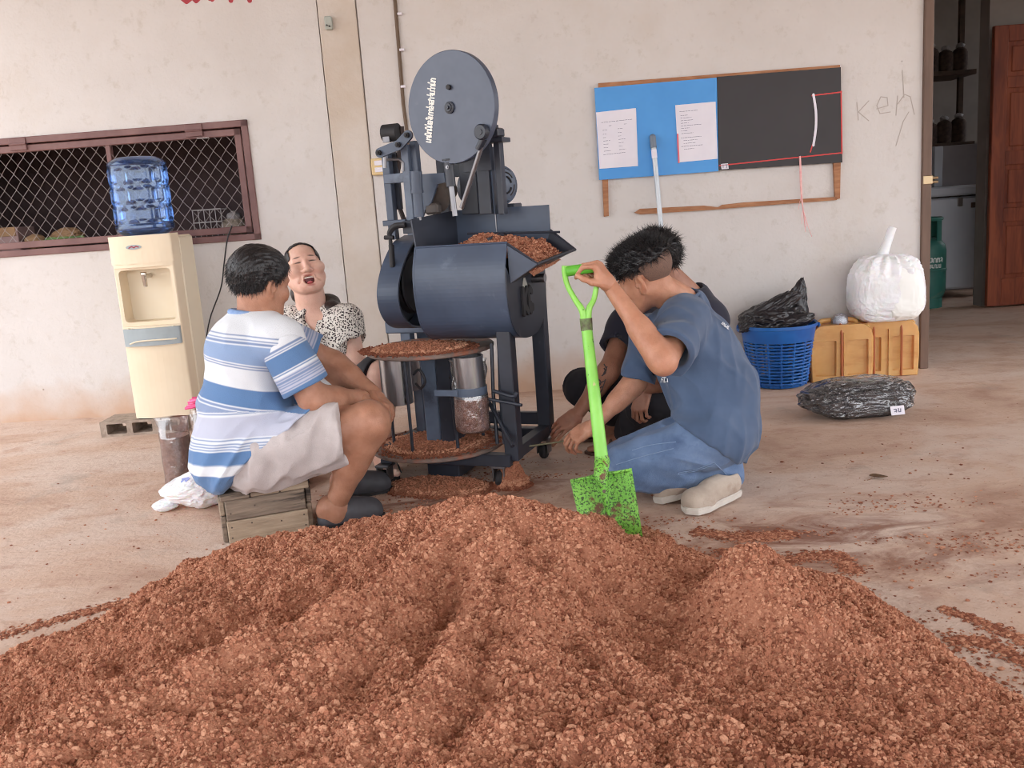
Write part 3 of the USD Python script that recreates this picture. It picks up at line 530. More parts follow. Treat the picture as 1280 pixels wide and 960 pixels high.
pk1.part("label_mark", xf(extr(strokes([[(-.016, .006), (-.006, .006), (-.006, -.006)], [(.004, .008), (.004, -.006), (.012, -.006), (.014, .006)], [(-.014, -.004), (-.004, -.002)]], .004), .001, XZ), trimesh.transformations.translation_matrix(lc + [0, -.0165, 0]) @ rotm((0, 0, 1), 6) @ rotm((1, 0, 0), -18)), INK, smooth=False)

lf = atZ(1098, 598)
leaf = Thing("dead_leaf", "small curled dead leaf alone on the concrete at the right", "leaf", lf)
lp = np.array([(math.sin(t) * .012 * (1 - .3 * math.cos(t)), -.03 * math.cos(t)) for t in np.linspace(0, 2 * np.pi, 20, endpoint=False)])
lv = trimesh.creation.extrude_polygon(Polygon(lp), .0012, engine="earcut").subdivide().subdivide(); w = lv.vertices; w[:, 2] += .004 + 6 * w[:, 0] ** 2 * 8 + 5 * w[:, 1] ** 2
leaf.part("blade", xf(TM(w, lv.faces), trimesh.transformations.translation_matrix(lf) @ rotm((0, 0, 1), 65)), look("leaf_brown", srgb(84, 62, 44), srgb(110, 84, 60), .8, scale=40), smooth=True)
leaf.part("stem", tube([lf + [-.026, -.012, .008], lf + [-.036, -.018, .004], lf + [-.045, -.018, .003]], .001, 5), WOODB)

# ================================================================== THINGS AT THE LEFT
# clear bags of substrate, pink string, white bag, plank stool
SUBST = look("packed_substrate", srgb(126, 86, 76), srgb(170, 128, 114), .95, scale=70, bump=.003, bscale=120, extra=[(srgb(98, 62, 54), 18, .55, .7, (1, 1, 1))])
FILM = clear_plastic("bag_film", (1, 1, 1), (.94, .93, .93), .10, .10, rough=.14, bump=.006, bscale=28)
def subbag(label, x, y, r, hs, h, lean, seed, z0=0.0, name="substrate_bag"):
    t = Thing(name, label, "bag of substrate", (x, y, z0), group=None)
    n, zs = 48, np.linspace(0, hs, 22); th = np.arange(n) * 2 * np.pi / n
    def body(off, zs, top=0):
        V = []
        for z in zs:
            rr = r + off - .012 * max(0, 1 - z / .015) ** 2
            c = np.stack([x + lean[0] * z + rr * np.cos(th), y + lean[1] * z + rr * np.sin(th), np.full(n, z0 + z + .001)], 1)
            k = np.clip((z - hs) / max(h - hs, 1e-3), 0, 1); c[:, 1] = y + lean[1] * z + (c[:, 1] - y - lean[1] * z) * (1 - .72 * k)
            d = meshkit.noise(np.stack([np.cos(th) * 2 + seed, np.sin(th) * 2, np.full(n, z * 18)], 1), seed)[:, None] - .5
            c[:, :2] += (c[:, :2] - [x + lean[0] * z, y + lean[1] * z]) * d * (.06 + .5 * k) ; V.append(c)
        m = len(zs); V = np.vstack(V + [[[x, y, z0 + .001], [x + lean[0] * zs[-1], y + lean[1] * zs[-1], z0 + zs[-1]]]]); i = np.arange(n); j = (i + 1) % n; f = []
        for k in range(m - 1): a, b = k * n, (k + 1) * n; f += [np.stack([a + i, a + j, b + j], 1), np.stack([a + i, b + j, b + i], 1)]
        f += [np.stack([j, i, np.full(n, n * m)], 1)]
        if not top: f += [np.stack([(m - 1) * n + i, (m - 1) * n + j, np.full(n, n * m + 1)], 1)]
        return TM(V, np.vstack(f))
    t.part("substrate", body(-.003, zs), SUBST, smooth=50)
    t.part("clear_bag", body(0, np.linspace(0, h, 40), 1), FILM, smooth=60)
    return t
b1 = atZ(220, 611); b2 = atZ(256, 598)
subbag("clear bag of brown substrate, nearest the cooler, behind the crumpled white bag", b1[0], b1[1] + .06, .058, .20, .275, (0, 0), 1)
subbag("clear bag of brown substrate standing just behind the striped shirt", b2[0] + .005, b2[1] + .10, .055, .19, .265, (-.04, 0), 2)
PK = look("pink_plastic", srgb(236, 70, 130), srgb(244, 110, 160), .5, scale=30)
pkp = Thing("pink_string_bundle", "bundle of bright pink plastic string lying on the bags beside the cooler's foot", "string", (b2[0], b2[1], .29))
rr = np.random.default_rng(4)
for k in range(7):
    z = .279 + .006 * k; c0 = np.array([b2[0] - .06 + .004 * k, b2[1] + .06 + .012 * (k % 4), z]); 
    pkp.part("strand", tube([c0 + [0, 0, .002], c0 + [.04, .01 * rr.normal(), .008 + .004 * rr.normal()], c0 + [.08, .0, .016 + .004 * rr.normal()], c0 + [.13, .01, .028 + .004 * rr.normal()]], .0055, 6, smooth=4), PK)
wc = atZ(236, 641)
wbag = Thing("crumpled_white_bag", "crumpled white plastic bag with a small blue print, on the floor behind the plank stool", "plastic bag", (wc[0], wc[1] + .09, 0))
wshape = lambda v: np.stack([v[:, 0] * (1 - .25 * np.clip(v[:, 2], 0, 1)) + .25 * np.clip(v[:, 2], 0, 1), v[:, 1], v[:, 2] * (.75 + .25 * np.clip(v[:, 0] + .3, -1, 1))], 1)
wbag.part("bag_body", blob((wc[0] + .0, wc[1] + .10, .068), (.122, .11, .086), 6, .12, 1.8, 22, .07, 3.2, flat=.003, shape=wshape), WHITEF, smooth=True)
wbag.part("bag_corner", blob((wc[0] - .10, wc[1] + .055, .018), (.045, .04, .02), 4, .1, 2, 5, .1, 3, flat=.002), WHITEF, smooth=True)
pp = atY(234, 598, wc[1] + .035); 
wbag.part("blue_print", xf(extr(strokes([[(-.012, -.006), (-.004, .006), (.004, -.004), (.013, .006)], [(-.01, .004), (.01, .008)]], .006), .0015, XZ), trimesh.transformations.translation_matrix(pp + [0, -.022, 0]) @ rotm((1, 0, 0), -40)), look("pale_blue_print", srgb(150, 160, 214), None, .6), smooth=False)

PLK = [look(f"plank_{k}", srgb(*a), srgb(*b), .85, scale=7, stretch=(1, 3, 12), bump=.002, bscale=24, extra=[(srgb(62, 54, 48), 5, (.60, .60, .50)[k], (.70, .70, .62)[k], (.6, 2, 9))]) for k, (a, b) in enumerate([((150, 132, 112), (176, 158, 136)), ((136, 120, 104), (164, 146, 126)), ((112, 98, 86), (144, 128, 112))])]
NAIL = look("nail", srgb(96, 84, 74), None, .5, metal=.4)
s0, s1 = atZ(287, 681), atZ(388, 663); dS = (s1 - s0) / np.linalg.norm(s1 - s0); LS = np.linalg.norm(s1 - s0); yawS = math.degrees(math.atan2(dS[1], dS[0]))
MS = trimesh.transformations.translation_matrix(s0) @ rotm((0, 0, 1), yawS)
stool = Thing("plank_stool", "low box stool of weathered nailed planks under the man in the striped shirt", "stool", M=MS)
SD, SH = .25, .170
def plank(x0, x1, y0, y1, z0, z1, k, name="plank", lab=None): return stool.part(name, bx(x0, x1, y0, y1, z0, z1, .003), PLK[k], lab and lab)
plank(0, LS, 0, .018, .002, .074, 0); plank(.002, LS - .004, .001, .019, .076, .142, 2)
plank(0, LS, SD - .018, SD, .002, .074, 1); plank(.003, LS, SD - .019, SD - .001, .076, .142, 2)
plank(-.016, .001, .02, SD - .02, .002, .088, 2); plank(-.017, 0, .02, SD - .02, .091, .142, 1)
plank(LS - .001, LS + .016, .02, SD - .02, .002, .088, 1); plank(LS, LS + .017, .02, SD - .02, .091, .142, 2)
for k in range(3): plank(-.012 + k * (LS + .024) / 3 + .001, -.012 + (k + 1) * (LS + .024) / 3 - .001, -.004 + .002 * k, SD + .004, .144, .144 + .024 + .002 * (k % 2), (2, 1, 0)[k])
for (x, z) in ((.012, .02), (.014, .055), (LS - .012, .022), (LS - .014, .058), (LS * .3, .06), (LS * .66, .05), (.016, .1), (.36 * LS, .115), (LS - .016, .11)):
    stool.part("nail", cyl((x, -.0015, z), (x, .004, z), .0028, n=8), NAIL)

# ================================================================== THE STOREROOM BEYOND THE DOORWAY
FRZ = look("freezer_white", srgb(186, 190, 200), srgb(196, 200, 208), .45, scale=3, extra=[(srgb(150, 150, 156), 6, .6, .75, (1, 1, .4))])
GREEN = look("cylinder_green", srgb(38, 96, 88), srgb(50, 112, 102), .5, scale=5, extra=[(srgb(90, 110, 96), 9, .62, .75, (1, 1, 1))])
DOORW = look("door_wood", srgb(112, 50, 32), srgb(150, 78, 48), .5, scale=6, stretch=(3, 3, .35), distort=1.2, extra=[(srgb(92, 40, 28), 2, .5, .7, (3, 3, .5))])
RUST = look("rust_dark", srgb(70, 56, 48), srgb(90, 70, 58), .8, scale=12)
fy = 7.42; f0, f1 = atY(1120, 300, fy)[0], atY(1236, 300, fy)[0]; fz0, fz1 = .07, atY(1200, 246, fy)[2]
frz = Thing("chest_freezer", "worn white chest freezer behind the green gas cylinder in the storeroom", "freezer", ((f0 + f1) / 2, fy + .3, 0))
frz.part("cabinet", bx(f0, f1, fy, fy + .6, fz0, fz1, .015), FRZ)
frz.part("lid", bx(f0 - .01, f1 + .01, fy - .015, fy + .61, fz1 + .012, fz1 + .085, .015), FRZ)
frz.part("gasket", bx(f0 + .005, f1 - .005, fy + .004, fy + .6, fz1, fz1 + .012), DARK)
lk = atY(1199, 250, fy); frz.part("lid_lock", bx(lk[0] - .018, lk[0] + .018, fy - .03, fy, lk[2] - .05, lk[2] + .02, .004), CHROME)
vt = atY(1219, 256, fy); frz.part("vent_plate", bx(vt[0] - .035, vt[0] + .035, fy - .006, fy, vt[2] - .02, vt[2] + .02, .002), RUST)
for s in (f0 + .06, f1 - .06): frz.part("foot", cyl((s, fy + .06, 0), (s, fy + .06, fz0), .025, n=12), DARK)
gx, gy = atZ(1165, 386)[:2]; gy += .13
gas = Thing("gas_cylinder", "dark green cooking gas cylinder with white lettering just inside the doorway", "gas cylinder", (gx, gy, 0))
GR = .148
gas.part("shell", lathe([(0, .055), (.09, .058), (.13, .08), (GR, .13), (GR, .275), (GR + .004, .28), (GR + .004, .292), (GR, .297), (GR, .43), (.138, .475), (.11, .51), (.06, .53), (0, .535)], 40, (gx, gy, 0)), GREEN)
gas.part("foot_ring", lathe([(.118, .0), (.124, .0), (.124, .08), (.118, .08)], 40, (gx, gy, 0), closed=True), GREEN)
for a0_ in (200, 290, 20, 110):
    t = np.radians(np.linspace(a0_, a0_ + 34, 8)); P = np.stack([gx + .112 * np.cos(t), gy + .112 * np.sin(t)], 1)
    gas.part("guard_post", sweep(np.column_stack([P, np.full(8, .575)]), [(-.003, -.095), (.003, -.095), (.003, .085), (-.003, .085)]), GREEN)
gas.part("guard_ring", tube([(gx + .112 * math.cos(a), gy + .112 * math.sin(a), .665) for a in np.linspace(0, 2 * np.pi, 32, endpoint=False)], .014, 8, closed=True), GREEN)
gas.part("valve", cat(cyl((gx, gy, .53), (gx, gy, .60), .022, n=14), cyl((gx, gy, .595), (gx - .05, gy - .02, .6), .012, n=10), cyl((gx, gy, .6), (gx, gy, .63), .028, n=12)), look("valve_brass", srgb(150, 120, 70), None, .4, metal=.7))
def on_cyl(lines, w, z0, sc, a_mid):       # lettering bent round the cylinder
    sh = strokes(lines, w); m = weld(extr(sh, .003)).subdivide().subdivide(); v = np.array(m.vertices); a = math.radians(a_mid) + (v[:, 0] * sc) / GR; r = GR + .001 + v[:, 2]
    return TM(np.stack([gx + r * np.cos(a), gy + r * np.sin(a), z0 + v[:, 1] * sc], 1), m.faces)
LOGO = [[(0, .2), (0, 1.2), (.5, 1.4), (.8, .9), (.5, .1), (0, 0)]]
TH1 = [[(1.5, 1), (1.5, .1), (2.1, .1), (2.1, 1), (1.9, 1)], [(2.5, 0), (2.5, .8), (2.8, 1), (3.1, .8), (3.1, 0)], [(3.4, 0), (3.4, 1), (3.6, .7), (3.8, 1), (4, .9), (4, 0)], [(4.4, .9), (4.6, 1), (4.9, .9), (4.9, 0)], [(4.4, .2), (4.6, .45)]]
TH2 = [[(0, 0), (0, .8), (.5, .6), (.5, 0)], [(.8, .8), (.8, 0), (1.3, .1), (1.3, .8)], [(1.7, 0), (1.7, .8)], [(2.1, .8), (2.1, .1), (2.6, 0), (2.6, .8)], [(2.9, .8), (3.1, .8), (3.1, 0), (3.6, 0), (3.6, .8)], [(4, .8), (4, 0), (4.4, 0), (4.4, .8)]]
LETTER = look("white_lettering", srgb(206, 214, 212), None, .6)
gas.part("lettering", cat(on_cyl(LOGO, .3, .345, .042, 238), on_cyl(TH1, .24, .35, .030, 240), on_cyl(TH2, .18, .308, .030, 240)), LETTER, smooth=False, label="white lettering")
# panelled wooden door leaf
dy = 6.70; dX0, dZ1 = atY(1239, 200, dy)[0], atY(1245, 32, dy)[2]; dX1 = dX0 + .86
leafd = Thing("door_leaf", "red-brown panelled wooden door leaf at the right edge of the photo", "door", (dX0 + .43, dy, 0))
def dbx(x0, x1, z0, z1, y0, y1, b=.004): return bx(dX0 + x0, dX0 + x1, dy + y0, dy + y1, z0, z1, b)
for x0 in (0, .40 - .045, .86 - .1): leafd.part("stile", dbx(x0, x0 + (.1 if x0 != .40 - .045 else .09), .012, dZ1, 0, .04), DOORW)
for z0, z1 in ((.012, .21), (.62, .72), (1.02, 1.12), (1.55, 1.63), (dZ1 - .11, dZ1)): leafd.part("rail", dbx(.098, .762, z0, z1, .001, .039), DOORW)
for z0, z1 in ((.21, .62), (.72, 1.02), (1.12, 1.55), (1.63, dZ1 - .11)):
    for x0, x1 in ((.1, .355), (.445, .76)): leafd.part("panel", cat(dbx(x0 - .005, x1 + .005, z0 - .005, z1 + .005, .016, .026, 0), dbx(x0 + .03, x1 - .03, z0 + .03, z1 - .03, .008, .02, .008)), DOORW)
leafd.part("hinge_post", bx(dX1 + .002, dX1 + .06, dy, dy + .1, 0, 2.2), FRAMEBR)
# shelf of bagged spawn, back panel board, tall white cabinet strip
shy = 8.0
shf = Thing("storage_shelf", "dark shelving loaded with bagged jars deep in the storeroom", "shelf", (atY(1190, 92, shy)[0], shy, 0))
SHX0, SHX1 = atY(1120, 90, shy)[0], atY(1221, 90, shy)[0]
zA, zB = atY(1190, 88, shy)[2], atY(1190, 178, shy)[2]
for z in (zA, zB): shf.part("shelf_board", bx(SHX0, SHX1, shy, shy + .45, z - .04, z, .003), RUST)
for x in (SHX0 + .03, SHX1 - .03): shf.part("upright", bx(x - .02, x + .02, shy + .2, shy + .24, 0, zA + .6), RUST)
JARF = clear_plastic("jar_film", (1, 1, 1), (.6, .56, .55), .08, .25, srgb(140, 130, 126), .3)
SPAWN = look("spawn_dark", srgb(60, 46, 42), srgb(84, 66, 58), .9, scale=30)
first = None
for row, z in enumerate((zA, zB)):
    for k in range(5):
        x = SHX0 + .10 + k * (SHX1 - SHX0 - .16) / 4.2
        j = Thing("spawn_bag", f"dark tied bag of spawn, {('leftmost', 'second from left', 'middle one', 'second from right', 'rightmost')[k]} on the {'upper' if row == 0 else 'lower'} storeroom shelf", "bag of spawn", (x, shy + .12, z), group=f"spawn bags on the {'upper' if row == 0 else 'lower'} storeroom shelf")
        hgt = .20 + .015 * ((k * 7 + row) % 3)
        j.part("bag", lathe([(0, .001), (.055, .001), (.062, .02), (.062, hgt * .7), (.05, hgt * .82), (.022, hgt * .9), (.024, hgt * .95), (0, hgt * .95)], 16, (x, shy + .12, z)), SPAWN)
        j.part("tied_top", blob((x, shy + .12, z + hgt * .97), (.034, .034, .022), 2, .3, 3, k), look(f"tie_white_{row}_{k}", srgb(160, 156, 158), None, .6), smooth=True)
cab = Thing("back_board", "grey panel with a white edge post standing behind the freezer", "panel", (atY(1200, 210, 7.9)[0], 7.95, 0))
p0, p1 = atY(1177, 210, 7.9)[0], atY(1231, 210, 7.9)[0]; pz = atY(1200, 181, 7.9)[2]
cab.part("panel", bx(p0, p1, 7.9, 7.93, 0, pz, .003), look("panel_grey", srgb(136, 130, 132), srgb(150, 144, 146), .7, scale=4))
cab.part("edge_post", bx(p0 - .07, p0, 7.88, 7.94, 0, pz, .004), FRZ)
ham = Thing("bench_under_window", "dark bench in the storeroom just behind the window", "bench", (-1.8, 5.6, 0))
ham.part("bench_top", bx(-3.6, -.9, 5.2, 5.9, .905, .935, .004), RUST)
for x in (-3.5, -1.0): ham.part("leg", bx(x - .03, x + .03, 5.3, 5.8, 0, .905), RUST)
CARD = look("cardboard", srgb(140, 108, 78), srgb(160, 126, 94), .85, scale=9)
def benchat(px, py): p = atY(px, py, 5.32); return p[0], 5.32
bxx, by = benchat(8, 300)
o = Thing("carton", "pinkish carton at the photo's left edge behind the window guard", "box", (bxx, by, .935)); hb = atY(8, 289, by)[2]
o.part("carton_body", bx(bxx - .18, bxx + .07, by, by + .2, .935, hb + .02, .004), look("carton_pink", srgb(150, 120, 118), srgb(160, 132, 128), .8, scale=9)); o.part("flap", bx(bxx - .17, bxx + .06, by - .004, by + .01, hb - .03, hb + .021, .002), CARD)
bxx, by = benchat(38, 295)
o = Thing("carton", "small brown cardboard lump beside the green vegetables behind the window", "box", (bxx, by, .935)); o.part("carton_body", blob((bxx, by + .05, .975), (.06, .06, .045), 3, .2, 2, 3, flat=.936), CARD, smooth=False)
bxx, by = benchat(68, 295)
o = Thing("green_vegetables", "heap of green vegetables with brown leaves behind the window guard", "vegetables", (bxx, by, .935), kind="stuff")
r_ = np.random.default_rng(9); VG = look("veg_green", srgb(84, 112, 60), srgb(120, 144, 84), .6, scale=12)
o.part("stalks", cat([tube([(bxx + r_.normal() * .06 - .05, by + .05 + r_.normal() * .03, .95 + .02 * r_.random()), (bxx + r_.normal() * .06, by + .05, .975 + .02 * r_.random()), (bxx + .09 + r_.normal() * .03, by + .05 + r_.normal() * .03, .95 + .02 * r_.random())], .006, 5, smooth=4) for _ in range(26)]), VG, kind="stuff")
o.part("brown_leaves", blob((bxx + .02, by + .12, .99), (.09, .06, .055), 3, .3, 3, 8, flat=.936), CARD, smooth=False)
bxx, by = benchat(258, 272)
o = Thing("wire_tray", "wire tray of bundles behind the right half of the window", "tray", (bxx, by, .935))
zt = atY(258, 262, by)[2]
for z in (zt, zt - .07): o.part("rim_wire", tube([(bxx - .075, by, z), (bxx + .085, by, z), (bxx + .085, by + .12, z), (bxx - .075, by + .12, z)], .004, 6, closed=True), WIRE)
for x in np.linspace(-.075, .085, 6): o.part("bar_wire", tube([(bxx + x, by, zt), (bxx + x, by, .937)], .0025, 5), WIRE)
bxx, by = benchat(289, 282)
o = Thing("paper_bag", "pale crumpled bag on the bench at the window's right corner", "bag", (bxx, by, .935))
o.part("bag_body", blob((bxx, by + .06, .975), (.075, .06, .06), 4, .15, 2, 31, .1, 3, flat=.936), look("pale_bag", srgb(140, 124, 110), srgb(160, 146, 130), .8, scale=9), smooth=True)
o.part("bag_top", blob((bxx + .005, by + .06, 1.035), (.04, .035, .035), 3, .15, 2, 33, .1, 3), look("pale_film", srgb(150, 142, 140), None, .5), smooth=True)
lw = [wp(*(lambda q: (q[0], .012, q[1]))(wall(px, py, .012))) for px, py in ((290, 282), (284, 300), (280, 330), (276, 360), (262, 400), (256, 440), (250, 500))]
lead = Thing("power_lead", "thin dark power lead hanging from the window down behind the striped man", "cable", lw[-1])
lead.part("cord", tube(lw, .0035, 6, smooth=6), DARK)

# ================================================================== THE BAG-FILLING MACHINE (its own frame: u right, v back, z up)
MA = math.radians(-22); MO = np.array([-0.27, 3.25, 0.0])
MX, MY = np.array([math.cos(MA), math.sin(MA), 0]), np.array([-math.sin(MA), math.cos(MA), 0])
MM = np.eye(4); MM[:3, 0], MM[:3, 1], MM[:3, 3] = MX, MY, MO
def mp(px, py, v): d = ray(px, py); t = (v - (CAM - MO) @ MY) / (d @ MY); p = CAM + d * t - MO; return np.array([p @ MX, v, p[2]])
def mz(px, py, z): p = atZ(px, py, z) - MO; return np.array([p @ MX, p @ MY, z])
STEEL = look("blue_grey_paint", srgb(58, 68, 86), srgb(70, 82, 102), .40, scale=4, spec=.5, bump=.0012, bscale=14, extra=[(srgb(96, 108, 126), 7, .62, .8, (1, 1, 1))])
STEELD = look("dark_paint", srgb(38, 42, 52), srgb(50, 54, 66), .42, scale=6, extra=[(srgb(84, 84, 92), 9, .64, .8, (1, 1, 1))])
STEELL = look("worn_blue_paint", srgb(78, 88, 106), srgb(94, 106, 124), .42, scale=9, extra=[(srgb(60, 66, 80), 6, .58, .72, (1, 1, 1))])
DISCM = look("disc_paint", srgb(66, 74, 92), srgb(80, 88, 106), .36, scale=5, bump=.0006, bscale=30, extra=[(srgb(112, 120, 136), 4, .6, .78, (1, 1, 1)), (srgb(48, 52, 64), 3, .62, .8, (1, 1, 1))])
BARE = look("bare_steel", srgb(142, 142, 146), srgb(112, 110, 114), .36, metal=.85, scale=12, stretch=(1, 1, .15))
TUBEM = look("tube_steel", srgb(150, 150, 154), srgb(176, 176, 178), .26, metal=.85, scale=9, stretch=(3, 3, .3), bump=.002, bscale=14)
RUBBER = look("rubber", srgb(28, 27, 30), srgb(40, 38, 42), .65, scale=20)
RUSTY = look("dusty_plate", srgb(104, 90, 84), srgb(132, 112, 102), .6, scale=14, extra=[(srgb(150, 92, 70), 10, .5, .62, (1, 1, 1))])
mach = Thing("filling_machine", "blue-grey motorised bag-filling machine with a round disc, hopper and turntable", "machine", M=MM)
P = lambda name, mesh, mat, **k: mach.part(name, mesh, mat, **k)
def bolt(c, d, r=.008, h=.008): c, d = np.asarray(c, float), np.asarray(d, float); d = d / np.linalg.norm(d); return cat(cyl(c, c + d * h, r, n=6), cyl(c, c + d * h * 1.6, r * .5, n=8))

# --- base frame, legs, castors
cFL, cFR, cRR = mz(483, 597, .03), mz(627, 598, .03), mz(681, 563, .03); cRL = cFL + cRR - cFR
legs = [(.262, .045, .10, .575), (.262, .40, .10, .98), (-.235, .40, .10, .98)]
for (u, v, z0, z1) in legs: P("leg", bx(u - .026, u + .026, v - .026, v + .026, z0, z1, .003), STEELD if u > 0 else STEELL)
for (a, b) in (((-.235, .02), (.262, .02)), ((-.235, .40), (.262, .40))): P("base_bar", bx(a[0], b[0], a[1] - .022, a[1] + .022, .082, .126, .003), STEELD)
for u in (-.235, .262): P("base_bar", bx(u - .022, u + .022, .02, .40, .10, .144, .003), STEELD)
P("rear_rail", bx(-.235, .262, .385, .415, .142, .19, .003), STEELD)
for c in (cFL, cFR, cRR, cRL):
    path = P("castor_fork", cat(bx(c[0] - .028, c[0] + .028, c[1] - .03, c[1] + .03, .074, .084, .002), bx(c[0] - .024, c[0] - .018, c[1] - .03, c[1] + .016, .024, .078, .002), bx(c[0] + .018, c[0] + .024, c[1] - .03, c[1] + .016, .024, .078, .002)), BARE)
    mach.part("wheel", mv(rot(lathe([(0, -.013), (.026, -.013), (.031, -.006), (.031, .006), (.026, .013), (0, .013)], 24), (0, 1, 0), 90), (c[0], c[1] - .008, .032)), RUBBER, parent=path)
    if c[0] < 0: P("axle_strut", bx(min(c[0], -.25), -.2, min(c[1], .02) - .0, max(c[1], .02) + .03, .084, .10, .002), STEELD)
# --- centre post and turntable plates
pc0 = np.array([-.07, .115])
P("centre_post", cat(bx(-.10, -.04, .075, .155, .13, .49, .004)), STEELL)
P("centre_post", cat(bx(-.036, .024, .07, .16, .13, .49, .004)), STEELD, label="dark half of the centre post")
P("pedestal", bx(-.09, .04, .04, .19, .02, .13, .004), STEELD)
for k, (z, R) in enumerate(((.488, .236), (.122, .252))):
    P("turntable_plate", lathe([(0, z), (R - .006, z), (R, z + .004), (R, z + .012), (R - .004, z + .016), (0, z + .016)], 72, (pc0[0], pc0[1], 0)), RUSTY)
# tie rods between the plates
for a in (200, 262, 320, 30, 100): 
    q = pc0 + .17 * np.array([math.cos(math.radians(a)), math.sin(math.radians(a))]); P("tie_rod", cyl((*q, .13), (*q, .495), .006, n=10), STEELD)
# --- filling tubes under the upper plate
tubes = []
for k, (px, py) in enumerate(((508, 447), (588, 436))):
    q = mz(px, py, .487); q[1] = max(q[1], -.07); tubes.append(q)
tubes[0] = np.array([-.152, -.02, 0]); tubes[1] = np.array([.135, -.012, 0])
RT_ = .056
for (u, v), h in (((tubes[0][0], tubes[0][1]), .172), ((tubes[1][0], tubes[1][1]), .15), ((.0, .28), .172), ((-.24, .22), .172)):
    P("filling_tube", lathe([(RT_, .488), (RT_, .488 - h), (RT_ - .003, .488 - h), (RT_ - .003, .488)], 36, (u, v, 0), closed=True), TUBEM, smooth=40)
P("tube_clamp", cat(bx(tubes[1][0] - .11, tubes[1][0] - .02, tubes[1][1] - .065, tubes[1][1] - .059, .355, .378, .002), lathe([(RT_ + .001, .352), (RT_ + .005, .352), (RT_ + .005, .38), (RT_ + .001, .38)], 36, (tubes[1][0], tubes[1][1], 0), closed=True)), STEELL)
for u in (.20, .228): P("push_rod", tube([(u, .06, .52), (u - .004, .05, .34), (u + .006, .03, .16)], .007, 8), STEELD)
P("foot_lever", cat(tube([(.15, .05, .34), (.19, .045, .29), (.26, -.005, .2), (.29, -.03, .17)], .008, 8, smooth=4), tube([(.22, 0, .36), (.30, -.02, .345), (.315, -.02, .36)], .007, 8, smooth=3), tube([(.2, 0, .33), (.33, -.02, .315)], .006, 8)), STEELD)
P("spring", tube([(.075 + .022 * math.cos(t), .06 + .022 * math.sin(t), .27 + t * .0058) for t in np.linspace(0, 2 * np.pi * 5, 100)], .004, 6), RUBBER)
P("cable_loop", tube([(.04, .03, .40), (.085, .01, .43), (.10, .0, .39), (.075, .01, .36), (.05, .03, .385)], .005, 6, smooth=5), RUBBER)
P("cable_loop", tube([(-.085, -.01, .42), (-.055, -.02, .44), (-.035, -.02, .40), (-.06, -.01, .37), (-.085, 0, .385)], .005, 6, smooth=5), RUBBER)
P("gear_block", cat(bx(.03, .07, .04, .10, .2, .33, .004), bx(.02, .12, .05, .11, .30, .325, .003)), STEELD)
P("side_bracket", cat(bx(-.36, -.17, .3, .36, .525, .572, .004), bx(-.30, -.255, .31, .35, .45, .53, .003)), STEELL)
P("side_leg", bx(-.225, -.185, .235, .275, .12, .40, .003), STEELL)
# --- hopper: bulging U trough, end plates, raised back and left walls, pouring spout
prof = [(.0, .87), (-.028, .80), (-.036, .74), (-.03, .67), (-.008, .60), (.04, .555), (.10, .535), (.18, .53), (.25, .54), (.31, .58), (.345, .64), (.355, .70), (.355, .87)]
pr = spline(np.array(prof[:-1]), 5); pr = np.vstack([pr, prof[-1]])
TKN = .006
hl, hr = -.035, .310
shell = Polygon(np.vstack([pr, (pr * 1.0)[::-1]])).buffer(0) if False else LineString(pr).buffer(TKN / 2, quad_segs=2, cap_style=2)
P("hopper_trough", extr(shell, hr - hl, YZ @ trimesh.transformations.translation_matrix((0, 0, hl))), STEEL, smooth=25)
endp = Polygon(np.vstack([pr, [[.0, .87]]]))
P("hopper_end", extr(endp.buffer(.004), .005, YZ @ trimesh.transformations.translation_matrix((0, 0, hl - .004))), STEEL)
P("hopper_end", extr(Polygon(np.vstack([pr[:-1][(pr[:-1][:, 1] < .80)], [[.355, .84], [.0, .74]]])).buffer(.003), .005, YZ @ trimesh.transformations.translation_matrix((0, 0, hr - .002))), STEELD)
# raised back wall and left wall of thin sheet
def sheet3(P4, th=.005):
    A = np.asarray(P4, float); n = np.cross(A[1] - A[0], A[2] - A[0]); n /= np.linalg.norm(n); V = np.vstack([A - n * th / 2, A + n * th / 2]); m = len(A)
    return trimesh.convex.convex_hull(V)
bTL, bTR = mp(583, 258, .355), mp(685, 256, .355)
bTL[0] = hl; 
P("hopper_back_wall", sheet3([(hl, .355, .84), (.345, .355, .84), (.345, .355, bTR[2]), (hl, .355, bTR[2] + .004)]), STEEL)
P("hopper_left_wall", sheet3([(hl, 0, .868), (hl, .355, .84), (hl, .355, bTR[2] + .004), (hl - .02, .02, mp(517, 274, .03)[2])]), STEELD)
P("hopper_rim", tube([(hl, -.001, .872), (hr, -.001, .872)], .0045, 6), STEEL)
S0, S1, S2, S3 = np.array([hr, 0, .868]), mp(672, 330, .02), mp(719, 312, .30), np.array([.345, .355, mp(684, 288, .355)[2]])
Eb, Fb = np.array([hr, .0, .735]), np.array([hr, .355, .80])
P("spout_panel", sheet3([S0, S1, Eb]), STEEL)
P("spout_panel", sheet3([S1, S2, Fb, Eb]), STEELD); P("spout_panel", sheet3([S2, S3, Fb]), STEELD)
P("spout_rim", tube([S0, S1, S2, S3], .005, 6), STEELD)
P("divider_bar", cat(tube([mp(610, 300, .12), mp(632, 292, .28)], .008, 8), tube([mp(584, 292, .2), mp(700, 290, .33)], .005, 6)), STEELD)
P("wall_seam", bx(.13, .134, .348, .353, .84, bTR[2]), BARE)
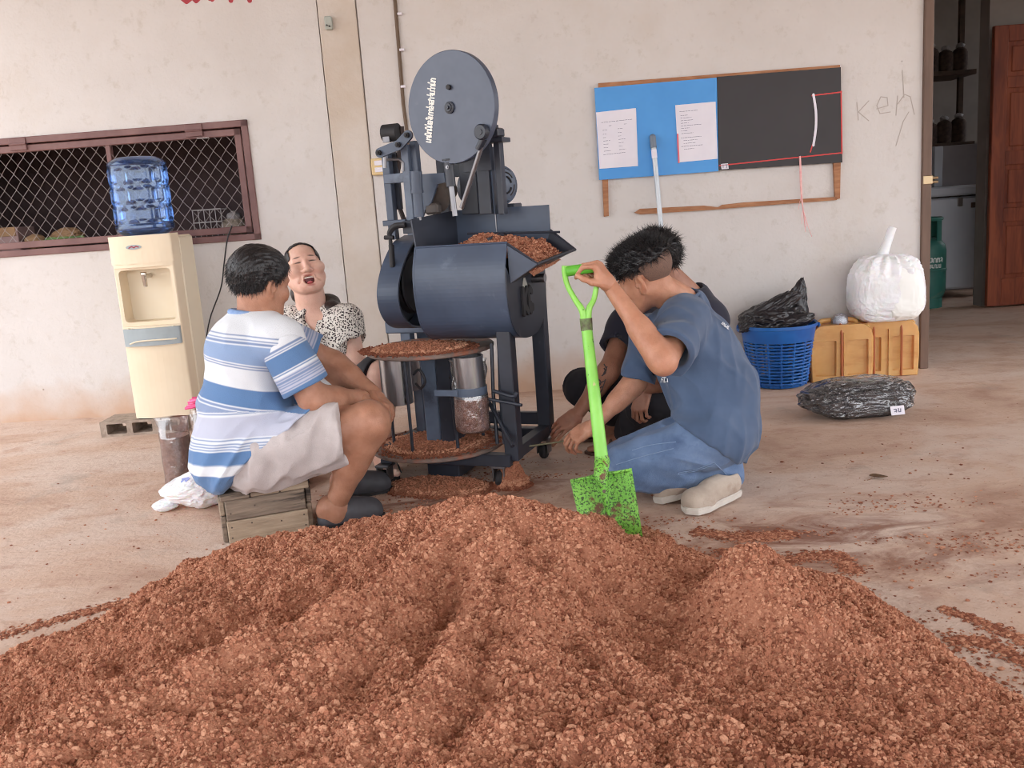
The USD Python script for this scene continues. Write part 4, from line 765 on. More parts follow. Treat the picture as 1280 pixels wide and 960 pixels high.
# dark letters on a black plate at the hopper's right end, with a pale tag above
kC = np.array([hr + .006, .16, .665])
P("letter_plate", bx(hr + .003, hr + .006, .085, .165, .615, .70, .001), RUBBER)
KL = [[(0, 0), (0, 1)], [(.55, 1), (.05, .45), (.6, 0)], [(1.25, .82), (1.0, 1), (.8, .8), (.8, .25), (1.0, 0), (1.3, .2)], [(1.02, .32), (1.3, .1)]]
P("hopper_letters", xf(extr(strokes([[(a * .066, b * .085) for a, b in l] for l in KL], .022), .008, YZ), trimesh.transformations.translation_matrix((hr + .004, .095, .618))), RUBBER, smooth=False, label="black raised letters")
P("hopper_tag", extr(Polygon([(.10, .705), (.16, .70), (.135, .74), (.12, .742)]), .002, YZ @ trimesh.transformations.translation_matrix((0, 0, hr + .004))), look("tag_pale", srgb(170, 166, 158), None, .6))
# --- belt guard at the left: open-sided band round the pulley
eg = spline(np.array([(.30, .905), (.20, .88), (.10, .80), (.05, .715), (.06, .64), (.12, .585), (.22, .565), (.33, .60), (.40, .70), (.39, .83), (.30, .905)]), 6)
band = LineString(eg).buffer(.004, quad_segs=2)
P("belt_guard", extr(band, .088, YZ @ trimesh.transformations.translation_matrix((0, 0, -.235))), STEEL, smooth=30)
P("guard_back", extr(Polygon(eg), .004, YZ @ trimesh.transformations.translation_matrix((0, 0, -.237))), STEELD)
P("pulley", mv(rot(lathe([(0, -.02), (.11, -.02), (.115, -.014), (.105, 0), (.115, .014), (.11, .02), (0, .02)], 40), (0, 1, 0), 90), (-.175, .22, .73)), RUBBER)
P("drive_shaft", cyl((-.23, .22, .73), (.36, .22, .73), .016, n=16), BARE)
# --- upper frame
DV = .05                                  # plane of the big disc
dc = mp(562.5, 134.5, DV); DR = .186
DA = -13
MD = trimesh.transformations.translation_matrix(dc) @ rotm((0, 0, 1), DA) @ rotm((1, 0, 0), 90)      # disc axis along local z, facing -v
P("big_disc", xf(lathe([(0, 0), (DR - .002, 0), (DR, .002), (DR, .024), (DR - .002, .026), (0, .026)], 96), MD @ trimesh.transformations.translation_matrix((0, 0, -.026))), DISCM, label="large round grey disc with white lettering")
P("hub", xf(cat(lathe([(0, 0), (.020, 0), (.020, .006), (.013, .008), (.013, .012), (0, .012)], 24), cyl((0, 0, .010), (0, 0, .018), .006, n=6)), MD), STEELD)
P("disc_bolt", xf(cat(cyl((.005, .066, 0), (.005, .066, .010), .009, n=6)), MD), RUBBER)
# Thai-like lettering, read upwards along a slanted line
G = {"b": [[(0, 1), (0, 0), (.7, 0), (.7, 1)]], "r": [[(.1, .75), (.3, 1), (.6, .9), (.6, .5), (.3, .45), (.6, .3), (.6, 0)]], "s": [[(0, .9), (.2, 1), (.7, 1), (.7, 0), (.1, 0), (.1, .5), (.4, .5)], [(.6, 1), (.9, 1.25)]], "k": [[(0, 0), (0, .6), (.15, .7), (0, .85), (.3, 1), (.7, .85), (.7, 0)]],
     "a": [[(0, .75), (.3, 1), (.6, .9), (.6, 0), (.1, 0), (.1, .45), (.35, .45)]], "i": [[(.1, 1.25), (.3, 1.5), (.6, 1.25), (.1, 1.25)]], "n": [[(0, 1), (0, 0), (.2, .2), (.7, .2)], [(.7, 1), (.7, 0)]], "g": [[(.3, 1), (.5, .9), (.5, 0), (.1, .5)]], "e": [[(.15, 1), (.15, 0), (.3, .1)]], "c": [[(0, .8), (.3, 1), (.65, .8), (.65, 0), (.2, 0), (.2, .55)]], "m": [[(.3, 1.25), (.35, 1.6)]], "A": [[(0, .85), (.3, 1), (.55, .85), (.55, 0)]], "w": [[(0, .9), (.3, 1), (.6, .85), (.6, 0), (.35, .1)]]}
seq = ["n", "r", "ni", "k", "ni", "nm", "a", "gi", "e", "k", "r", "am", "g", "s", "A", "rm", "b", "wm", "A", "nm", "k"]
L, x = [], 0.0
for w in seq:
    for ch in w: L += [[(x + p[0], p[1]) for p in l] for l in G[ch]]
    x += .92 if w[0] not in "gew" else .75
sc_ = .213 / x; 
mA = mp(532.5, 178, DV); mB = mp(542, 98, DV); a_ = math.degrees(math.atan2(mB[2] - mA[2], mB[0] - mA[0]))
l0 = (np.linalg.inv(MD) @ np.append(mA, 1))[:3]
P("disc_lettering", xf(extr(strokes([[(p[0] * sc_, p[1] * .020) for p in l] for l in L], .0042), .0012, None), MD @ trimesh.transformations.translation_matrix((l0[0] + .004, l0[1], 0.0)) @ rotm((0, 0, 1), 78)), look("white_paint", srgb(226, 226, 220), None, .6), smooth=False, kind="stuff", label="white painted lettering")
crk = mp(604.5, 165, DV - .03)
P("crank_bearing", cat(xf(lathe([(.010, 0), (.024, 0), (.026, .004), (.026, .018), (.022, .022), (.010, .022), (.010, 0)], 28), trimesh.transformations.translation_matrix(crk) @ rotm((0, 0, 1), DA) @ rotm((1, 0, 0), 90)), xf(cyl((0, 0, -.04), (0, 0, .024), .010, n=16), trimesh.transformations.translation_matrix(crk) @ rotm((0, 0, 1), DA) @ rotm((1, 0, 0), 90))), STEELD)
rodb = mp(577, 260, DV); P("connecting_rod", cyl(crk + [0, .0, -.02], rodb, .008, n=12), BARE); P("rod_end", cyl(crk + [0, -.0, -.02], crk + (rodb - crk) * .22, .013, n=12), STEELD)
# ram
r0, r1, r2 = mp(560.5, 203, .07), mp(564, 233, .07), mp(569, 270, .07)
P("ram_sleeve", cat(cyl(r0, r1, .017, n=18), cyl(r0 - [0, 0, -.006], r0 + [0, 0, .012], .021, n=18)), STEELD); P("ram_rod", cyl(r1, r2, .010, n=14), BARE); P("ram_bolt", bolt(mp(560, 209, .052), (0, -1, 0), .007), BARE)
# uprights behind
def strip(px0, px1, py0, py1, v, d, mat, name, **k):
    a, b = mp((px0 + px1) / 2, (py0 + py1) / 2, v), None
    u0, u1 = mp(px0, (py0 + py1) / 2, v)[0], mp(px1, (py0 + py1) / 2, v)[0]; z1, z0 = mp((px0 + px1) / 2, py0, v)[2], mp((px0 + px1) / 2, py1, v)[2]
    P(name, bx(u0, u1, v, v + d, z0, z1, .002), mat, **k)
strip(596, 611, 178, 268, .24, .05, STEELD, "upright_channel"); strip(613.5, 616, 183, 268, .26, .04, STEEL, "upright_channel"); strip(619.5, 627, 176, 268, .25, .04, STEELD, "upright_channel")
strip(600, 628, 172, 178, .22, .08, STEELD, "top_bar"); strip(575, 596, 200, 268, .30, .02, STEELD, "back_plate"); strip(545, 575, 196, 222, .32, .02, STEELD, "back_plate"); strip(532, 560, 222, 268, .33, .02, STEELD, "back_plate")
P("pillow_block", cat(bx(*[mp(x, 168, .22)[0] for x in (608, 625)], .21, .27, mp(616, 172, .22)[2], mp(616, 160, .22)[2], .006), bolt(mp(620, 160, .24) + [0, 0, -.004], (0, 0, 1), .009, .014)), STEELD)
P("main_shaft", cyl(dc + [0, .02, 0], dc + [0.03, .28, 0], .018, n=16), BARE); 
P("shaft_support", sheet3([dc + [-.05, .2, -.21], dc + [.06, .2, -.21], dc + [.05, .2, .02], dc + [-.03, .2, .02]], .03), STEELD)
# left linkage stack
strip(481, 490, 190, 300, .20, .03, STEEL, "upright_bar"); strip(492, 498, 190, 262, .24, .02, STEELD, "upright_bar"); strip(504, 513, 180, 276, .14, .03, STEELL, "slide_block")
strip(513, 521, 176, 218, .16, .03, STEEL, "slide_plate"); strip(479, 506, 217, 229, .15, .02, STEELL, "cross_bar")
strip(478, 507, 275, 282, .16, .03, STEEL, "cross_bar"); strip(503, 520, 276, 292, .12, .06, STEELD, "cross_block")
P("cross_hook", tube([mp(480, 200, .14), mp(499, 199, .14), mp(504, 203, .14), mp(504, 214, .14)], .005, 8), BARE)
h0, h1, h2 = mp(520, 214, .08), mp(521.5, 240, .08), mp(524, 271, .08)
P("hydraulic_sleeve", cat(cyl(h0, h1, .021, n=18), cyl(h1, h2, .018, n=18), cyl(h1 - [0, 0, .004], h1 + [0, 0, .006], .023, n=18)), STEEL); P("sleeve_rod", cyl(h2, h2 - [0, 0, .012], .008, n=12), BARE)
l1, l2, l3 = mp(475, 191, .10), mp(499, 181, .10), mp(510, 169, .10)
arm = LineString([(l1[0], l1[2]), (l2[0], l2[2]), (l3[0], l3[2])]).buffer(.017, quad_segs=4)
P("link_arm", mv(extr(arm, .012, XZ), (0, .108, 0)), STEEL)
for l in (l1, l2, l3): P("link_bolt", bolt(l + [0, -.004, 0], (0, -1, 0), .010, .012), RUBBER)
pu = mp(489, 166, .22); P("belt_pulley", cyl(pu + [-.03, 0, 0], pu + [.03, 0, 0], .032, n=24), RUBBER)
P("drive_belt", LineString and cat(tube([mp(496, 158, .24), mp(499, 200, .25), mp(494, 240, .27), mp(505, 275, .27)], .009, 6, smooth=4), tube([mp(502, 158, .24), mp(505, 190, .25)], .009, 6)), look("belt_brown", srgb(70, 58, 56), None, .7))
P("adjust_nut", cat(bolt(mp(484, 178, .2), (0, 0, 1), .016, .02), cyl(mp(481, 196, .12), mp(481, 210, .12), .007, n=8)), BARE)
wz = [mp(*q, .17) for q in ((522, 218), (556, 216), (558, 228), (548, 230), (541, 252), (533, 262), (529, 275), (522, 274))]
P("web_plate", mv(extr(Polygon([(w[0], w[2]) for w in wz]), .010, XZ), (0, .17, 0)), STEEL)
P("small_motor", cat(cyl(mp(545, 250, .2), mp(556, 236, .3), .05, n=24), bx(*[mp(x, 250, .2)[0] for x in (535, 552)], .16, .2, mp(540, 268, .2)[2], mp(540, 254, .2)[2], .008)), look("motor_dark", srgb(64, 60, 60), srgb(90, 80, 74), .6, scale=9))
# electric motor with slotted fan cover at the right rear
mc = mp(622, 232, .40); md = np.array([math.cos(math.radians(-28)), math.sin(math.radians(-28)), 0])
P("motor_body", cyl(mc - md * .16, mc - md * .0, .072, n=32), STEEL)
path = P("fan_cover", mv(xf(lathe([(.074, -.03), (.076, .02), (.070, .034), (.05, .042), (0, .044), (0, -.03)], 32), np.eye(4) @ np.array([[-md[1], 0, md[0], 0], [md[0], 0, md[1], 0], [0, 1, 0, 0], [0, 0, 0, 1.0]])), mc), STEEL)
fx, fy_, _ = np.array([-md[1], md[0], 0]), np.array([0, 0, 1.0]), 0
for ring_, r_m in enumerate((.032, .047, .061)):
    for a in range(4):
        t = np.radians(np.linspace(a * 90 + 12 + ring_ * 20, a * 90 + 70 + ring_ * 20, 8)); mach.part("vent_slot", tube([mc + md * (.0445 - .0 - (.0 if r_m < .04 else .004 if r_m < .05 else .010)) + r_m * (np.cos(q) * fx + np.sin(q) * fy_) for q in t], .0035, 6), RUBBER, parent=path)
P("motor_mount", bx(.04, .2, .38, .46, mc[2] - .11, mc[2] - .07, .004), STEELD)
# toggle handle at the left
hd = [mp(507, 281, .10), mp(494, 283, .10), mp(487, 291, .10), mp(488, 300, .10), mp(490, 333, .10)]
P("toggle_handle", tube(hd, [.010, .012, .010, .007, .009], 10, smooth=5), RUBBER); P("toggle_knob", cat(cyl(mp(481, 297, .10), mp(492, 297, .10), .008, n=12), cyl(mp(489, 306, .10), mp(491, 334, .10), .010, n=12)), RUBBER)
# worn sawdust on the machine is loose: piles of their own
def dust(name, label, c, rx, ry, h, n, seed, cone=True, R0=.0032):
    t = Thing(name, label, "sawdust", tuple(MO + MX * c[0] + MY * c[1] + [0, 0, c[2]]), kind="stuff")
    C = MO + MX * c[0] + MY * c[1] + [0, 0, c[2]]
    g = 40; a = np.linspace(0, 2 * np.pi, g, endpoint=False); rr_ = np.linspace(0, 1, 14); V = [C + [0, 0, h]]
    for r1_ in rr_[1:]:
        for b in a:
            e = 1 + .25 * (meshkit.noise(np.array([math.cos(b) * 1.5 + seed, math.sin(b) * 1.5, 0.3]), seed) - .5); p = C + (MX * rx * math.cos(b) + MY * ry * math.sin(b)) * r1_ * e
            V.append(p + [0, 0, h * (1 - r1_ ** (1.1 if cone else 2.4)) * (.85 + .3 * meshkit.noise(p * 60, seed)) + .0005])
    f = [[0, 1 + i, 1 + (i + 1) % g] for i in range(g)]
    for k in range(12):
        for i in range(g): A, B = 1 + k * g, 1 + (k + 1) * g; j = (i + 1) % g; f += [[A + i, B + i, B + j], [A + i, B + j, A + j]]
    t.part("dust_body", TM(V, f), SAW, smooth=True, kind="stuff")
    r = np.random.default_rng(seed); q = np.sqrt(r.uniform(0, 1, n)) * 1.12; b = r.uniform(0, 2 * np.pi, n); X = (MX * (rx * q * np.cos(b))[:, None] + MY * (ry * q * np.sin(b))[:, None]); Z = h * np.clip(1 - q ** (1.1 if cone else 2.4), 0, 1) + .001
    scatter(t.path + "/crumbs", X + np.stack([0 * Z, 0 * Z, Z], 1), np.clip(r.lognormal(math.log(R0), .4, n), .0015, .008), seed, probs=(.45, .2, .35))
LATE = []
SPOUT = [np.array(p) for p in (S0 + [.012, .012, -.035], S1 + [-.022, .018, -.022], S2 + [-.045, -.03, -.012], S3 + [-.03, -.02, -.03])]
def fill(name, label, C4, bump, n, seed):
    """Loose sawdust filling a four-cornered opening: a humped patch with a skirt, and crumbs."""
    C4 = [MO + MX * c[0] + MY * c[1] + [0, 0, c[2]] for c in C4]; g = 26; a = np.linspace(0, 1, g); Uu, Vv = np.meshgrid(a, a, indexing="ij"); U_, V_ = Uu[..., None], Vv[..., None]
    Pq = C4[0] * (1 - U_) * (1 - V_) + C4[1] * U_ * (1 - V_) + C4[2] * U_ * V_ + C4[3] * (1 - U_) * V_; hh = bump * 16 * Uu * (1 - Uu) * Vv * (1 - Vv) ; Pq[..., 2] += hh * (.7 + .6 * meshkit.noise(Pq * 22, seed)) + .008 * (meshkit.noise(Pq * 70, seed + 1) - .5)
    I_ = np.arange(g * g).reshape(g, g); q = np.stack([I_[:-1, :-1], I_[1:, :-1], I_[1:, 1:], I_[:-1, 1:]], -1).reshape(-1, 4); top = Pq.reshape(-1, 3); f = np.vstack([q[:, [0, 1, 2]], q[:, [0, 2, 3]]])
    t = Thing(name, label, "sawdust", tuple(np.mean(C4, 0)), kind="stuff"); t.part("dust_body", TM(np.vstack([top, top - [0, 0, .02]]), np.vstack([f, f[:, ::-1] + g * g])), SAW, smooth=True, kind="stuff")
    r = np.random.default_rng(seed); k = r.integers(0, g * g, n); X = top[k] + r.normal(0, .004, (n, 3)) * [1, 1, .3] - t.T[:3, 3]; scatter(t.path + "/crumbs", X, np.clip(r.lognormal(math.log(.0030), .4, n), .0015, .007), seed, probs=(.45, .2, .35))
FILLS = [("hopper_sawdust", "sawdust heaped in the machine's pouring spout at the hopper's right end", SPOUT, .030, 1500, 41),
         ("hopper_sawdust", "low mound of sawdust inside the hopper below its raised back wall", [(hl + .015, .01, .80), (hr - .01, .01, .84), (hr + .02, .34, .86), (hl + .03, .34, .85)], .055, 2200, 42)]
LATE.append(("turntable_sawdust", "sawdust strewn over the upper turntable plate", (-.09, .06, .504), .205, .16, .012, 1800, 43, False))
LATE.append(("turntable_sawdust", "sawdust strewn over the lower turntable plate", (-.07, .10, .138), .22, .21, .014, 1800, 44, False))
LATE.append(("castor_sawdust", "cone of sawdust heaped over the machine's front right castor", (.245, .045, .0), .070, .060, .125, 1400, 45))
LATE.append(("floor_sawdust", "flat patch of sawdust on the floor under the machine", (-.02, -.02, .0), .22, .12, .03, 1500, 46, False))
# full bag hanging on the right-hand tube
tb = MO + MX * tubes[1][0] + MY * tubes[1][1]
subbag("clear bag half full of sawdust hanging on the machine's right-hand filling tube", tb[0], tb[1], RT_ + .006, .125, .262, (0, 0), 5, z0=.215)

# ================================================================== BODIES: smooth signed-distance modelling
class SDF:
    """A list of shapes blended in turn; each is evaluated only near itself. Points are (n, 3)."""
    def __init__(s): s.ops = []
    def add(s, kind, prm, k=.02, op="u", M=None, lo=None, hi=None):
        if kind == "cone":
            a, b, ra, rb = np.asarray(prm[0], float), np.asarray(prm[1], float), prm[2], prm[3]; lo, hi = np.minimum(a - ra, b - rb), np.maximum(a + ra, b + rb); prm = (a, b, ra, rb) + tuple(prm[4:])
        elif kind == "ell":
            c, r = np.asarray(prm[0], float), np.asarray(prm[1], float); R = np.eye(3) if len(prm) < 3 or prm[2] is None else np.asarray(prm[2], float)
            e = np.sqrt(((R * r) ** 2).sum(1)); lo, hi = c - e, c + e; prm = (c, r, R)
        s.ops.append((kind, prm, k, op, M, lo, hi)); return s
    def cone(s, a, b, ra, rb=None, k=.02, op="u", flat=None): return s.add("cone", (a, b, ra, ra if rb is None else rb, flat), k, op)
    def chain(s, P, R, k=.02, op="u"):
        for i in range(len(P) - 1): s.cone(P[i], P[i + 1], R[i], R[i + 1], k, op)
        return s
    def ell(s, c, r, R=None, k=.02, op="u"): return s.add("ell", (c, r, R), k, op)
    def plane(s, p, n, k=.0): return s.add("plane", (np.asarray(p, float), np.asarray(n, float) / np.linalg.norm(n)), k, "i")       # keeps the side that n points away from
    def call(s, f, lo, hi, k=0, op="u"): return s.add("call", f, k, op, None, np.asarray(lo, float), np.asarray(hi, float))
    def moved(s, M):
        """The same shapes placed by the rigid matrix M."""
        o = SDF(); R, t = M[:3, :3], M[:3, 3]
        for kind, p, k, op, _, lo, hi in s.ops:
            if kind == "cone": o.add("cone", (p[0] @ R.T + t, p[1] @ R.T + t, p[2], p[3]) + ((None,) if p[4] is None else ((R @ p[4][0], p[4][1]),)), k, op)
            elif kind == "ell": o.add("ell", (R @ p[0] + t, p[1], R @ p[2]), k, op)
            elif kind == "plane": o.add("plane", (R @ p[0] + t, R @ p[1]), k, op)
        return o
    def join(s, o): s.ops += o.ops; return s
    def bounds(s):
        L = [(lo, hi) for kind, p, k, op, M, lo, hi in s.ops if op == "u" and lo is not None]; return np.min([l for l, h in L], 0), np.max([h for l, h in L], 0)
    def __call__(s, X, mar=.06):
        d = np.full(len(X), 9.0)
        for kind, p, k, op, M, lo, hi in s.ops:
            if lo is not None:
                m = np.flatnonzero(((X > lo - k - mar) & (X < hi + k + mar)).all(1))
                if not len(m): continue
                x = X[m]
            else: m, x = slice(None), X
            if kind == "cone":
                a, b, ra, rb, flat = p; ba = b - a; L = np.linalg.norm(ba) + 1e-9; w = x - a
                if flat is not None: n, sc = flat; w = w + np.outer(w @ n, n) * (1 / sc - 1)      # flattened along n
                h = np.clip(w @ ba / L ** 2, 0, 1); e = np.linalg.norm(w - h[:, None] * ba, axis=1) - (ra + (rb - ra) * h)
                if flat is not None: e = e * min(1, flat[1] ** .5)
            elif kind == "ell":
                c, r, R = p; q = (x - c) @ R; k0 = np.linalg.norm(q / r, axis=1); k1 = np.linalg.norm(q / r ** 2, axis=1); e = k0 * (k0 - 1) / np.maximum(k1, 1e-9)
            elif kind == "plane": e = (x - p[0]) @ p[1]
            else: e = p(x)
            a0 = d[m]
            if op == "u":
                if k > 0: h = np.maximum(k - np.abs(a0 - e), 0) / k; d[m] = np.minimum(a0, e) - h * h * k * .25
                else: d[m] = np.minimum(a0, e)
            elif op == "s":
                if k > 0: h = np.maximum(k - np.abs(a0 + e), 0) / k; d[m] = np.maximum(a0, -e) + h * h * k * .25
                else: d[m] = np.maximum(a0, -e)
            else:
                if k > 0: h = np.maximum(k - np.abs(a0 - e), 0) / k; d[m] = np.maximum(a0, e) + h * h * k * .25
                else: d[m] = np.maximum(a0, e)
        return d
def nets(f, lo, hi, h, disp=None):
    """Surface nets of f(points) < 0 on a grid of pitch h; only cells near the surface are evaluated finely."""
    pad = 3 * h + (0 if disp is None else .022); lo, hi = np.asarray(lo, float) - pad, np.asarray(hi, float) + pad; c = 4
    n = (np.ceil((hi - lo) / h / c).astype(int) + 1) * c + 1; nc = (n - 1) // c
    ax = [lo[k] + h * c * (np.arange(nc[k]) + .5) for k in range(3)]
    C = np.stack(np.meshgrid(*ax, indexing="ij"), -1).reshape(-1, 3); dc = f(C, .1)
    act = np.flatnonzero(np.abs(dc) < h * c * 1.5 + (.004 if disp is None else .022))
    D = np.repeat(np.repeat(np.repeat(dc.reshape(nc), c, 0), c, 1), c, 2).astype(np.float32); D = np.pad(D, ((0, 1),) * 3, mode="edge")
    ijk = np.stack(np.unravel_index(act, nc), -1); off = np.stack(np.meshgrid(*[np.arange(c + 1)] * 3, indexing="ij"), -1).reshape(-1, 3)
    key = np.unique(np.ravel_multi_index(((ijk[:, None] * c + off[None]).reshape(-1, 3)).T, n)); g = np.stack(np.unravel_index(key, n), -1); X = lo + g * h; d = f(X, .06)
    if disp is not None: d = d + disp(X, d)
    D.ravel()[key] = d
    s = D < 0; cnt = sum(s[i:n[0] - 1 + i, j:n[1] - 1 + j, k:n[2] - 1 + k].astype(np.int8) for i in (0, 1) for j in (0, 1) for k in (0, 1))
    cells = np.argwhere((cnt > 0) & (cnt < 8)); cid = np.full(n - 1, -1, np.int32); cid[tuple(cells.T)] = np.arange(len(cells))
    acc, num = np.zeros((len(cells), 3)), np.zeros(len(cells))
    for a in range(3):
        for o in np.ndindex(2, 2):
            p = np.zeros(3, int); p[[x for x in range(3) if x != a]] = o; q = p.copy(); q[a] = 1
            v0, v1 = D[tuple((cells + p).T)], D[tuple((cells + q).T)]; m = (v0 < 0) != (v1 < 0); t = np.zeros(len(cells)); t[m] = v0[m] / (v0[m] - v1[m])
            P = cells + p + 0.0; P[:, a] += t; acc[m] += P[m]; num[m] += 1
    V = lo + acc / np.maximum(num, 1)[:, None] * h; Fs = []
    for a in range(3):
        b, cc = (a + 1) % 3, (a + 2) % 3; sl0, sl1 = [slice(1, -1)] * 3, [slice(1, -1)] * 3
        sl0[a] = slice(0, n[a] - 1); sl1[a] = slice(1, n[a])
        A, B = s[tuple(sl0)], s[tuple(sl1)]; e = np.argwhere(A != B); flip = A[tuple(e.T)]
        o = np.ones(3, int); o[a] = 0; e = e + o; eb, ec = np.zeros(3, int), np.zeros(3, int); eb[b] = 1; ec[cc] = 1
        q = np.stack([cid[tuple((e - eb - ec).T)], cid[tuple((e - ec).T)], cid[tuple(e.T)], cid[tuple((e - eb).T)]], 1); q[~flip] = q[~flip][:, ::-1]; Fs.append(q)
    q = np.vstack(Fs); q = q[(q >= 0).all(1)]
    return TM(V, np.vstack([q[:, [0, 1, 2]], q[:, [0, 2, 3]]]))
def smoothmesh(m, it=2, lam=.5):
    v, f = tri(m); v = v.copy(); e = np.vstack([f[:, [0, 1]], f[:, [1, 2]], f[:, [2, 0]]]); n = len(v)
    deg = np.bincount(e[:, 0], minlength=n).astype(float)
    for _ in range(it):
        a = np.stack([np.bincount(e[:, 0], v[e[:, 1], k], n) for k in range(3)], 1) / np.maximum(deg, 1)[:, None]; v += lam * (a - v)
    return TM(v, f)
def surf(s, h, disp=None, it=1, lo=None, hi=None):
    b = s.bounds(); return smoothmesh(nets(s, b[0] if lo is None else lo, b[1] if hi is None else hi, h, disp), it)
def fuse(*ms):
    """One continuous closed surface out of overlapping closed ones."""
    try:
        q = [man(m) for m in ms]
        if all(x.status() == m3.Error.NoError and x.num_tri() for x in q): return TM(*tri(m3.Manifold.batch_boolean(q, m3.OpType.Add)))
    except Exception: pass
    return cat(*ms)
def unit(v): v = np.asarray(v, float); return v / np.linalg.norm(v)
def basis(fwd, up): f = unit(fwd); r = unit(np.cross(f, up)); return np.stack([r, f, np.cross(r, f)], 1)     # columns: right, forward, up
def pose(at, fwd, up): M = np.eye(4); M[:3, :3] = basis(fwd, up); M[:3, 3] = at; return M

def head_sdf(fat=0.0, mouth=0.0, squint=False, nose=1.0):
    """Head in its own frame: origin between the ears at eye height, x right, y forward, z up; about 0.225 m tall."""
    s = SDF()
    s.ell((0, -.018, .035), (.074, .094, .082), k=.02)                        # skull
    s.ell((0, .030, .022), (.062, .058, .065), k=.03)                         # brow and temples
    s.ell((0, .030, -.035), (.060 + fat * .6, .052, .060), k=.03)             # mid face
    s.ell((0, .040 + fat * .1, -.082 - mouth * .4), (.040 + fat, .040, .030), k=.03)        # chin and jaw
    for x in (-1, 1):
        s.cone((x * .055, -.01, -.045), (x * .026, .055, -.092 - mouth * .4), .020 + fat * .5, .016 + fat * .4, k=.03)      # jaw line
        s.ell((x * (.040 + fat * .35), .058, -.028 + (.008 if squint else 0)), (.024 + fat * .4, .022, .022 + fat * .2), k=.02)       # cheek
        s.ell((x * .031, .090, .003), (.018, .014, .012), k=.016, op="s")      # eye hollow
        s.ell((x * .031, .070, .002), (.0135, .0135, .0125), k=.004)          # eyeball and lids
        if squint: s.ell((x * .050, .066, -.030), (.026, .026, .022), k=.02); s.cone((x * .017, .086, .0005), (x * .047, .077, .003), .0030, .0024, k=.003, op="s"); s.cone((x * .018, .083, .008), (x * .046, .074, .010), .0045, .004, k=.008); s.cone((x * .018, .080, -.009), (x * .045, .074, -.006), .005, .004, k=.008)
        else: s.cone((x * .018, .083, .001), (x * .044, .077, .002), .0016, k=.003, op="s"); s.cone((x * .019, .081, .0065), (x * .045, .073, .006), .0038, .003, k=.006)
        s.cone((x * .012, .086, .020), (x * .046, .074, .020), .0065, .005, k=.012)        # brow ridge
        # ear
        R = rotm((0, 0, 1), x * 16)[:3, :3] @ rotm((1, 0, 0), -10)[:3, :3]
        s.ell((x * .077, -.014, -.012), (.009, .018, .032), R, k=.007); s.ell((x * .076, -.008, -.040), (.0075, .009, .010), R, k=.006); s.ell((x * .087, -.008, -.008), (.0095, .0115, .020), R, k=.004, op="s"); s.ell((x * .079, .004, -.016), (.004, .005, .008), R, k=.004)
        s.cone((x * .014, .088, -.046), (x * .036 + x * fat * .3, .072, -.078 - mouth * .3), .004, .004, k=.012, op="s")       # fold beside the mouth
        s.ell((x * .0105 * nose, .092, -.044), (.0095 * nose, .010, .0085), k=.008)                                                           # nostril wing
        s.ell((x * .0065 * nose, .096, -.0515), (.0035, .004, .0035), k=.003, op="s")
    s.cone((0, .084, .012), (0, .103, -.038), .008, .0105, k=.014); s.ell((0, .103, -.042), (.011 * nose, .011, .010), k=.008)              # nose
    if mouth:
        s.cone((-.021, .081, -.066), (.021, .081, -.066), .0075, k=.008); s.cone((-.018, .079, -.080 - mouth), (.018, .079, -.080 - mouth), .0085, k=.01)
        s.ell((0, .090, -.071 - mouth * .5), (.027, .030, .009 + mouth * .55), k=.004, op="s")
    else:
        s.ell((0, .083, -.065), (.022, .012, .007), k=.008); s.ell((0, .080, -.077), (.019, .012, .0075), k=.008); s.cone((-.021, .092, -.071), (.021, .092, -.071), .0016, k=.004, op="s")
    s.ell((0, .070, -.098 - mouth * .8), (.018, .016, .014), k=.014)
    return s
def scaled(s, q):
    o = SDF()
    for kind, p, k, op, _, lo, hi in s.ops:
        if kind == "cone": o.add("cone", (p[0] * q, p[1] * q, p[2] * q, p[3] * q) + ((None,) if p[4] is None else (p[4],)), k * q, op)
        elif kind == "ell": o.add("ell", (p[0] * q, p[1] * q, p[2]), k * q, op)
    return o
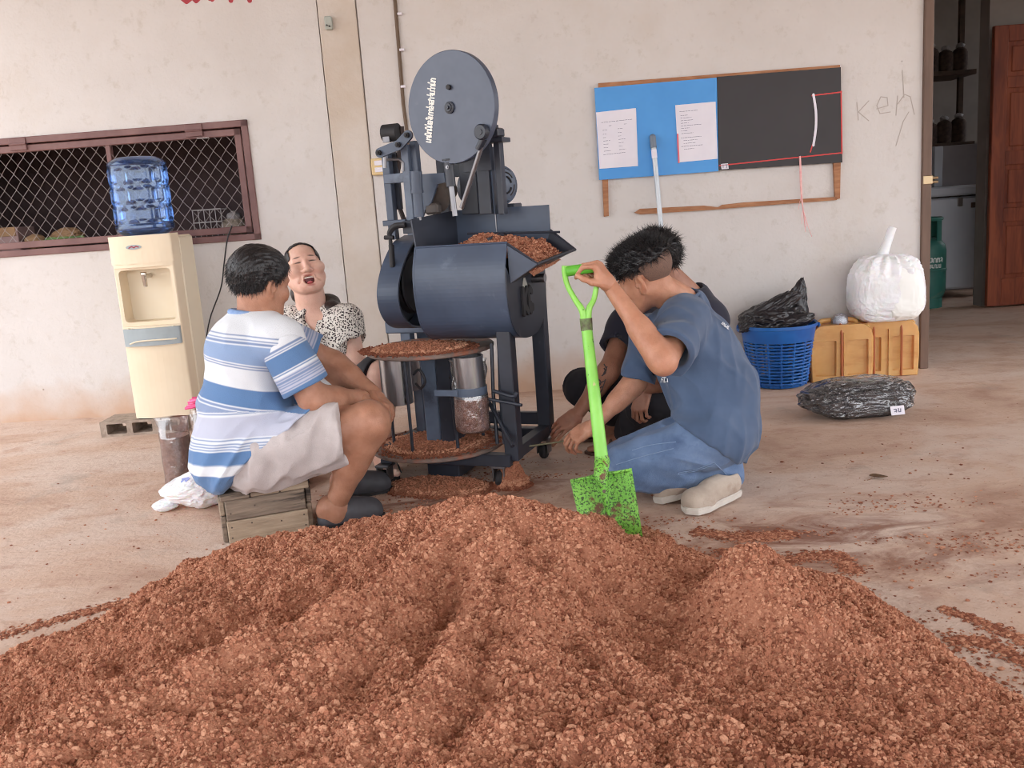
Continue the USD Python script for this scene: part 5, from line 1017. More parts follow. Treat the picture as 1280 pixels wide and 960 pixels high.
def hand_sdf(curl, spread=.06, thumb=(.5, .6), side=1, q=.92, twist=None):
    """A hand in its own frame: wrist at the origin, fingers along +y, palm facing -z, thumb at side*-x. curl: bend of the three joints, one triple or four (degrees)."""
    s = SDF(); curl = np.asarray(curl, float); curl = np.tile(curl, (4, 1)) if curl.ndim == 1 else curl
    base = [(-.028, .088, .002), (-.009, .094, .004), (.010, .091, .003), (.028, .082, .0)]; lens = [(.040, .025, .021), (.044, .029, .022), (.041, .027, .022), (.032, .020, .019)]
    rad = (.0088, .0090, .0086, .0078)
    for x0, x1, y0 in ((-.021, -.027, .084), (-.007, -.009, .088), (.007, .010, .087), (.019, .026, .078)): s.cone((side * x0, .014, 0), (side * x1, y0, .001), .0155, .0115, k=.014)
    s.cone((side * -.020, .02, -.008), (side * -.030, .05, -.012), .015, .013, k=.015); s.cone((0, -.025, 0), (0, .02, 0), .023, .022, k=.02)
    for f in range(4):
        p = np.array(base[f]) * [side, 1, 1]; a = 0.0; yaw = side * (f - 1.3) * spread
        for j in range(3):
            a += math.radians(curl[f][j]); d = np.array([math.sin(yaw) * math.cos(a), math.cos(yaw) * math.cos(a), -math.sin(a)]); e = p + d * lens[f][j]
            r0 = rad[f] * (1, .95, .88)[j]; s.cone(p, e, r0, r0 * .92, k=.004); p = e
    p = np.array([side * -.026, .022, -.006]); th = [(.9, .55), (thumb[0], .25), (thumb[1], .0)]
    for j, (L, r0) in enumerate(((.042, .0135), (.032, .0108), (.026, .0098))):
        if j == 0: d = unit([side * -.62, .70, -.30 - .3 * thumb[0]])
        elif j == 1: d = unit([side * (-.45 + .55 * thumb[0]), .85, -.25 - .55 * thumb[0]])
        else: d = unit([side * (-.25 + .9 * thumb[1]), .85, -.25 - .55 * thumb[1]])
        e = p + d * L; s.cone(p, e, r0, r0 * .9, k=.006); p = e
    return scaled(s, q)
def nails(hand_M, curl, side, q=.92): pass

# --- skin, hair and cloth
def skin(name, c1, c2, red=None):
    n = {"tc": ("geometry", {}), "n": ("noise_texture", {"scale": 28, "detail": 5.0}), "r": ("rgb_ramp", {"ramp": [(.3, c1), (.7, c2)]}), "al": ("attribute", {"attribute": "lip"}), "ml": ("mix_color", {"b": srgb(172, 96, 90)}),
         "ab": ("attribute", {"attribute": "dark"}), "mb": ("mix_color", {"b": srgb(40, 30, 28)}), "bn": ("noise_texture", {"scale": 260, "detail": 3}), "b": ("bump", {"distance": .0009}), "p": ("principled_bsdf", {"roughness": .48, "specular_ior_level": .4, "subsurface_weight": .12, "subsurface_scale": .006})}
    l = [("tc.position", "n.vector"), ("n.fac", "r.fac"), ("r.color", "ml.a"), ("al.fac", "ml.fac"), ("ml.result", "mb.a"), ("ab.fac", "mb.fac"), ("mb.result", "p.base_color"), ("tc.position", "bn.vector"), ("bn.fac", "b.height"), ("b.normal", "p.normal")]
    return usdkit.material(stage, f"{LK}/{name}", n, l, surface="p.BSDF")
HAIR = look("black_hair", srgb(16, 14, 16), srgb(34, 30, 32), .42, scale=90, stretch=(1, 1, .25), bump=.0015, bscale=300, spec=.5)
HAIRB = look("brown_black_hair", srgb(34, 24, 22), srgb(56, 42, 38), .45, scale=90, bump=.0015, bscale=300)
STUB = look("shaved_hair", srgb(90, 70, 61), srgb(122, 92, 78), .8, scale=420, detail=2)
def tint(path, mesh, spots):
    """Skin tone marks (lips, brows) as vertex values: spots = [(primvar, centre, radii, frame)]."""
    v = tri(mesh)[0]
    for name in ("lip", "dark"):
        a = np.zeros(len(v))
        for nm, c, r, M in spots:
            if nm == name: q = ((v - M[:3, 3]) @ M[:3, :3] - c) / r; a = np.maximum(a, np.clip(1.6 - 1.4 * np.linalg.norm(q, axis=1), 0, .85))
        primvar(path, name, a)
def face_spots(M, q=1.0, mouth=0.0, brow=True):
    o = []
    if mouth: o += [("lip", np.array([0, .088, -.0635]) * q, np.array([.024, .016, .0045]) * q, M), ("lip", np.array([0, .086, -.085 - mouth]) * q, np.array([.020, .016, .006]) * q, M)]
    else: o += [("lip", np.array([0, .092, -.071]) * q, np.array([.022, .012, .009]) * q, M)]
    for x in (-1, 1):
        if brow: o.append(("dark", np.array([x * .031, .083, .0235]) * q, np.array([.019, .02, .004]) * q, M))
        o.append(("dark", np.array([x * .031, .084, .002]) * q, np.array([.013, .006, .0022]) * q, M))
    return o
def strands(owner, name, roots, dirs, L, r, mat, seed, curl=.25):
    """Tufts of hair: thin bent three-sided spikes, one mesh."""
    rg = np.random.default_rng(seed); k = len(roots); Ls = L * rg.uniform(.55, 1.2, k)
    d = dirs / np.linalg.norm(dirs, axis=1, keepdims=True) + rg.normal(0, curl, dirs.shape); d /= np.linalg.norm(d, axis=1, keepdims=True); g = rg.normal(0, .5, dirs.shape)
    a = np.cross(d, rg.normal(size=d.shape)); a /= np.linalg.norm(a, axis=1, keepdims=True); b = np.cross(d, a); V = []
    for t, w in ((0, 1.0), (.5, .8), (1, .12)):
        c = roots + d * (Ls * t)[:, None] + g * (Ls * t * t * .5)[:, None] * curl * 2
        for q in range(3): V.append(c + (a * math.cos(q * 2.094) + b * math.sin(q * 2.094)) * r * w)
    V = np.stack(V, 1).reshape(-1, 3); o = np.arange(k)[:, None] * 9; f = []
    for s_ in (0, 3):
        for q in range(3): p, n = s_ + q, s_ + (q + 1) % 3; f += [o + [[p, n, n + 3]], o + [[p, n + 3, p + 3]]]
    return owner.part(name, TM(V, np.vstack(f)), mat, smooth=True, kind="stuff")
def cover(M, q, line, h=.003, thick=.006, disp=None, lobes=()):
    """Hair cap over the skull: line(x, y, z) > 0 where hair grows (head frame, unscaled)."""
    s = SDF(); s.ell((0, -.018, .035), (.074 + thick, .094 + thick, .082 + thick), k=.02); s.ell((0, .026, .026), (.062 + thick, .058 + thick, .065 + thick), k=.03)
    for c, r in lobes: s.ell(c, r, k=.03)
    s.call(lambda x: -line(x[:, 0], x[:, 1], x[:, 2]), (-1, -1, -1), (1, 1, 1), .006, "i")
    m = surf(s, h, disp, 1, (-.13, -.16, -.14), (.13, .13, .16)); v, f = tri(m); return xf(TM(v * q, f), M)
SK1 = skin("skin_tan", srgb(160, 112, 88), srgb(180, 132, 108)); SK2 = skin("skin_fair", srgb(208, 164, 146), srgb(222, 180, 162)); SK3 = skin("skin_brown", srgb(172, 120, 94), srgb(192, 140, 114)); SK4 = skin("skin_deep", srgb(146, 100, 80), srgb(166, 118, 96))

# ------------------------------------------------------------------ shared figure building
def folds(X, d1, f1, f2, amp, seed=0, sharp=1.6):
    """Soft creases running along d1: fine across, long along."""
    d1 = unit(d1); a, b, _ = frame_of(d1); q = np.stack([X @ a * f1, X @ b * f1, X @ d1 * f2], 1) + seed * 5.3
    q = q + .6 * (meshkit.noise(q * .5 + 3, seed + 9)[:, None] - .5)
    n = 1 - np.abs(meshkit.noise(q, seed) * 2 - 1); return -amp * (n ** sharp - .30)
def near(d, w=.03): return np.clip(1 - np.abs(d) / w, 0, 1)
def limb_bulge(s, a, b, r, side, off, ln=(.25, .55), k=.03):
    a, b = np.asarray(a), np.asarray(b); s.cone(a + (b - a) * ln[0] + side * off, a + (b - a) * ln[1] + side * off, r, r * .85, k)
def along(v, pts, offs):
    """Distance along a polyline for each vertex (projected), beginning at offs."""
    best, out, o = np.full(len(v), 1e9), np.zeros(len(v)), offs
    for a, b in zip(pts[:-1], pts[1:]):
        ab = b - a; L = np.linalg.norm(ab); t = (v - a) @ ab / L ** 2; tc = np.clip(t, 0, 1); d = np.linalg.norm(v - a - tc[:, None] * ab, axis=1); m = d < best; best[m] = d[m]; out[m] = o + (t[m] if len(pts) == 2 else tc[m]) * L; o += L
    return out, best
A = np.array
def arm(s, sh, el, wr, r=(.047, .041, .040, .025)):
    s.cone(sh, el, r[0], r[1], k=.03); s.cone(el, wr, r[1] * .96, r[3], k=.02); d = unit(wr - el); s.cone(el + d * .03, el + (wr - el) * .42, r[2] * .95, r[2] * .86, k=.03)
def leg(s, hip, kn, an, r=(.085, .056, .052, .033), back=None):
    s.cone(hip, kn, r[0], r[1], k=.03); s.cone(kn, an, r[1] * .92, r[3], k=.02)
    if back is not None: s.cone(kn + (an - kn) * .22 + back * .014, kn + (an - kn) * .48 + back * .012, r[2], r[2] * .85, k=.03)
def foot_sdf(L=.215, w=.04):
    """Foot in its own frame: heel at the origin, toes along +y, sole at z = 0."""
    s = SDF(); s.ell((0, .03, .036), (.030, .034, .036), k=.01); s.cone((0, .035, .05), (0, .12, .034), .030, .026, k=.03); s.cone((-w * .35, .13, .022), (w * .35, .13, .022), .022, k=.02); s.cone((0, .04, .024), (0, .15, .022), .026, .024, k=.02)
    for t, (x, l, r) in enumerate(((-.026, L, .0125), (-.008, L - .004, .0095), (.006, L - .012, .009), (.018, L - .022, .0085), (.029, L - .034, .008))): s.cone((x * .9, .145, .018), (x, l - r, r + .001), .014, r, k=.006)
    s.plane((0, 0, .0005), (0, 0, -1)); return s

# ------------------------------------------------------------------ the man in the striped shirt, sitting on the plank stool
hc = pose(A([-.786, 2.99, .806]), (.62, .74, -.22), (.20, .12, 1))
m1 = Thing("person", "heavyset man in a blue and white striped shirt and grey shorts on the plank stool", "person", (-.86, 2.93, .17))
PEL, WST, CHS, NCK = A([-.875, 2.935, .265]), A([-.895, 2.95, .42]), A([-.858, 2.965, .575]), A([-.802, 2.98, .692])
shR, shL = A([-.715, 2.865, .625]), A([-.83, 3.10, .640])
elR, wrR = atY(392, 500, 2.86), atY(452, 498, 3.0)
elL, wrL = A([-.62, 3.16, .50]), A([-.47, 3.06, .40])
hipR, hipL = A([-.83, 2.855, .255]), A([-.865, 3.02, .255])
knR, anR = atY(461, 527, 2.865), atY(419, 632, 2.90)
knL, anL = atY(417, 482, 3.16), atY(432, 598, 3.21)
tb_ = basis((.88, .46, .0), (.14, .06, 1))
def torso1(s, g=0.0, k=.06):
    s.cone(hipR, hipL, .088 + (g if g > 0 else -.02), k=k); s.ell(WST + tb_ @ A([0, .02, -.02]), (.160 + g, .138 + g, .145 + g), tb_, k=k); s.ell(PEL + tb_ @ A([0, -.03, .02]), tuple(A([.155, .130, .11]) + (g if g > 0 else -.045)), tb_, k=k); s.ell(CHS, (.152 + g, .112 + g, .13 + g), tb_, k=k); s.cone(shR + A([0, .02, -.01]), shL + A([0, -.02, -.01]), .056 + g, k=k)
    s.cone(NCK + A([-.02, 0, -.02]), shR + A([-.01, .02, .02]), .045 + g, .04 + g, k=k); s.cone(NCK + A([-.02, 0, -.02]), shL + A([-.01, -.02, .02]), .045 + g, .04 + g, k=k)
    return s
s = torso1(SDF(), -.014); s.cone(NCK + A([-.01, 0, -.03]), hc[:3, 3] + hc[:3, :3] @ A([0, -.012, -.045]), .062, .060, k=.03); arm(s, shR, elR, wrR, (.052, .046, .045, .029)); arm(s, shL, elL, wrL, (.052, .046, .044, .029))
bk = unit(A([-1, -.1, -.3])); leg(s, hipR, knR, anR, (.074, .068, .062, .034), bk); leg(s, hipL, knL, anL, (.074, .062, .054, .036), bk)
s.cone(knR + A([.004, -.012, .004]), knR + A([.01, .01, -.03]), .050, .046, k=.03)
bodyA = surf(s, .005)
headA = surf(scaled(head_sdf(fat=.010), .96).moved(hc).join(SDF().cone(hc[:3, 3] + hc[:3, :3] @ A([0, -.012, -.04]), NCK, .058, .060, k=.02)), .0024)
curlg = (38, 45, 30)
HR = pose(wrR, knR + A([.03, .08, .0]) - wrR, A([.2, .6, 1])); HL = pose(wrL, A([.5, -.55, -.35]), A([.3, .3, 1]))
handA = surf(hand_sdf(curlg, thumb=(.5, .6), side=1, q=.92).moved(HR), .003); handB = surf(hand_sdf(curlg, thumb=(.5, .6), side=-1, q=.92).moved(HL), .003)
fR = pose(A([anR[0] - .055, anR[1] - .015, .018]), (1, .38, 0), (0, 0, 1)); fL = pose(A([anL[0] - .05, anL[1] - .01, .018]), (1, .30, 0), (0, 0, 1))
footA = surf(foot_sdf().moved(fR).join(SDF().cone(anR, anR + A([0, 0, -.03]), .036, .034, k=.03)), .0035); footB = surf(foot_sdf().moved(fL).join(SDF().cone(anL, anL + A([0, 0, -.03]), .035, .034, k=.03)), .0035)
full = fuse(bodyA, headA, handA, handB, footA, footB)
tint(m1.part("body", full, SK1, smooth=True), full, face_spots(hc, .96))
# hair: short, thick, clipped above the ears
ln = lambda x, y, z: np.where(y > .052, z - .066, np.where(y > .012, z - (.004 + 1.3 * (y - .012)), np.where(y > -.035, z - .012, z + .052 + .25 * (y + .035)))) - .003 * np.sin(x * 160)
def hairdisp(M, q, amp, f, seed, streak=(1, 1, 1)): return lambda X, d: amp * (meshkit.noise(X * np.asarray(streak) * f, seed) - .5) * 2
hairm = cover(hc, .96, ln, thick=.012, disp=lambda X, d: .0035 * (meshkit.noise(np.stack([np.arctan2(X[:, 0], X[:, 2] + .02) * 16, np.hypot(X[:, 0], X[:, 1]) * 20, X[:, 1] * 14], 1) * 2.2, 3) - .5) * 2)
hp = m1.part("hair", hairm, HAIR, smooth=True)
def hair_roots(mesh, n, seed, sel=None):
    tm = trimesh.Trimesh(*tri(mesh), process=False); p, fi = trimesh.sample.sample_surface(tm, n, seed=seed); nn = tm.face_normals[fi]; return p, nn
p, nn = hair_roots(hairm, 5200, 1); strands(m1, "hair_strands", p - nn * .003, nn * .30 + hc[:3, :3] @ A([0, .1, -.8]), .020, .0009, HAIR, 2, .22)
# striped polo shirt
sh_axis = [NCK + A([-.03, 0, .05]), CHS, WST, PEL + A([-.02, 0, -.10])]
eR, eL = shR + (elR - shR) * .76, shL + (elL - shL) * .72
dR, dL = unit(elR - shR), unit(elL - shL)
def sleeve(s, sh, e, r0, r1, hollow, tilt=None):
    """A short sleeve ended by its own plane and hollowed at the hem, before the trunk is blended on."""
    d = unit(e - sh); o = SDF(); o.cone(sh, e + d * .05, r0, r1); o.plane(e, d if tilt is None else unit(d + tilt), .004); o.cone(e - d * .05, e + d * .2, hollow, hollow + .006, k=.006, op="s")
    s.call(lambda X: o(X, .3), np.minimum(sh, e) - r1 - .02, np.maximum(sh, e) + r1 + .02, .035); return s
SHORTS = SDF(); SHORTS.cone(hipR, hipL, .092, k=.05); SHORTS.cone(hipR, hipR + (knR - hipR) * .86, .104, .098, k=.04); SHORTS.cone(hipL, hipL + (knL - hipL) * .72, .100, .082, k=.04)
s = SDF(); torso1(s, .012, .05); s.ell(PEL + tb_ @ A([.02, -.03, -.035]), (.168, .146, .085), tb_, k=.06); bS = SHORTS.bounds(); s.call(lambda X: SHORTS(X, .2) - .013, bS[0] - .05, bS[1] + .05, .02)
for sh_, d_, r_ in ((shR, dR, .068), (shL, dL, .066)): s.cone(sh_ - d_ * .01, sh_ + d_ * .05, .066, .060, k=.03)
hA_, hB_ = atY(290, 604, 2.86), atY(378, 520, 2.86); hem_n = np.cross(unit(hB_ - hA_), A([.18, 1, 0])); hem_n = unit(hem_n if hem_n[0] > 0 else -hem_n)
s.plane(hA_, hem_n, .004); s.plane(A([0, 0, .176]), (0, 0, -1), .004); s.cone(NCK + A([-.018, 0, .0]), NCK + A([.03, .02, .18]), .066, .074, k=.012, op="s")
fd1 = lambda X, d: near(d) * (folds(X, (.62, .1, .75), 20, 4, .026, 1, 2.2) * np.clip((.50 - X[:, 2]) / .16, 0, 1) + folds(X, (.6, -.2, -.6), 20, 5, .016, 2, 2.2) * np.exp(-((X - (shR + A([.0, -.02, -.09]))) ** 2).sum(1) / .012) * 1.6 + folds(X, (.1, 1, .1), 11, 4, .008, 3))
shm = surf(s, .0045, fd1, 2)
v = tri(shm)[0]; ta, da = along(v, sh_axis, 0.0)
wht, blu, lav, lin = srgb(216, 219, 224), srgb(94, 126, 168), srgb(184, 187, 204), srgb(124, 142, 176)
def band(stops):
    o = []
    for a, b, c in stops: o += [(a, c), (b, c)]
    return o
rows = []
def fine(a, b, n, c, bg=wht):
    w = (b - a) / (2 * n + 1)
    for k in range(n): rows.append((a + w * (2 * k), a + w * (2 * k + 1) - 1e-4, bg)); rows.append((a + w * (2 * k + 1), a + w * (2 * k + 2) - 1e-4, c))
    rows.append((a + w * 2 * n, b - 1e-4, bg))
rows.append((0, .085, wht)); fine(.085, .125, 3, lin); rows.append((.125, .178, blu and srgb(136, 158, 192))); fine(.178, .20, 2, lin); rows.append((.20, .258, wht)); rows.append((.2585, .312, blu)); fine(.3125, .345, 3, lin); rows.append((.3455, .41, lav)); fine(.4105, .45, 4, lin); rows.append((.4505, .49, blu)); rows.append((.4905, .525, wht)); rows.append((.5255, .60, blu))
rows.append((.6005, .640, wht)); fine(.6405, .664, 3, lin); rows.append((.6645, .722, blu)); fine(.7225, .738, 1, blu); fine(.7385, .790, 5, lin, lav); rows.append((.7905, 1, blu))
STRIPE = usdkit.material(stage, f"{LK}/striped_cloth", {"a": ("attribute", {"attribute": "st"}), "r": ("rgb_ramp", {"ramp": band(rows)}), "g": ("geometry", {}), "bn": ("noise_texture", {"scale": 420.0, "detail": 3.0}), "b": ("bump", {"distance": .0012}), "p": ("principled_bsdf", {"roughness": .85, "specular_ior_level": .15, "sheen_weight": .15})},
                         [("a.fac", "r.fac"), ("r.color", "p.base_color"), ("g.position", "bn.vector"), ("bn.fac", "b.height"), ("b.normal", "p.normal")], surface="p.BSDF")
# the ramp has 256 steps over 0..1: the trunk uses the first 0.6, the sleeves the rest
primvar(m1.part("striped_shirt", shm, STRIPE, smooth=True), "st", np.clip(ta, 0, .599))
for sh_, e_, d_, nm in ((shR, eR, dR, 1), (shL, eL, dL, 2)):
    o = SDF(); o.cone(sh_ - d_ * .03 + A([0, 0, .002]), e_ + d_ * .05, .072, .076 if nm == 1 else .072); o.plane(e_, d_, .004); o.plane(sh_ - d_ * .02, -d_, .04); o.cone(e_ - d_ * .05, e_ + d_ * .2, .064, .070, k=.006, op="s")
    sm_ = surf(o, .004, lambda X, d: near(d) * folds(X, d_ + A([.3, 0, .2]), 14, 4, .008, 60 + nm), 2); t_, _ = along(tri(sm_)[0], [sh_, e_], 0.0); Ls = np.linalg.norm(e_ - sh_)
    primvar(m1.part("sleeve", sm_, STRIPE, smooth=True), "st", np.clip(.60 + .03 + (t_ / Ls) * .175, .601, .999))
cu = [NCK + A([-.02, 0, .012]) + (tb_ @ A([math.cos(t) * .066, math.sin(t) * .066, -.014 * math.sin(t) - .0])) for t in np.linspace(0, 2 * np.pi, 36, endpoint=False)]
m1.part("collar", tube([c + A([.0, 0, .004]) for c in cu], .012, 8, closed=True), look("collar_blue", srgb(118, 146, 190), srgb(136, 162, 202), .85, scale=60), smooth=True, label="blue ribbed collar")
cufr = [eR - dR * .004 + (lambda x, y: x * math.cos(t) * .070 + y * math.sin(t) * .070)(*frame_of(dR)[:2]) for t in np.linspace(0, 2 * np.pi, 32, endpoint=False)]
# shorts
s = SDF(); s.call(lambda X: SHORTS(X, .3), bS[0], bS[1], 0)
oR, oL = hipR + (knR - hipR) * .76, hipL + (knL - hipL) * .68; tR, tL = unit(knR - hipR), unit(knL - hipL)
s.cone(oR - tR * .04, oR + tR * .2, .080, .092, k=.006, op="s"); s.cone(oL - tL * .04, oL + tL * .2, .068, .078, k=.006, op="s")
s.call(lambda X: np.where(np.linalg.norm(X - oR, axis=1) < .15, (X - oR) @ unit(tR + A([.1, 0, -.18])), -1), (-9, -9, -9), (9, 9, 9), 0, "i"); s.call(lambda X: np.where(np.linalg.norm(X - oL, axis=1) < .14, (X - oL) @ tL, -1), (-9, -9, -9), (9, 9, 9), 0, "i")
s.plane(A([0, 0, .171]), (0, 0, -1)); s.plane(A([-.86, 2.93, .30]), (-.5, 0, 1), .01)
shorts = surf(s, .0045, lambda X, d: near(d) * (folds(X, (.35, .15, 1), 24, 5, .030, 5, 2.2) + folds(X, (.9, .2, .4), 16, 5, .012, 6)), 2)
m1.part("shorts", shorts, look("grey_shorts", srgb(176, 166, 164), srgb(192, 182, 180), .9, scale=12, sheen_weight=.15, bump=.001, bscale=300), smooth=True)
# clogs
CLOG = look("clog_grey", srgb(58, 58, 64), srgb(72, 72, 78), .6, scale=20)
def clog(M):
    s = SDF(); s.cone((0, .030, .010), (0, .165, .010), .036, .042, k=.02); s.cone((0, .13, .014), (0, .178, .010), .042, .034, k=.02); s.cone((0, .105, .034), (0, .165, .018), .038, .034, k=.02)
    s.ell((0, .05, .045), (.031, .062, .034), k=.006, op="s"); s.ell((0, .12, .028), (.033, .072, .020), k=.004, op="s"); s.plane((0, 0, -.010), (0, 0, -1)); s.call(lambda X: np.where(X[:, 1] < .09, X[:, 2] - .022 - .3 * np.maximum(X[:, 1] - .05, 0), -1), (-1, -1, -1), (1, 1, 1), .004, "i")
    return xf(surf(s, .003), M)
for M, nm in ((fR, "right"), (fL, "left")):
    path = m1.part("clog", clog(M), CLOG, smooth=True)
    m1.part("sole", xf(extr(Polygon([(-.034, .0), (-.04, .06), (-.046, .13), (-.036, .20), (0, .222), (.036, .20), (.046, .13), (.04, .06), (.034, 0), (0, -.014)]).buffer(-.008).buffer(.008), .012), M @ trimesh.transformations.translation_matrix((0, 0, -.0175))), DARK, parent=path)

# ------------------------------------------------------------------ the laughing woman
wst = Thing("low_stool", "low wooden stool under the laughing woman", "stool", (-.80, 3.95, 0))
wst.part("seat", bx(-.94, -.66, 3.84, 4.06, .10, .125, .004), PLK[0])
for x in (-.92, -.68): wst.part("leg_board", bx(x - .012, x + .012, 3.85, 4.05, 0, .10, .003), PLK[1])
w1 = Thing("person", "woman laughing with her head thrown back, in a white blouse with a dark speckled print", "person", (-.80, 3.95, .125))
hw = pose(atY(380, 336, 3.925), (.27, -.86, .40), (-.22, .36, .90)); Q2 = .95
NK = atY(391, 388, 3.945); sL, sR = atY(434, 402, 3.90), atY(349, 408, 3.94); PW, WW, CW = A([-.80, 3.95, .22]), A([-.815, 3.93, .36]), A([-.81, 3.92, .485])
eLw, wLw = atY(444, 452, 3.84), atY(444, 490, 3.73); eRw, wRw = A([-1.03, 3.86, .39]), A([-.93, 3.66, .33])
hLw, kLw, aLw = A([-.71, 3.90, .21]), atY(476, 468, 3.55), A([-.53, 3.50, .075]); hRw, kRw, aRw = A([-.89, 3.90, .21]), A([-.90, 3.53, .36]), A([-.86, 3.46, .075])
tw = basis((.12, -1, 0), (-.02, -.06, 1))
def torsow(s, g=0.0, k=.05):
    s.cone(hLw, hRw, .092 + g, k=k); s.ell(WW, (.128 + g, .112 + g, .13 + g), tw, k=k); s.ell(CW, (.130 + g, .098 + g, .105 + g), tw, k=k)
    for x in (-1, 1): s.ell(CW + tw @ A([x * .058, .072, -.035]), (.058 + g * .6, .05 + g * .6, .055 + g * .6), tw, k=.03)
    s.cone(sL, sR, .050 + g, k=k); s.cone(NK + A([0, 0, -.02]), sL + A([0, 0, .01]), .038 + g, .036 + g, k=.04); s.cone(NK + A([0, 0, -.02]), sR + A([0, 0, .01]), .038 + g, .036 + g, k=.04); return s
s = torsow(SDF(), -.010); s.cone(NK + A([0, .01, -.05]), hw[:3, 3] + hw[:3, :3] @ A([0, -.015, -.055]), .066, .062, k=.04); arm(s, sL, eLw, wLw, (.046, .043, .041, .029)); arm(s, sR, eRw, wRw, (.046, .042, .040, .028)); leg(s, hLw, kLw, aLw, (.088, .064, .055, .036), A([0, .8, 0])); leg(s, hRw, kRw, aRw, (.088, .062, .054, .036), A([0, .8, 0]))
bA = surf(s, .005); hA = surf(scaled(head_sdf(fat=.021, mouth=.025, squint=True, nose=1.35), Q2).moved(hw).join(SDF().cone(hw[:3, 3] + hw[:3, :3] @ A([0, -.02, -.045]), NK + A([0, .005, -.02]), .060, .064, k=.035)), .0022)
H1, H2 = pose(wLw, A([.25, -.9, -.35]), A([.1, -.3, 1])), pose(wRw, A([.5, -.8, -.2]), A([0, -.2, 1]))
f1, f2 = pose(A([aLw[0] + .0, aLw[1] + .05, .012]), (.25, -1, 0), (0, 0, 1)), pose(A([aRw[0], aRw[1] + .05, .012]), (.1, -1, 0), (0, 0, 1))
parts = [bA, hA, surf(hand_sdf((20, 30, 22), side=-1, q=.82).moved(H1), .003), surf(hand_sdf((20, 30, 22), side=1, q=.82).moved(H2), .003)] + [surf(foot_sdf(.2).moved(f).join(SDF().cone(a, a + A([0, .01, -.03]), .034, .032, k=.03)), .0035) for f, a in ((f1, aLw), (f2, aRw))]
full = fuse(*parts); tint(w1.part("body", full, SK2, smooth=True), full, face_spots(hw, Q2, mouth=.025) + [("dark", A([x * .031, .079, .001]) * Q2, A([.020, .012, .0038]) * Q2, hw) for x in (-1, 1)])
inm = lambda c, r: xf(surf(SDF().ell(np.array(c) * Q2, np.array(r) * Q2), .0022), hw)
w1.part("mouth_inside", xf(surf(SDF().ell(A([0, .062, -.080]) * Q2, A([.025, .020, .020]) * Q2), .0022), hw), look("mouth_dark", srgb(92, 36, 40), None, .5), smooth=True)
tt = [xf(surf(SDF().cone(A([-.017, .0755 , -.0725]) * Q2, A([.017, .0755, -.0725]) * Q2, .0036 * Q2).ell(A([0, .080, -.0725]) * Q2, A([.014, .003, .0042]) * Q2, k=.003), .0016), hw)]
w1.part("teeth", tt[0], look("tooth_white", srgb(226, 220, 210), None, .35), smooth=True); w1.part("tongue", xf(surf(SDF().ell(A([0, .066, -.094]) * Q2, A([.014, .020, .008]) * Q2), .0022), hw), look("tongue_pink", srgb(186, 96, 100), None, .45), smooth=True)
lw_ = lambda x, y, z: np.where(y > .02, z - (.098 - .35 * np.abs(x)) + .0 * y - 0 * x + np.where(np.abs(x) > .055, .05, 0) , np.where(y > -.012, z - .012, z + .07))
hm_ = cover(hw, Q2, lw_, thick=.006, disp=lambda X, d: .0025 * (meshkit.noise(np.stack([X[:, 0] * 190, X[:, 1] * 12, X[:, 2] * 12], 1), 5) - .5) * 2)
w1.part("hair", hm_, HAIR, smooth=True)
Hw = lambda p: hw[:3, 3] + hw[:3, :3] @ (A(p) * Q2)
nl = atY(418, 392, 3.93)
w1.part("ponytail", surf(SDF().chain([Hw((0, -.105, -.02)), Hw((.03, -.12, -.07)), NK + A([.075, .03, .02]), nl + A([-.004, -.02, .02]), nl + A([.02, -.03, -.03])], [.030, .034, .034, .030, .016], k=.03), .004, lambda X, d: .004 * (meshkit.noise(X * [150, 150, 18], 6) - .5)), HAIRB, smooth=True)
# blouse
dl, drr = unit(eLw - sL), unit(eRw - sR); oL_, oR_ = sL + dl * .092, sR + drr * .10
s = SDF(); sleeve(s, sL, oL_, .066, .074, .060, tilt=A([.25, 0, .1])); sleeve(s, sR, oR_, .064, .072, .060); torsow(s, .012, .045); s.ell(PW + A([0, -.01, .03]), (.155, .135, .10), tw, k=.05)
s.plane(A([-.8, 3.9, .215]), (0, 0, -1), .004); s.cone(NK + A([0, .0, .005]), NK + A([0, -.01, .2]), .062, .075, k=.01, op="s")
vn = NK + A([.012, -.085, -.015]); s.cone(vn, atY(394, 428, 3.80), .045, .006, k=.008, op="s")
blm = surf(s, .0036, lambda X, d: near(d) * (folds(X, (.25, 0, 1), 18, 4, .012, 11, 1.8) + folds(X, (-.3, 0, 1), 13, 4, .012, 12)), 2)
BLOUSE = usdkit.material(stage, f"{LK}/speckled_blouse", {"g": ("geometry", {}), "v": ("voronoi_texture", {"scale": 135.0, "randomness": 1.0}), "n": ("noise_texture", {"scale": 120.0, "detail": 2.0}), "a": ("math", {"math_type": "multiply_add", "value2": .9}), "r": ("rgb_ramp", {"ramp": [(.84, srgb(60, 50, 52)), (.92, srgb(214, 208, 200))]}), "p": ("principled_bsdf", {"roughness": .8, "specular_ior_level": .2})},
                          [("g.position", "v.vector"), ("g.position", "n.vector"), ("v.distance", "a.value1"), ("n.fac", "a.value3"), ("a.value", "r.fac"), ("r.color", "p.base_color")], surface="p.BSDF")
w1.part("blouse", blm, BLOUSE, smooth=True)
c0 = [NK + A([-.060, .02, .018]), NK + A([-.058, -.035, .0]), NK + A([-.03, -.085, -.045]), atY(392, 424, 3.79)]; c1 = [NK + A([.064, .02, .016]), NK + A([.064, -.035, -.002]), NK + A([.045, -.085, -.045]), atY(396, 426, 3.79)]
for c in (c0, c1): w1.part("collar", sweep(spline(c, 8), [(-.015, -.003), (.015, -.003), (.015, .003), (-.015, .003)], up=(0, -.8, .6)), BLOUSE, smooth=40)
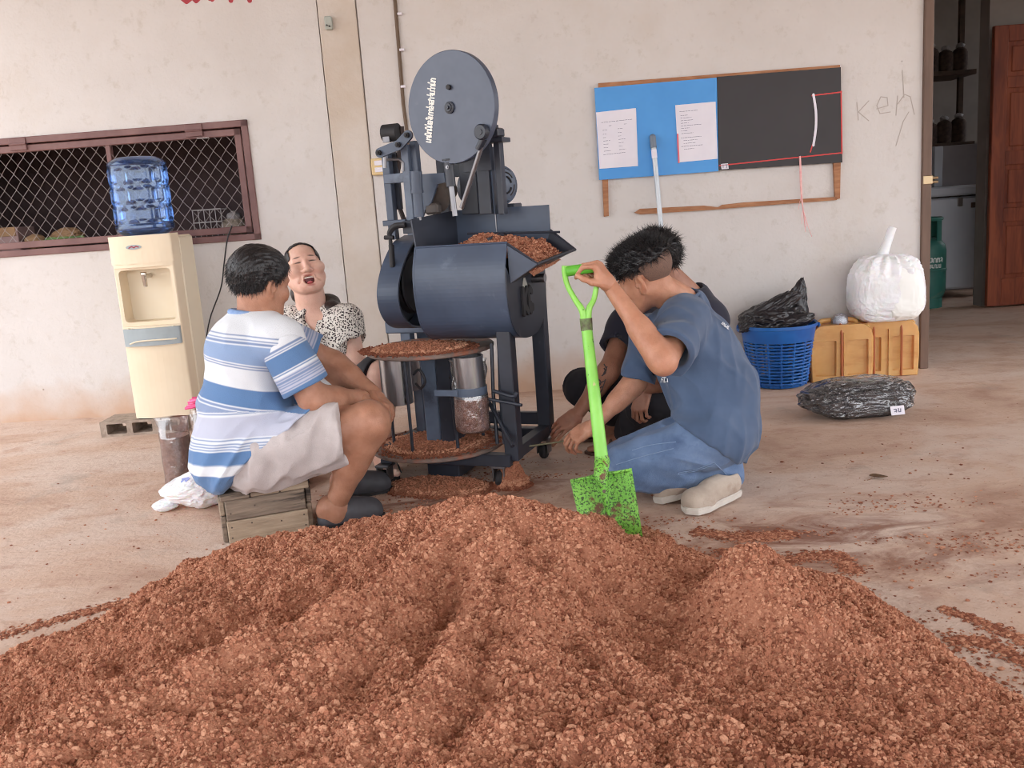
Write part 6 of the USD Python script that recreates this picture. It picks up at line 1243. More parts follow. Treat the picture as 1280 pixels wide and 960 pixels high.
s = SDF(); s.cone(hLw, hRw, .105, k=.05); s.cone(hLw, hLw + (kLw - hLw) * .98, .105, .084, k=.04); s.cone(hRw, hRw + (kRw - hRw) * .9, .103, .080, k=.04); s.cone(hLw + (kLw - hLw) * .5 + A([0, 0, -.01]), hRw + (kRw - hRw) * .5, .07, k=.05); s.plane(hLw + (kLw - hLw) * .96, A([.62, -.60, -.3]), .004); s.plane(A([0, 0, .127]), (0, 0, -1))
w1.part("skirt", surf(s, .005, lambda X, d: near(d) * folds(X, (.3, -1, .3), 20, 5, .008, 14), 2), look("black_skirt", srgb(30, 28, 32), srgb(40, 38, 44), .85, scale=20), smooth=True)
for f in (f1, f2): w1.part("sandal", xf(cat(extr(Polygon([(-.032, 0), (-.044, .12), (-.034, .19), (0, .208), (.034, .19), (.044, .12), (.032, 0), (0, -.012)]), .012), tube([(-.042, .13, .008), (-.03, .12, .044), (0, .115, .058), (.03, .12, .044), (.042, .13, .008)], .009, 8, smooth=4)), f @ trimesh.transformations.translation_matrix((0, 0, -.0117))), DARK)

# ------------------------------------------------------------------ the green shovel
SHG = look("shovel_green", srgb(126, 202, 74), srgb(150, 218, 98), .38, scale=6, extra=[(srgb(56, 84, 36), 38, .66, .70, (1, 1, .4)), (srgb(196, 190, 130), 26, .68, .72, (1, 1, .3))])
SHB = look("shovel_blade_green", srgb(116, 188, 66), srgb(142, 208, 86), .5, scale=9, bump=.002, bscale=160, extra=[(srgb(52, 84, 30), 150, .50, .58, (1, 1, 1)), (srgb(112, 70, 48), 14, .56, .62, (1, 1, 1)), (srgb(206, 214, 196), 60, .68, .72, (1, 1, 1))])
SHGD = look("grip_green", srgb(84, 166, 46), srgb(100, 184, 60), .45, scale=8)
gL, gR = A([.186, 2.85, .783]), A([.284, 2.845, .790]); nk = A([.2415, 2.82, .632]); sk = A([.2425, 2.818, .600]); sb_ = A([.255, 2.682, .215])
BL = atY(713, 600, 2.65); BR = atY(790, 588, 2.635); BB = atY(813, 684, 2.545)
shv = Thing("shovel", "bright green D-handle shovel stuck upright in the sawdust heap", "shovel", tuple(BB))
shv.part("grip", cat(cyl(gL + (gR - gL) * .05, gR, .0165, .0155, n=20), cyl(gR, gR + (gR - gL) * .03, .0155, .010, n=20)), SHGD, smooth=40)
shv.part("yoke", cat(tube([gL + [.002, 0, .018], gL + [.001, 0, .0], gL + [.006, -.001, -.04], gL + [.026, -.012, -.085], nk + [-.010, 0, .03], nk + [-.005, 0, -.01]], [.0095, .0095, .0085, .009, .0105, .012], 10, smooth=5), tube([gR + [.0, .004, .0], gR + [.002, .002, -.035], gR + [-.012, -.008, -.095], nk + [.012, .002, .035], nk + [.005, 0, -.01]], [.0095, .0085, .0085, .010, .012], 10, smooth=5)), SHG, smooth=50)
shv.part("ferrule", cyl(nk + [0, 0, .006], sk, .0195, .0185, n=20), look("ferrule_dark", srgb(84, 76, 58), srgb(120, 150, 90), .5, scale=30))
shv.part("shaft", cyl(sk + [0, 0, .004], sb_, .0170, .0205, n=24), SHG, smooth=50)
# blade in its own frame: x across, y down the blade, z out of its face
ex = unit(BR - BL); ey = unit(BB - BR - ex * ((BB - BR) @ ex) * .55); ex = unit(ex - ey * (ex @ ey)); ez = np.cross(ex, ey); ez = ez if ez[1] < 0 else -ez
wB, lB = np.linalg.norm(BR - BL) * 1.0, .255
nxB, nyB = 34, 36; V = []
for side in (0, 1):
    for j in range(nyB):
        v = j / (nyB - 1)
        for i in range(nxB):
            u = i / (nxB - 1) * 2 - 1; hwid = wB / 2 * (1 - .10 * v) * (1 if v < .9 else 1 - .25 * ((v - .9) / .1) ** 2); z = -.024 * (1 - u * u) * (1 - .45 * v) + .012 * abs(u) ** 4 + .014 * math.exp(-(u / .13) ** 2) * max(0, 1 - v * 1.15)
            yy = v * lB - .012 * (1 - abs(u)) * (1 - v) + .012 * (1 - u * u) * v
            V.append((BL + BR) / 2 + ex * u * hwid + ey * yy + ez * (z - side * .0025))
V = np.array(V); I = np.arange(nxB * nyB).reshape(nyB, nxB); q = np.stack([I[:-1, :-1], I[:-1, 1:], I[1:, 1:], I[1:, :-1]], -1).reshape(-1, 4); f = np.vstack([q[:, [0, 1, 2]], q[:, [0, 2, 3]]]); n0 = nxB * nyB
rim = np.concatenate([I[0, :], I[1:, -1], I[-1, -2::-1], I[-2:0:-1, 0]]); r2 = np.roll(rim, -1); f = np.vstack([f, f[:, ::-1] + n0, np.stack([rim, rim + n0, r2 + n0], 1), np.stack([rim, r2 + n0, r2], 1)])
shv.part("blade", TM(V, f), SHB, smooth=40)
bt = (BL + BR) / 2 + ez * (-.006)
shv.part("socket", tube([sb_ + unit(sk - sb_) * .02, sb_, bt + ez * .008 + ey * .0, bt + ey * .05 + ez * .004, bt + ey * .12 - ez * .004], [.021, .024, .021, .013, .004], 14, smooth=5), SHB, smooth=50)
for s_, w_ in ((-1, .5), (1, .5)): shv.part("foot_edge", tube([bt + ex * s_ * wB * .12 + ez * .0, bt + ex * s_ * wB * .3 + ez * .010, bt + ex * s_ * wB * .5 + ez * .012], .004, 8), SHB)
for (u, v) in ((.02, .02), (.0, .05)): shv.part("rivet", cyl(bt + ey * v + ez * .018, bt + ey * v + ez * .026, .005, n=10), NAIL)

# ------------------------------------------------------------------ the man in the blue t-shirt, kneeling, one hand on the shovel
m3_ = Thing("person", "kneeling man in a blue t-shirt and jeans, one hand on the green shovel's grip", "person", (.75, 2.98, 0))
h3 = pose(atY(806, 345, 3.02), (-.76, .56, -.34), (-.24, -.02, .97)); Q3 = .95
N3 = atY(852, 377, 3.05); s3L, s3R = atY(853, 405, 2.905), atY(812, 420, 3.19); P3_, W3, C3 = atY(893, 535, 2.99), atY(890, 485, 3.01), atY(866, 440, 3.04)
e3L, w3L = atY(829, 452, 2.70), A([.325, 2.84, .728]); e3R, w3R = atY(794, 478, 3.20), atY(741, 533, 3.14)
hp3L, kn3L, an3L = atY(890, 546, 2.90), atY(785, 582, 2.90), atY(912, 590, 2.93); hp3R, kn3R, an3R = atY(888, 538, 3.09), atY(778, 574, 3.12), atY(872, 588, 3.14)
up3 = unit(C3 - P3_); t3 = basis((-1, .10, -.1), up3)
def torso3(s, g=0.0, k=.06):
    s.cone(hp3L, hp3R, .090 + (g if g > 0 else -.02), k=k); s.ell(P3_ + A([.02, 0, .0]), tuple(A([.135, .110, .09]) + (g if g > 0 else -.04)), t3, k=k); s.ell(W3, (.150 + g, .135 + g, .14 + g), t3, k=k); s.ell(C3, (.156 + g, .122 + g, .125 + g), t3, k=k)
    s.cone(s3L + A([.008, .03, -.015]), s3R + A([.008, -.02, -.015]), .050 + g, k=k); s.cone(N3 + A([.01, 0, -.015]), s3L + A([.01, .03, .0]), .040 + g, .042 + g, k=.05); s.cone(N3 + A([.01, 0, -.015]), s3R + A([.01, -.03, .0]), .040 + g, .038 + g, k=.05); return s
s = torso3(SDF(), -.014); s.cone(N3 + A([.015, .01, -.03]), h3[:3, 3] + h3[:3, :3] @ A([0, -.02, -.045]), .052, .052, k=.03); arm(s, s3L, e3L, w3L, (.044, .041, .038, .025)); arm(s, s3R, e3R, w3R, (.044, .039, .036, .024)); leg(s, hp3L, kn3L, an3L, (.068, .052, .05, .034)); leg(s, hp3R, kn3R, an3R, (.068, .052, .05, .034))
bA = surf(s, .005); hA = surf(scaled(head_sdf(), Q3).moved(h3).join(SDF().cone(h3[:3, 3] + h3[:3, :3] @ A([0, -.02, -.045]), N3, .052, .054, k=.02)), .0022)
pn = unit(A([-.82, .40, -.40])); gf = unit(A([-.46, .02, .80])); HG = pose(w3L, gf, -pn)
HD = pose(w3R, unit(A([-.72, .08, -.42])), A([.0, -.55, .83]))
gh = surf(hand_sdf(((62, 42, 20), (70, 78, 50), (72, 80, 52), (74, 80, 52)), spread=.05, thumb=(.75, .7), side=1, q=.92).moved(HG), .0025)
dh = surf(hand_sdf(((28, 25, 18), (34, 32, 22), (40, 36, 26), (46, 40, 28)), spread=.07, thumb=(.25, .2), side=-1, q=.90).moved(HD), .0025)
full = fuse(bA, hA, gh, dh); tint(m3_.part("body", full, SK3, smooth=True), full, face_spots(h3, Q3))
# hair: longer tousled top, shaved sides and nape
side3 = lambda x, y, z: np.where(y > .05, z - .062, np.where(y > .008, z - (.002 + 1.3 * (y - .008)), np.where(y > -.034, z - .012, z + .054 + .35 * (y + .034) + .004 * np.sin(x * 120) + .004 * np.sin(y * 210))))
m3_.part("shaved_sides", cover(h3, Q3, side3, thick=.0032), STUB, smooth=True)
top3 = lambda x, y, z: np.where(y > .055, z - .058, z - (.036 + .15 * np.clip(-y - .02, 0, 1) - .12 * np.clip(y, 0, 1) + .006 * np.sin(y * 90)))
tm3 = cover(h3, Q3, top3, thick=.014, disp=lambda X, d: .008 * (meshkit.fbm(X * 60, 3, 5) - .5) * 2, lobes=[((0, .052, .082), (.048, .040, .030))])
m3_.part("hair", tm3, HAIR, smooth=True)
p, nn = hair_roots(tm3, 4600, 5); strands(m3_, "hair_strands", p - nn * .004, nn * .9 + h3[:3, :3] @ A([0, .35, .10]), .026, .0010, HAIR, 6, .35)
p, nn = hair_roots(tm3, 900, 15); fr_ = ((p - h3[:3, 3]) @ h3[:3, :3])[:, 1] > .03; strands(m3_, "fringe_strands", p[fr_] - nn[fr_] * .004, nn[fr_] * .4 + h3[:3, :3] @ A([0, .7, -.3]), .036, .0008, HAIR, 8, .3)
# t-shirt
JEANS = SDF(); JEANS.cone(hp3L, hp3R, .092, k=.05); JEANS.ell(P3_ + A([.025, 0, -.015]), (.140, .108, .085), t3, k=.05); JEANS.cone(hp3L, kn3L, .092, .070, k=.05); JEANS.cone(hp3R, kn3R, .090, .066, k=.05)
JEANS.cone(kn3L + A([.0, 0, -.018]), an3L + A([-.01, 0, -.002]), .066, .050, k=.035); JEANS.cone(kn3R + A([0, 0, -.018]), an3R + A([-.01, 0, -.005]), .062, .050, k=.035); bJ = JEANS.bounds()
TSH = look("tshirt_blue", srgb(64, 82, 110), srgb(78, 96, 124), .9, scale=7, sheen_weight=.15, bump=.0008, bscale=500)
d3L, d3R = unit(e3L - s3L), unit(e3R - s3R); o3L, o3R = s3L + d3L * .185, s3R + d3R * .150
s = SDF(); sleeve(s, s3L + A([.01, .02, .01]), o3L, .070, .080, .066); sleeve(s, s3R, o3R, .060, .064, .054); torso3(s, .014, .05); s.call(lambda X: JEANS(X, .2) - .012, bJ[0] - .05, bJ[1] + .05, .02)
hq0, hq1 = atY(836, 518, 2.88), atY(948, 588, 2.88); hn3 = unit(np.cross(unit(hq1 - hq0), A([0.05, 1, 0]))); s.plane(hq0, hn3 if hn3[2] < 0 else -hn3, .004); s.cone(N3 + A([.005, 0, .006]), N3 + A([-.07, 0, .2]), .058, .07, k=.01, op="s")
tsm = surf(s, .0045, lambda X, d: near(d) * (folds(X, (.7, .2, -.7), 12, 3.5, .020, 21, 2.2) + folds(X, (.2, .1, 1), 18, 4, .016, 22, 2.2) * np.clip((X[:, 0] - .5) / .2, 0, 1) + 1.0 * folds(X, (-.8, -.1, .5), 20, 5, .026, 23, 2.2) * np.exp(-((X - (W3 + A([-.06, -.08, -.04]))) ** 2).sum(1) / .012)), 2)
m3_.part("t_shirt", tsm, TSH, smooth=True)
nb = frame_of(unit(A([-.07, 0, .2]))); m3_.part("neck_rib", tube([N3 + A([.003, 0, .008]) + nb[0] * .060 * math.cos(t) + nb[1] * .060 * math.sin(t) for t in np.linspace(0, 2 * np.pi, 32, endpoint=False)], .0065, 8, closed=True), TSH, smooth=True)
def proj_text(lines, w, mesh, o, ux, uz, n, sc, lift=.0015):
    """Flat print laid onto a curved surface along direction n."""
    sh = strokes([[(a * sc, b * sc) for a, b in l] for l in lines], w); m = weld(extr(sh, .001)).subdivide().subdivide(); v = np.array(m.vertices); W = np.asarray(o) + v[:, :1] * np.asarray(ux) + v[:, 1:2] * np.asarray(uz); sv = tri(mesh)[0]
    from scipy.spatial import cKDTree
    pr_ = np.stack([sv @ unit(ux), sv @ unit(uz)], 1); depth = sv @ n; keep = (np.abs(pr_ - [np.dot(o, unit(ux)), np.dot(o, unit(uz))]) < .12).all(1); kt = cKDTree(pr_[keep]); dk = depth[keep]; out = []
    for p_ in W:
        ii = kt.query_ball_point([p_ @ unit(ux), p_ @ unit(uz)], .007); base = p_ - n * (p_ @ n); out.append(base + n * ((max(dk[ii]) if ii else p_ @ n) + lift))
    return TM(np.array(out) + v[:, 2:] * n, m.faces)
nv = unit(CAM * 1.0 - atY(830, 475, 2.9)); rx = unit(np.cross(FW, UP)); 
WPRINT = look("white_print", srgb(222, 224, 228), None, .8)
m3_.part("sleeve_print", proj_text([[(0, 0), (.1, 1), (.5, .6), (.6, 0)], [(.8, 1), (.9, 0), (1.4, .2)], [(.3, 1.3), (1.2, 1.2)], [(1.6, .9), (1.7, .1)]], .003, tsm, atY(826, 478, 2.90), rx, unit(A([.1, 0, 1])), nv, .013), WPRINT, smooth=False, label="small white print on the chest")
m3_.part("back_print", proj_text([[(0, .2), (.3, 1)], [(.4, .1), (.8, 1), (1.0, .1)], [(1.4, 1), (1.3, 0), (1.8, .2)], [(2.2, .9), (2.0, .1)], [(2.6, 1), (2.4, 0), (2.9, .1)]], .0028, tsm, atY(901, 406, 2.98), unit(rx * .82 - A([0, 0, 1]) * .57), unit(A([.5, 0, .86])), nv, .010), WPRINT, smooth=False, label="small white print on the back of the shoulder")
# jeans
JEAN = look("denim", srgb(84, 106, 140), srgb(108, 130, 164), .85, scale=9, stretch=(1, 1, 1), bump=.0012, bscale=420, extra=[(srgb(132, 152, 182), 4, .55, .72, (1, 1, 1)), (srgb(66, 86, 120), 5, .6, .75, (1, 1, 1))], sheen_weight=.1)
s = SDF(); s.call(lambda X: JEANS(X, .3), bJ[0], bJ[1], 0); s.plane(A([0, 0, .004]), (0, 0, -1))
jm = surf(s, .0045, lambda X, d: near(d) * (folds(X, (.9, .1, -.35), 20, 5, .018, 31, 2.2) + folds(X, (.35, .1, .9), 24, 7, .024, 32, 2.2) * np.clip((.085 - X[:, 2]) / .05, 0, 1)), 2)
m3_.part("jeans", jm, JEAN, smooth=True)
SEAM = look("seam_pale", srgb(122, 142, 172), None, .9)
def on_mesh(mesh, pts, n, lift=.001, k=4):
    """A seam that follows the surface seen along n."""
    from scipy.spatial import cKDTree
    sv = tri(mesh)[0]; fx_, fy2, _ = frame_of(n); kt = cKDTree(np.stack([sv @ fx_, sv @ fy2], 1)); out = []
    for p_ in spline(np.array(pts), k):
        ii = kt.query_ball_point([p_ @ fx_, p_ @ fy2], .006); out.append(p_ - n * (p_ @ n) + n * ((max(sv[ii] @ n) if ii else p_ @ n) + lift))
    return np.array(out)
for pts in ([(790, 563), (815, 556), (845, 552)], [(847, 591), (870, 586), (891, 577)], [(847, 593), (870, 588), (893, 579)], [(892, 577), (901, 586), (912, 598)], [(770, 581), (800, 571), (842, 560)]): m3_.part("seam", tube(on_mesh(jm, [atY(*q, 2.84) for q in pts], nv), .0014, 5), SEAM)
# canvas shoes
SHOE = look("shoe_canvas", srgb(168, 152, 138), srgb(190, 176, 162), .9, scale=12, bump=.001, bscale=300, extra=[(srgb(140, 112, 92), 6, .55, .72, (1, 1, 1))])
SOLE = look("shoe_sole", srgb(196, 188, 180), srgb(212, 206, 198), .7, scale=12)
def shoe(M, owner):
    s = SDF(); s.cone((0, .03, .040), (0, .19, .032), .036, .036, k=.02); s.cone((-.006, .17, .030), (.006, .20, .030), .040, k=.02); s.cone((0, .03, .055), (0, .12, .05), .034, .032, k=.03); s.ell((0, .03, .105), (.026, .045, .045), k=.006, op="s"); s.plane((0, 0, .014), (0, 0, -1))
    path = owner.part("shoe", xf(surf(s, .003), M), SHOE, smooth=True)
    out = Polygon([(-.032, .0), (-.038, .06), (-.040, .13), (-.045, .18), (-.036, .225), (0, .245), (.036, .225), (.045, .18), (.040, .13), (.038, .06), (.032, 0), (0, -.012)]).buffer(-.01).buffer(.01, quad_segs=6)
    owner.part("sole", xf(cat(extr(out, .022), mv(extr(out.buffer(.002).difference(out.buffer(-.002)), .012), (0, 0, .006))), M), SOLE, parent=path)
    for k in range(4): y = .115 + .018 * k; owner.part("lace", xf(tube([(-.022, y, .072 - .006 * k), (0, y + .003, .083 - .007 * k), (.022, y, .072 - .006 * k)], .0026, 6, smooth=4), M), SOLE, parent=path)
hb, tb3 = atY(936, 609, 2.955), atZ(860, 642, .006); sm1 = pose(hb, tb3 - hb, A([-.25, -.25, .93])); sm1[:3, 3] = tb3 - sm1[:3, 1] * .235
shoe(sm1, m3_)
sm2 = pose(atZ(905, 602, .05), A([-.96, -.1, -.22]), A([-.2, 0, .97])); sm2[2, 3] += .004 - (sm2 @ A([0, .235, 0, 1]))[2]; shoe(sm2, m3_)

# ------------------------------------------------------------------ the man in the dark navy shirt, crouching behind
m4 = Thing("person", "man in a dark navy shirt with a tattooed forearm, crouching behind the blue t-shirt", "person", (.74, 3.5, 0))
h4 = pose(atY(818, 329, 3.44), (-.66, .66, -.32), (-.16, -.04, .98)); Q4 = .95
N4 = atY(862, 372, 3.47); s4R, s4L = atY(783, 404, 3.66), atY(884, 402, 3.38); P4, W4, C4 = A([.76, 3.52, .20]), A([.72, 3.52, .36]), A([.665, 3.51, .515])
e4R, w4R = atY(762, 462, 3.52), atY(722, 517, 3.44); e4L, w4L = A([.58, 3.30, .34]), atY(806, 487, 3.40)
hp4R, kn4R, an4R = A([.72, 3.60, .19]), atY(728, 484, 3.66), A([.42, 3.74, .085]); hp4L, kn4L, an4L = A([.74, 3.42, .19]), atY(801, 505, 3.46), atY(783, 548, 3.56)
t4 = basis((-1, .25, -.1), unit(C4 - P4))
def torso4(s, g=0.0, k=.06):
    s.cone(hp4L, hp4R, .088 + g, k=k); s.ell(W4, (.132 + g, .105 + g, .14 + g), t4, k=k); s.ell(C4, (.148 + g, .102 + g, .12 + g), t4, k=k); s.cone(s4L + A([0, .02, -.01]), s4R + A([.01, -.02, -.01]), .05 + g, k=k)
    s.cone(N4 + A([.01, 0, -.015]), s4L + A([0, .02, .01]), .042 + g, .042 + g, k=.05); s.cone(N4 + A([.01, 0, -.015]), s4R + A([.02, -.03, .01]), .042 + g, .04 + g, k=.05); return s
s = torso4(SDF(), -.012); s.cone(N4 + A([.015, .01, -.03]), h4[:3, 3] + h4[:3, :3] @ A([0, -.02, -.045]), .052, .052, k=.03); arm(s, s4R, e4R, w4R, (.044, .040, .038, .026)); arm(s, s4L, e4L, w4L, (.044, .039, .036, .025)); leg(s, hp4R, kn4R, an4R, (.07, .054, .05, .034)); leg(s, hp4L, kn4L, an4L, (.07, .053, .05, .034))
H5, H6 = pose(w4R, unit(A([-.70, -.25, -.42])), A([-.25, -.85, .45])), pose(w4L, unit(A([-.25, -.25, -.62])), A([-.5, -.72, .4]))
f7, f8 = pose(A([an4R[0] + .05, an4R[1], .012]), (-1, .15, 0), (0, 0, 1)), pose(A([an4L[0] + .05, an4L[1], .012]), (-1, -.05, 0), (0, 0, 1))
full = fuse(surf(s, .005), surf(scaled(head_sdf(), Q4).moved(h4).join(SDF().cone(h4[:3, 3] + h4[:3, :3] @ A([0, -.02, -.045]), N4, .052, .054, k=.02)), .0026), surf(hand_sdf(((10, 12, 8), (26, 26, 18), (34, 34, 22), (40, 36, 24)), spread=.08, thumb=(.15, .1), side=1, q=.9).moved(H5), .0025), surf(hand_sdf((42, 46, 30), side=-1, q=.9).moved(H6), .0025),
            *[surf(foot_sdf().moved(f).join(SDF().cone(a, a + A([.01, 0, -.03]), .033, .031, k=.03)), .0035) for f, a in ((f7, an4R), (f8, an4L))])
tint(m4.part("body", full, SK4, smooth=True), full, face_spots(h4, Q4))
hr4 = cover(h4, Q4, lambda x, y, z: np.where(y > .052, z - .064, np.where(y > .01, z - (.0 + 1.3 * (y - .01)), np.where(y > -.034, z - .012, z + .056 + .3 * (y + .034)))), thick=.014, disp=lambda X, d: .006 * (meshkit.fbm(X * 55, 3, 15) - .5) * 2)
m4.part("hair", hr4, HAIR, smooth=True)
p, nn = hair_roots(hr4, 4600, 9); strands(m4, "hair_strands", p - nn * .004, nn * .6 + h4[:3, :3] @ A([0, .25, -.25]), .026, .0010, HAIR, 16, .5)
NAVY = look("navy_cloth", srgb(30, 30, 46), srgb(38, 38, 54), .9, scale=9, sheen_weight=.1)
d4R, d4L = unit(e4R - s4R), unit(e4L - s4L); s = SDF(); sleeve(s, s4R, s4R + d4R * .125, .062, .068, .056); sleeve(s, s4L, s4L + d4L * .14, .062, .068, .056); torso4(s, .013, .05); s.ell(P4 + A([.02, 0, .02]), (.14, .11, .10), t4, k=.05); s.plane(P4 + A([0, 0, -.03]), (-.2, 0, -1), .005); s.cone(N4 + A([.005, 0, .006]), N4 + A([-.07, 0, .2]), .058, .07, k=.01, op="s")
m4.part("navy_shirt", surf(s, .005, lambda X, d: near(d) * folds(X, (.5, .1, .8), 16, 4, .018, 41, 2.2), 2), NAVY, smooth=True)
m4.part("collar", tube([N4 + A([.003, 0, .014]) + nb[0] * .060 * math.cos(t) + nb[1] * .060 * math.sin(t) for t in np.linspace(0, 2 * np.pi, 32, endpoint=False)], .010, 8, closed=True), NAVY, smooth=True)
s = SDF(); s.cone(hp4L, hp4R, .092, k=.05); s.cone(hp4L, kn4L, .088, .066, k=.04); s.cone(hp4R, kn4R, .088, .068, k=.04); s.cone(kn4L, an4L + A([0, 0, .01]), .062, .050, k=.03); s.cone(kn4R, an4R + A([0, 0, .01]), .064, .050, k=.03); s.plane(A([0, 0, .05]), (0, 0, -1))
m4.part("trousers", surf(s, .005, lambda X, d: near(d) * folds(X, (.6, .1, .6), 18, 4, .018, 43, 2.2), 2), look("black_trousers", srgb(28, 26, 32), srgb(38, 36, 42), .9, scale=20), smooth=True)
TAT = look("tattoo_ink", srgb(72, 62, 62), None, .6)
from scipy.spatial import cKDTree as _K
sv = tri(full)[0]; nv4 = unit(CAM - e4R)
for pts in ([(755, 455), (758, 462), (754, 468), (759, 458)], [(752, 470), (757, 466), (755, 460)], [(746, 472), (751, 478), (747, 486), (753, 483)], [(757, 474), (752, 488), (748, 492)], [(748, 480), (756, 476)]): m4.part("tattoo", tube(on_mesh(full, [atY(*q, 3.46) for q in pts], nv4, .0002), .0022, 5), TAT)
for f in (f7, f8): m4.part("sandal", xf(cat(extr(Polygon([(-.034, 0), (-.046, .12), (-.036, .20), (0, .222), (.036, .20), (.046, .12), (.034, 0), (0, -.012)]), .012), tube([(-.044, .13, .008), (-.03, .12, .046), (0, .115, .06), (.03, .12, .046), (.044, .13, .008)], .009, 8, smooth=4)), f @ trimesh.transformations.translation_matrix((0, 0, -.0117))), look("sandal_brown", srgb(84, 58, 46), None, .7))
ra, rb_ = atY(640, 561, 3.28), atY(722, 549, 3.28)
rod = Thing("thin_rod", "thin metal rod held out low in front of the navy-shirted man's hand", "rod", tuple(ra)); rod.part("rod_bar", cyl(ra, rb_, .0035, n=8), look("rod_grey", srgb(120, 116, 90), None, .5, metal=.3))

# ================================================================== THE HEAP OF SAWDUST
SAW = look("sawdust", srgb(152, 98, 76), srgb(190, 136, 108), 0.95, scale=120, detail=5, spread=(0.3, 0.7), spec=0.15, bump=0.004, bscale=260, extra=[(srgb(127, 75, 58), 3.0, 0.5, 0.72, (1, 1, 1)), (srgb(204, 154, 126), 40.0, 0.58, 0.7, (1, 1, 1))])
CRUMB = [look("crumb_mid", srgb(160, 104, 80), srgb(187, 131, 104), 0.95, scale=150, spec=0.15), look("crumb_light", srgb(187, 131, 104), srgb(210, 162, 132), 0.95, scale=150, spec=0.15), look("crumb_dark", srgb(122, 73, 57), srgb(148, 93, 71), 0.95, scale=150, spec=0.15)]
from scipy.ndimage import distance_transform_edt, gaussian_filter, map_coordinates
HX0, HX1, HY0, HY1, HS = -1.9, 1.75, 0.25, 2.95, 0.0075
hx, hy = np.arange(HX0, HX1, HS), np.arange(HY0, HY1, HS)
GX, GY = np.meshgrid(hx, hy, indexing="ij")
foot = [atZ(*q)[:2] for q in [(-120, 900), (0, 838), (130, 776), (240, 722), (330, 692), (400, 680)]] + [(-.55, 2.82), (-.32, 2.79), (0.02, 2.85), (.28, 2.76), (.42, 2.62)] + [atZ(*q)[:2] for q in [(860, 690), (930, 712), (1010, 738), (1075, 748), (1150, 785), (1215, 840), (1290, 890), (1400, 940)]] + [(1.5, .9), (1.0, .3), (-1.0, .3), (-1.6, 1.0)]
foot = spline(foot + [foot[0]], 6)
import shapely
inside = shapely.contains_xy(Polygon(foot), GX, GY)
dist = distance_transform_edt(inside) * HS
def gb(px, py, z, a, sx, sy, ang=0.0):                # a bump or hollow of the heap at a place on it
    c = atZ(px, py, z); ca, sa = math.cos(ang), math.sin(ang); dx, dy = GX - c[0], GY - c[1]
    return a * np.exp(-((dx * ca + dy * sa) / sx) ** 2 - ((-dx * sa + dy * ca) / sy) ** 2)
P3 = np.stack([GX, GY, 0 * GX], -1)
cap = 0.275 - 0.13 * np.clip((GX - 0.25) / 0.5, 0, 1) - 0.05 * np.clip((-GX - .5) / .6, 0, 1)
cap = cap + gb(625, 640, .31, .135, .22, .22) + gb(500, 655, .2, .035, .10, .12) + gb(945, 775, .16, .115, .12, .20) + gb(1000, 800, .13, .03, .2, .12)
cap = cap + gb(850, 775, .14, -.10, .11, .26, -.5) + gb(1055, 772, .1, -.07, .05, .05) + gb(1145, 812, .07, -.10, .085, .055, -.5)
cap = cap + .05 * (meshkit.fbm(P3 * 2.2 + 3.1, 3, 4) - .5) * np.clip(dist / .3, 0, 1)
cap = np.clip(cap, .02, 1)
hz = cap * (1 - np.exp(-dist * (0.62 + gb(628, 640, .31, .45, .24, .30)) / cap))
pk = atZ(625, 640, .3); ang = np.arctan2(GX - pk[0], pk[1] - GY); rad = np.hypot(GX - pk[0], GY - pk[1])
gul = meshkit.fbm(np.stack([ang * 3.2 + 7 + .5 * (meshkit.noise(P3 * 3, 8) - .5), rad * .8, 0 * ang], -1), 3, 21) - .5
soft = np.clip(dist / .12, 0, 1)
hz = hz + soft * np.clip(rad / .5, 0, 1) * gul * .23
hz = hz + soft * (gb(948, 768, .15, .055, .09, .14) + gb(862, 748, .12, -.065, .10, .20, -.4) + gb(1140, 806, .07, -.06, .085, .05, -.5) + gb(1062, 776, .1, -.045, .06, .05) + gb(700, 700, .28, .03, .06, .25, -.25) + gb(560, 740, .25, -.03, .05, .22, .2))
hz = gaussian_filter(hz, 1.2)
hz += soft * (.026 * (meshkit.noise(P3 * 19, 2) - .5) + .015 * (meshkit.noise(P3 * 44, 3) - .5) + .009 * (meshkit.noise(P3 * 90, 5) - .5))
hz = np.where(inside, np.maximum(hz, .001), -.02)
nx_, ny_ = GX.shape; idx = np.arange(nx_ * ny_).reshape(nx_, ny_)
q = np.stack([idx[:-1, :-1], idx[1:, :-1], idx[1:, 1:], idx[:-1, 1:]], -1).reshape(-1, 4)
keep = inside.ravel()[q].any(1); q = q[keep]
hm = TM(np.stack([GX, GY, hz], -1).reshape(-1, 3), np.vstack([q[:, [0, 1, 2]], q[:, [0, 2, 3]]])); hm.remove_unreferenced_vertices()
heap = Thing("sawdust_heap", "big reddish-brown heap of damp sawdust filling the foreground floor", "sawdust heap", (0, 1.6, 0), kind="stuff")
heap.part("heap_body", hm, SAW, smooth=True, kind="stuff")

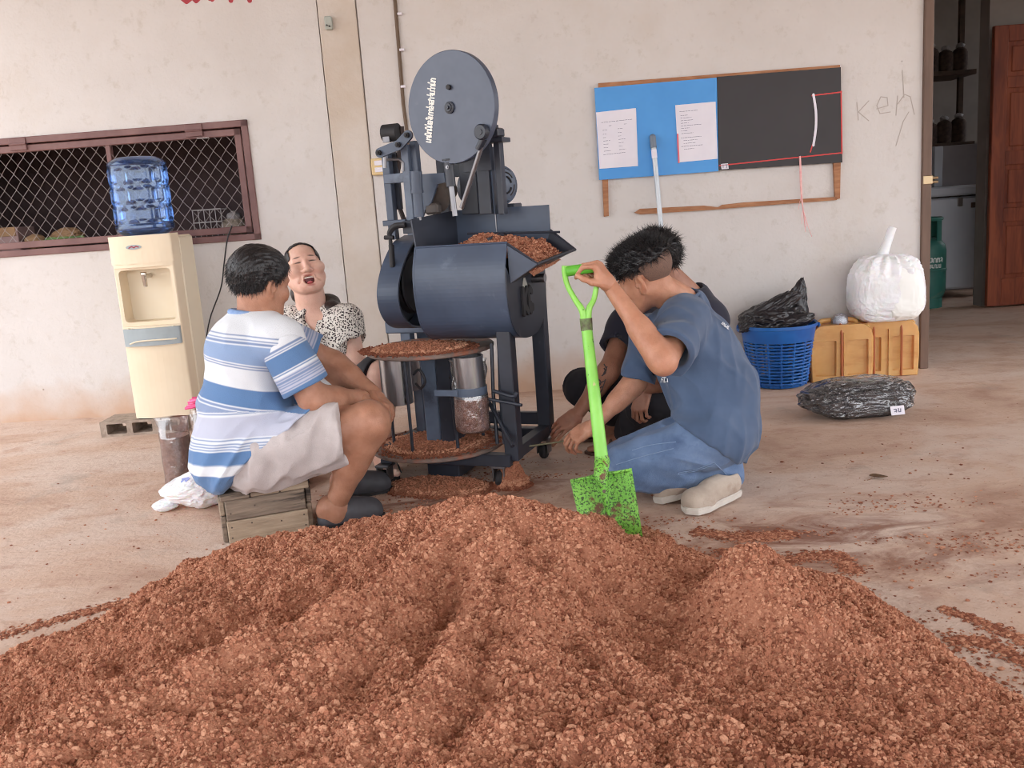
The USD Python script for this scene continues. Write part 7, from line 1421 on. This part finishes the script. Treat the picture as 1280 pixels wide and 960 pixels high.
CRUMBS = UsdGeom.Scope.Define(stage, "/World/Looks/crumbs")
def crumb(k):
    m = trimesh.creation.icosphere(1, 1.0); v = m.vertices * (1 + 1.1 * (meshkit.noise(m.vertices * 2.1 + 9 * k, k)[:, None] - .5)) * [1, .8, .62]
    return v, m.faces
def scatter(path, P, R, seed, kind="stuff", flat=1.0, probs=(.5, .32, .18)):
    """Crumbs of three tones and shapes at the points P with radii R: one PointInstancer."""
    r = np.random.default_rng(seed); pi = UsdGeom.PointInstancer.Define(stage, path); rel = []
    for k in range(3):
        p = usdkit.mesh(stage, f"{path}/crumb_shape_{k:03d}", crumb(k), CRUMB[k], smooth=False).GetPath(); rel.append(p)
    pi.CreatePrototypesRel().SetTargets(rel); n = len(P)
    pi.CreateProtoIndicesAttr(Vt.IntArray.FromNumpy(r.choice(3, n, p=list(probs)).astype(np.int32)))
    pi.CreatePositionsAttr(Vt.Vec3fArray.FromNumpy(np.asarray(P, np.float32)))
    pi.CreateScalesAttr(Vt.Vec3fArray.FromNumpy((np.asarray(R)[:, None] * np.stack([np.ones(n), np.ones(n), np.full(n, flat)], 1)).astype(np.float32)))
    a = r.uniform(0, 2 * np.pi, n); ax = r.normal(size=(n, 3)); ax = ax / np.linalg.norm(ax, axis=1, keepdims=True) if flat == 1.0 else np.tile([0, 0, 1.0], (n, 1))
    qq = np.concatenate([ax * np.sin(a / 2)[:, None], np.cos(a / 2)[:, None]], 1).astype(np.float16)
    pi.CreateOrientationsAttr(Vt.QuathArray([Gf.Quath(float(w), float(x), float(y), float(z)) for x, y, z, w in qq]))
    meta(pi.GetPrim(), kind=kind); return pi
r = np.random.default_rng(3)
N = 420000
px_, py_ = r.uniform(HX0 + .02, HX1 - .02, N), HY0 + .6 + (HY1 - HY0 - .62) * r.uniform(0, 1, N) 
ci = ((px_ - HX0) / HS), ((py_ - HY0) / HS)
ok = map_coordinates(inside.astype(float), ci, order=1) > .9
px_, py_ = px_[ok], py_[ok]; ci = ((px_ - HX0) / HS), ((py_ - HY0) / HS)
pz = map_coordinates(hz, ci, order=1); R = np.clip(r.lognormal(math.log(.0022), .42, len(px_)), .0012, .0065)
scatter(heap.path + "/crumbs", np.stack([px_, py_ - 1.6, pz + R * .25], 1), R, 5)
# sawdust spilt and dragged about the floor: thin streaks and loose crumbs
N = 110000
sx_, sy_ = r.uniform(-2.2, 2.6, N), r.uniform(1.2, 3.9, N)
ins = shapely.contains_xy(Polygon(foot).buffer(-.02), sx_, sy_)
dd = shapely.distance(shapely.points(sx_, sy_), Polygon(foot))
st = meshkit.fbm(np.stack([sx_ * 1.4 + sy_ * .5, sy_ * 5.5, 0 * sx_], -1), 4, 33)
g1 = np.exp(-((sx_ - .75) / .5) ** 2 - ((sy_ - 2.55) / .22) ** 2) * 1.6 + np.exp(-((sx_ - 1.15) / .3) ** 2 - ((sy_ - 2.2) / .16) ** 2) + 1.5 * np.exp(-((sx_ + .05) / .38) ** 2 - ((sy_ - 3.1) / .28) ** 2)
pr = np.clip((st - .5) * 9, 0, 1) * (g1 + .9 * np.exp(-dd / .07) * (sx_ > 0.2) + .35 * np.exp(-dd / .05)) + .004 + .9 * np.exp(-dd / .018) + .012 * (np.abs(sx_) < 1.6) * (sy_ < 3.4)
ok = (~ins) & (r.uniform(0, 1, N) < pr)
sx_, sy_ = sx_[ok], sy_[ok]
# low drifts swept into lines
DR = [([(-1.85, 1.93), (-1.365, 2.224), (-1.135, 2.369), (-1.02, 2.42)], .022, 2600), ([atZ(*q)[:2] for q in ((1180, 762), (1235, 782), (1300, 812))], .018, 900), ([atZ(*q)[:2] for q in ((1190, 800), (1240, 806), (1300, 838))], .022, 1200), ([atZ(*q)[:2] for q in ((900, 690), (975, 700), (1040, 694), (1066, 716))], .03, 2600), ([atZ(*q)[:2] for q in ((870, 665), (930, 672), (985, 668))], .03, 2200), ([atZ(*q)[:2] for q in ((840, 690), (900, 715), (980, 722), (1060, 742))], .05, 4200)]
ex_ = []
for pts, w_, n_ in DR:
    C_ = spline(np.array(pts, float), 30); k = r.integers(0, len(C_), n_); t_ = .55 + .9 * meshkit.noise(np.stack([k * .12, 0 * k, 0 * k], 1), 77); ex_.append(C_[k] + r.normal(0, 1, (n_, 2)) * (w_ * t_)[:, None] * .6)
ex_ = np.vstack(ex_); ex_ = ex_[~shapely.contains_xy(Polygon(foot).buffer(-.01), ex_[:, 0], ex_[:, 1])]
sx_, sy_ = np.concatenate([sx_, ex_[:, 0]]), np.concatenate([sy_, ex_[:, 1]]); R = np.clip(r.lognormal(math.log(.0026), .42, len(sx_)), .0012, .007)
for q_ in LATE: dust(*q_)
for q_ in FILLS: fill(*q_)
spill = scatter("/World/spilt_sawdust", np.stack([sx_, sy_, R * .3], 1), R, 6, flat=.55, probs=(.45, .13, .42))
meta(spill.GetPrim(), "thin scatter of sawdust crumbs spilt on the concrete around the heap", "sawdust")
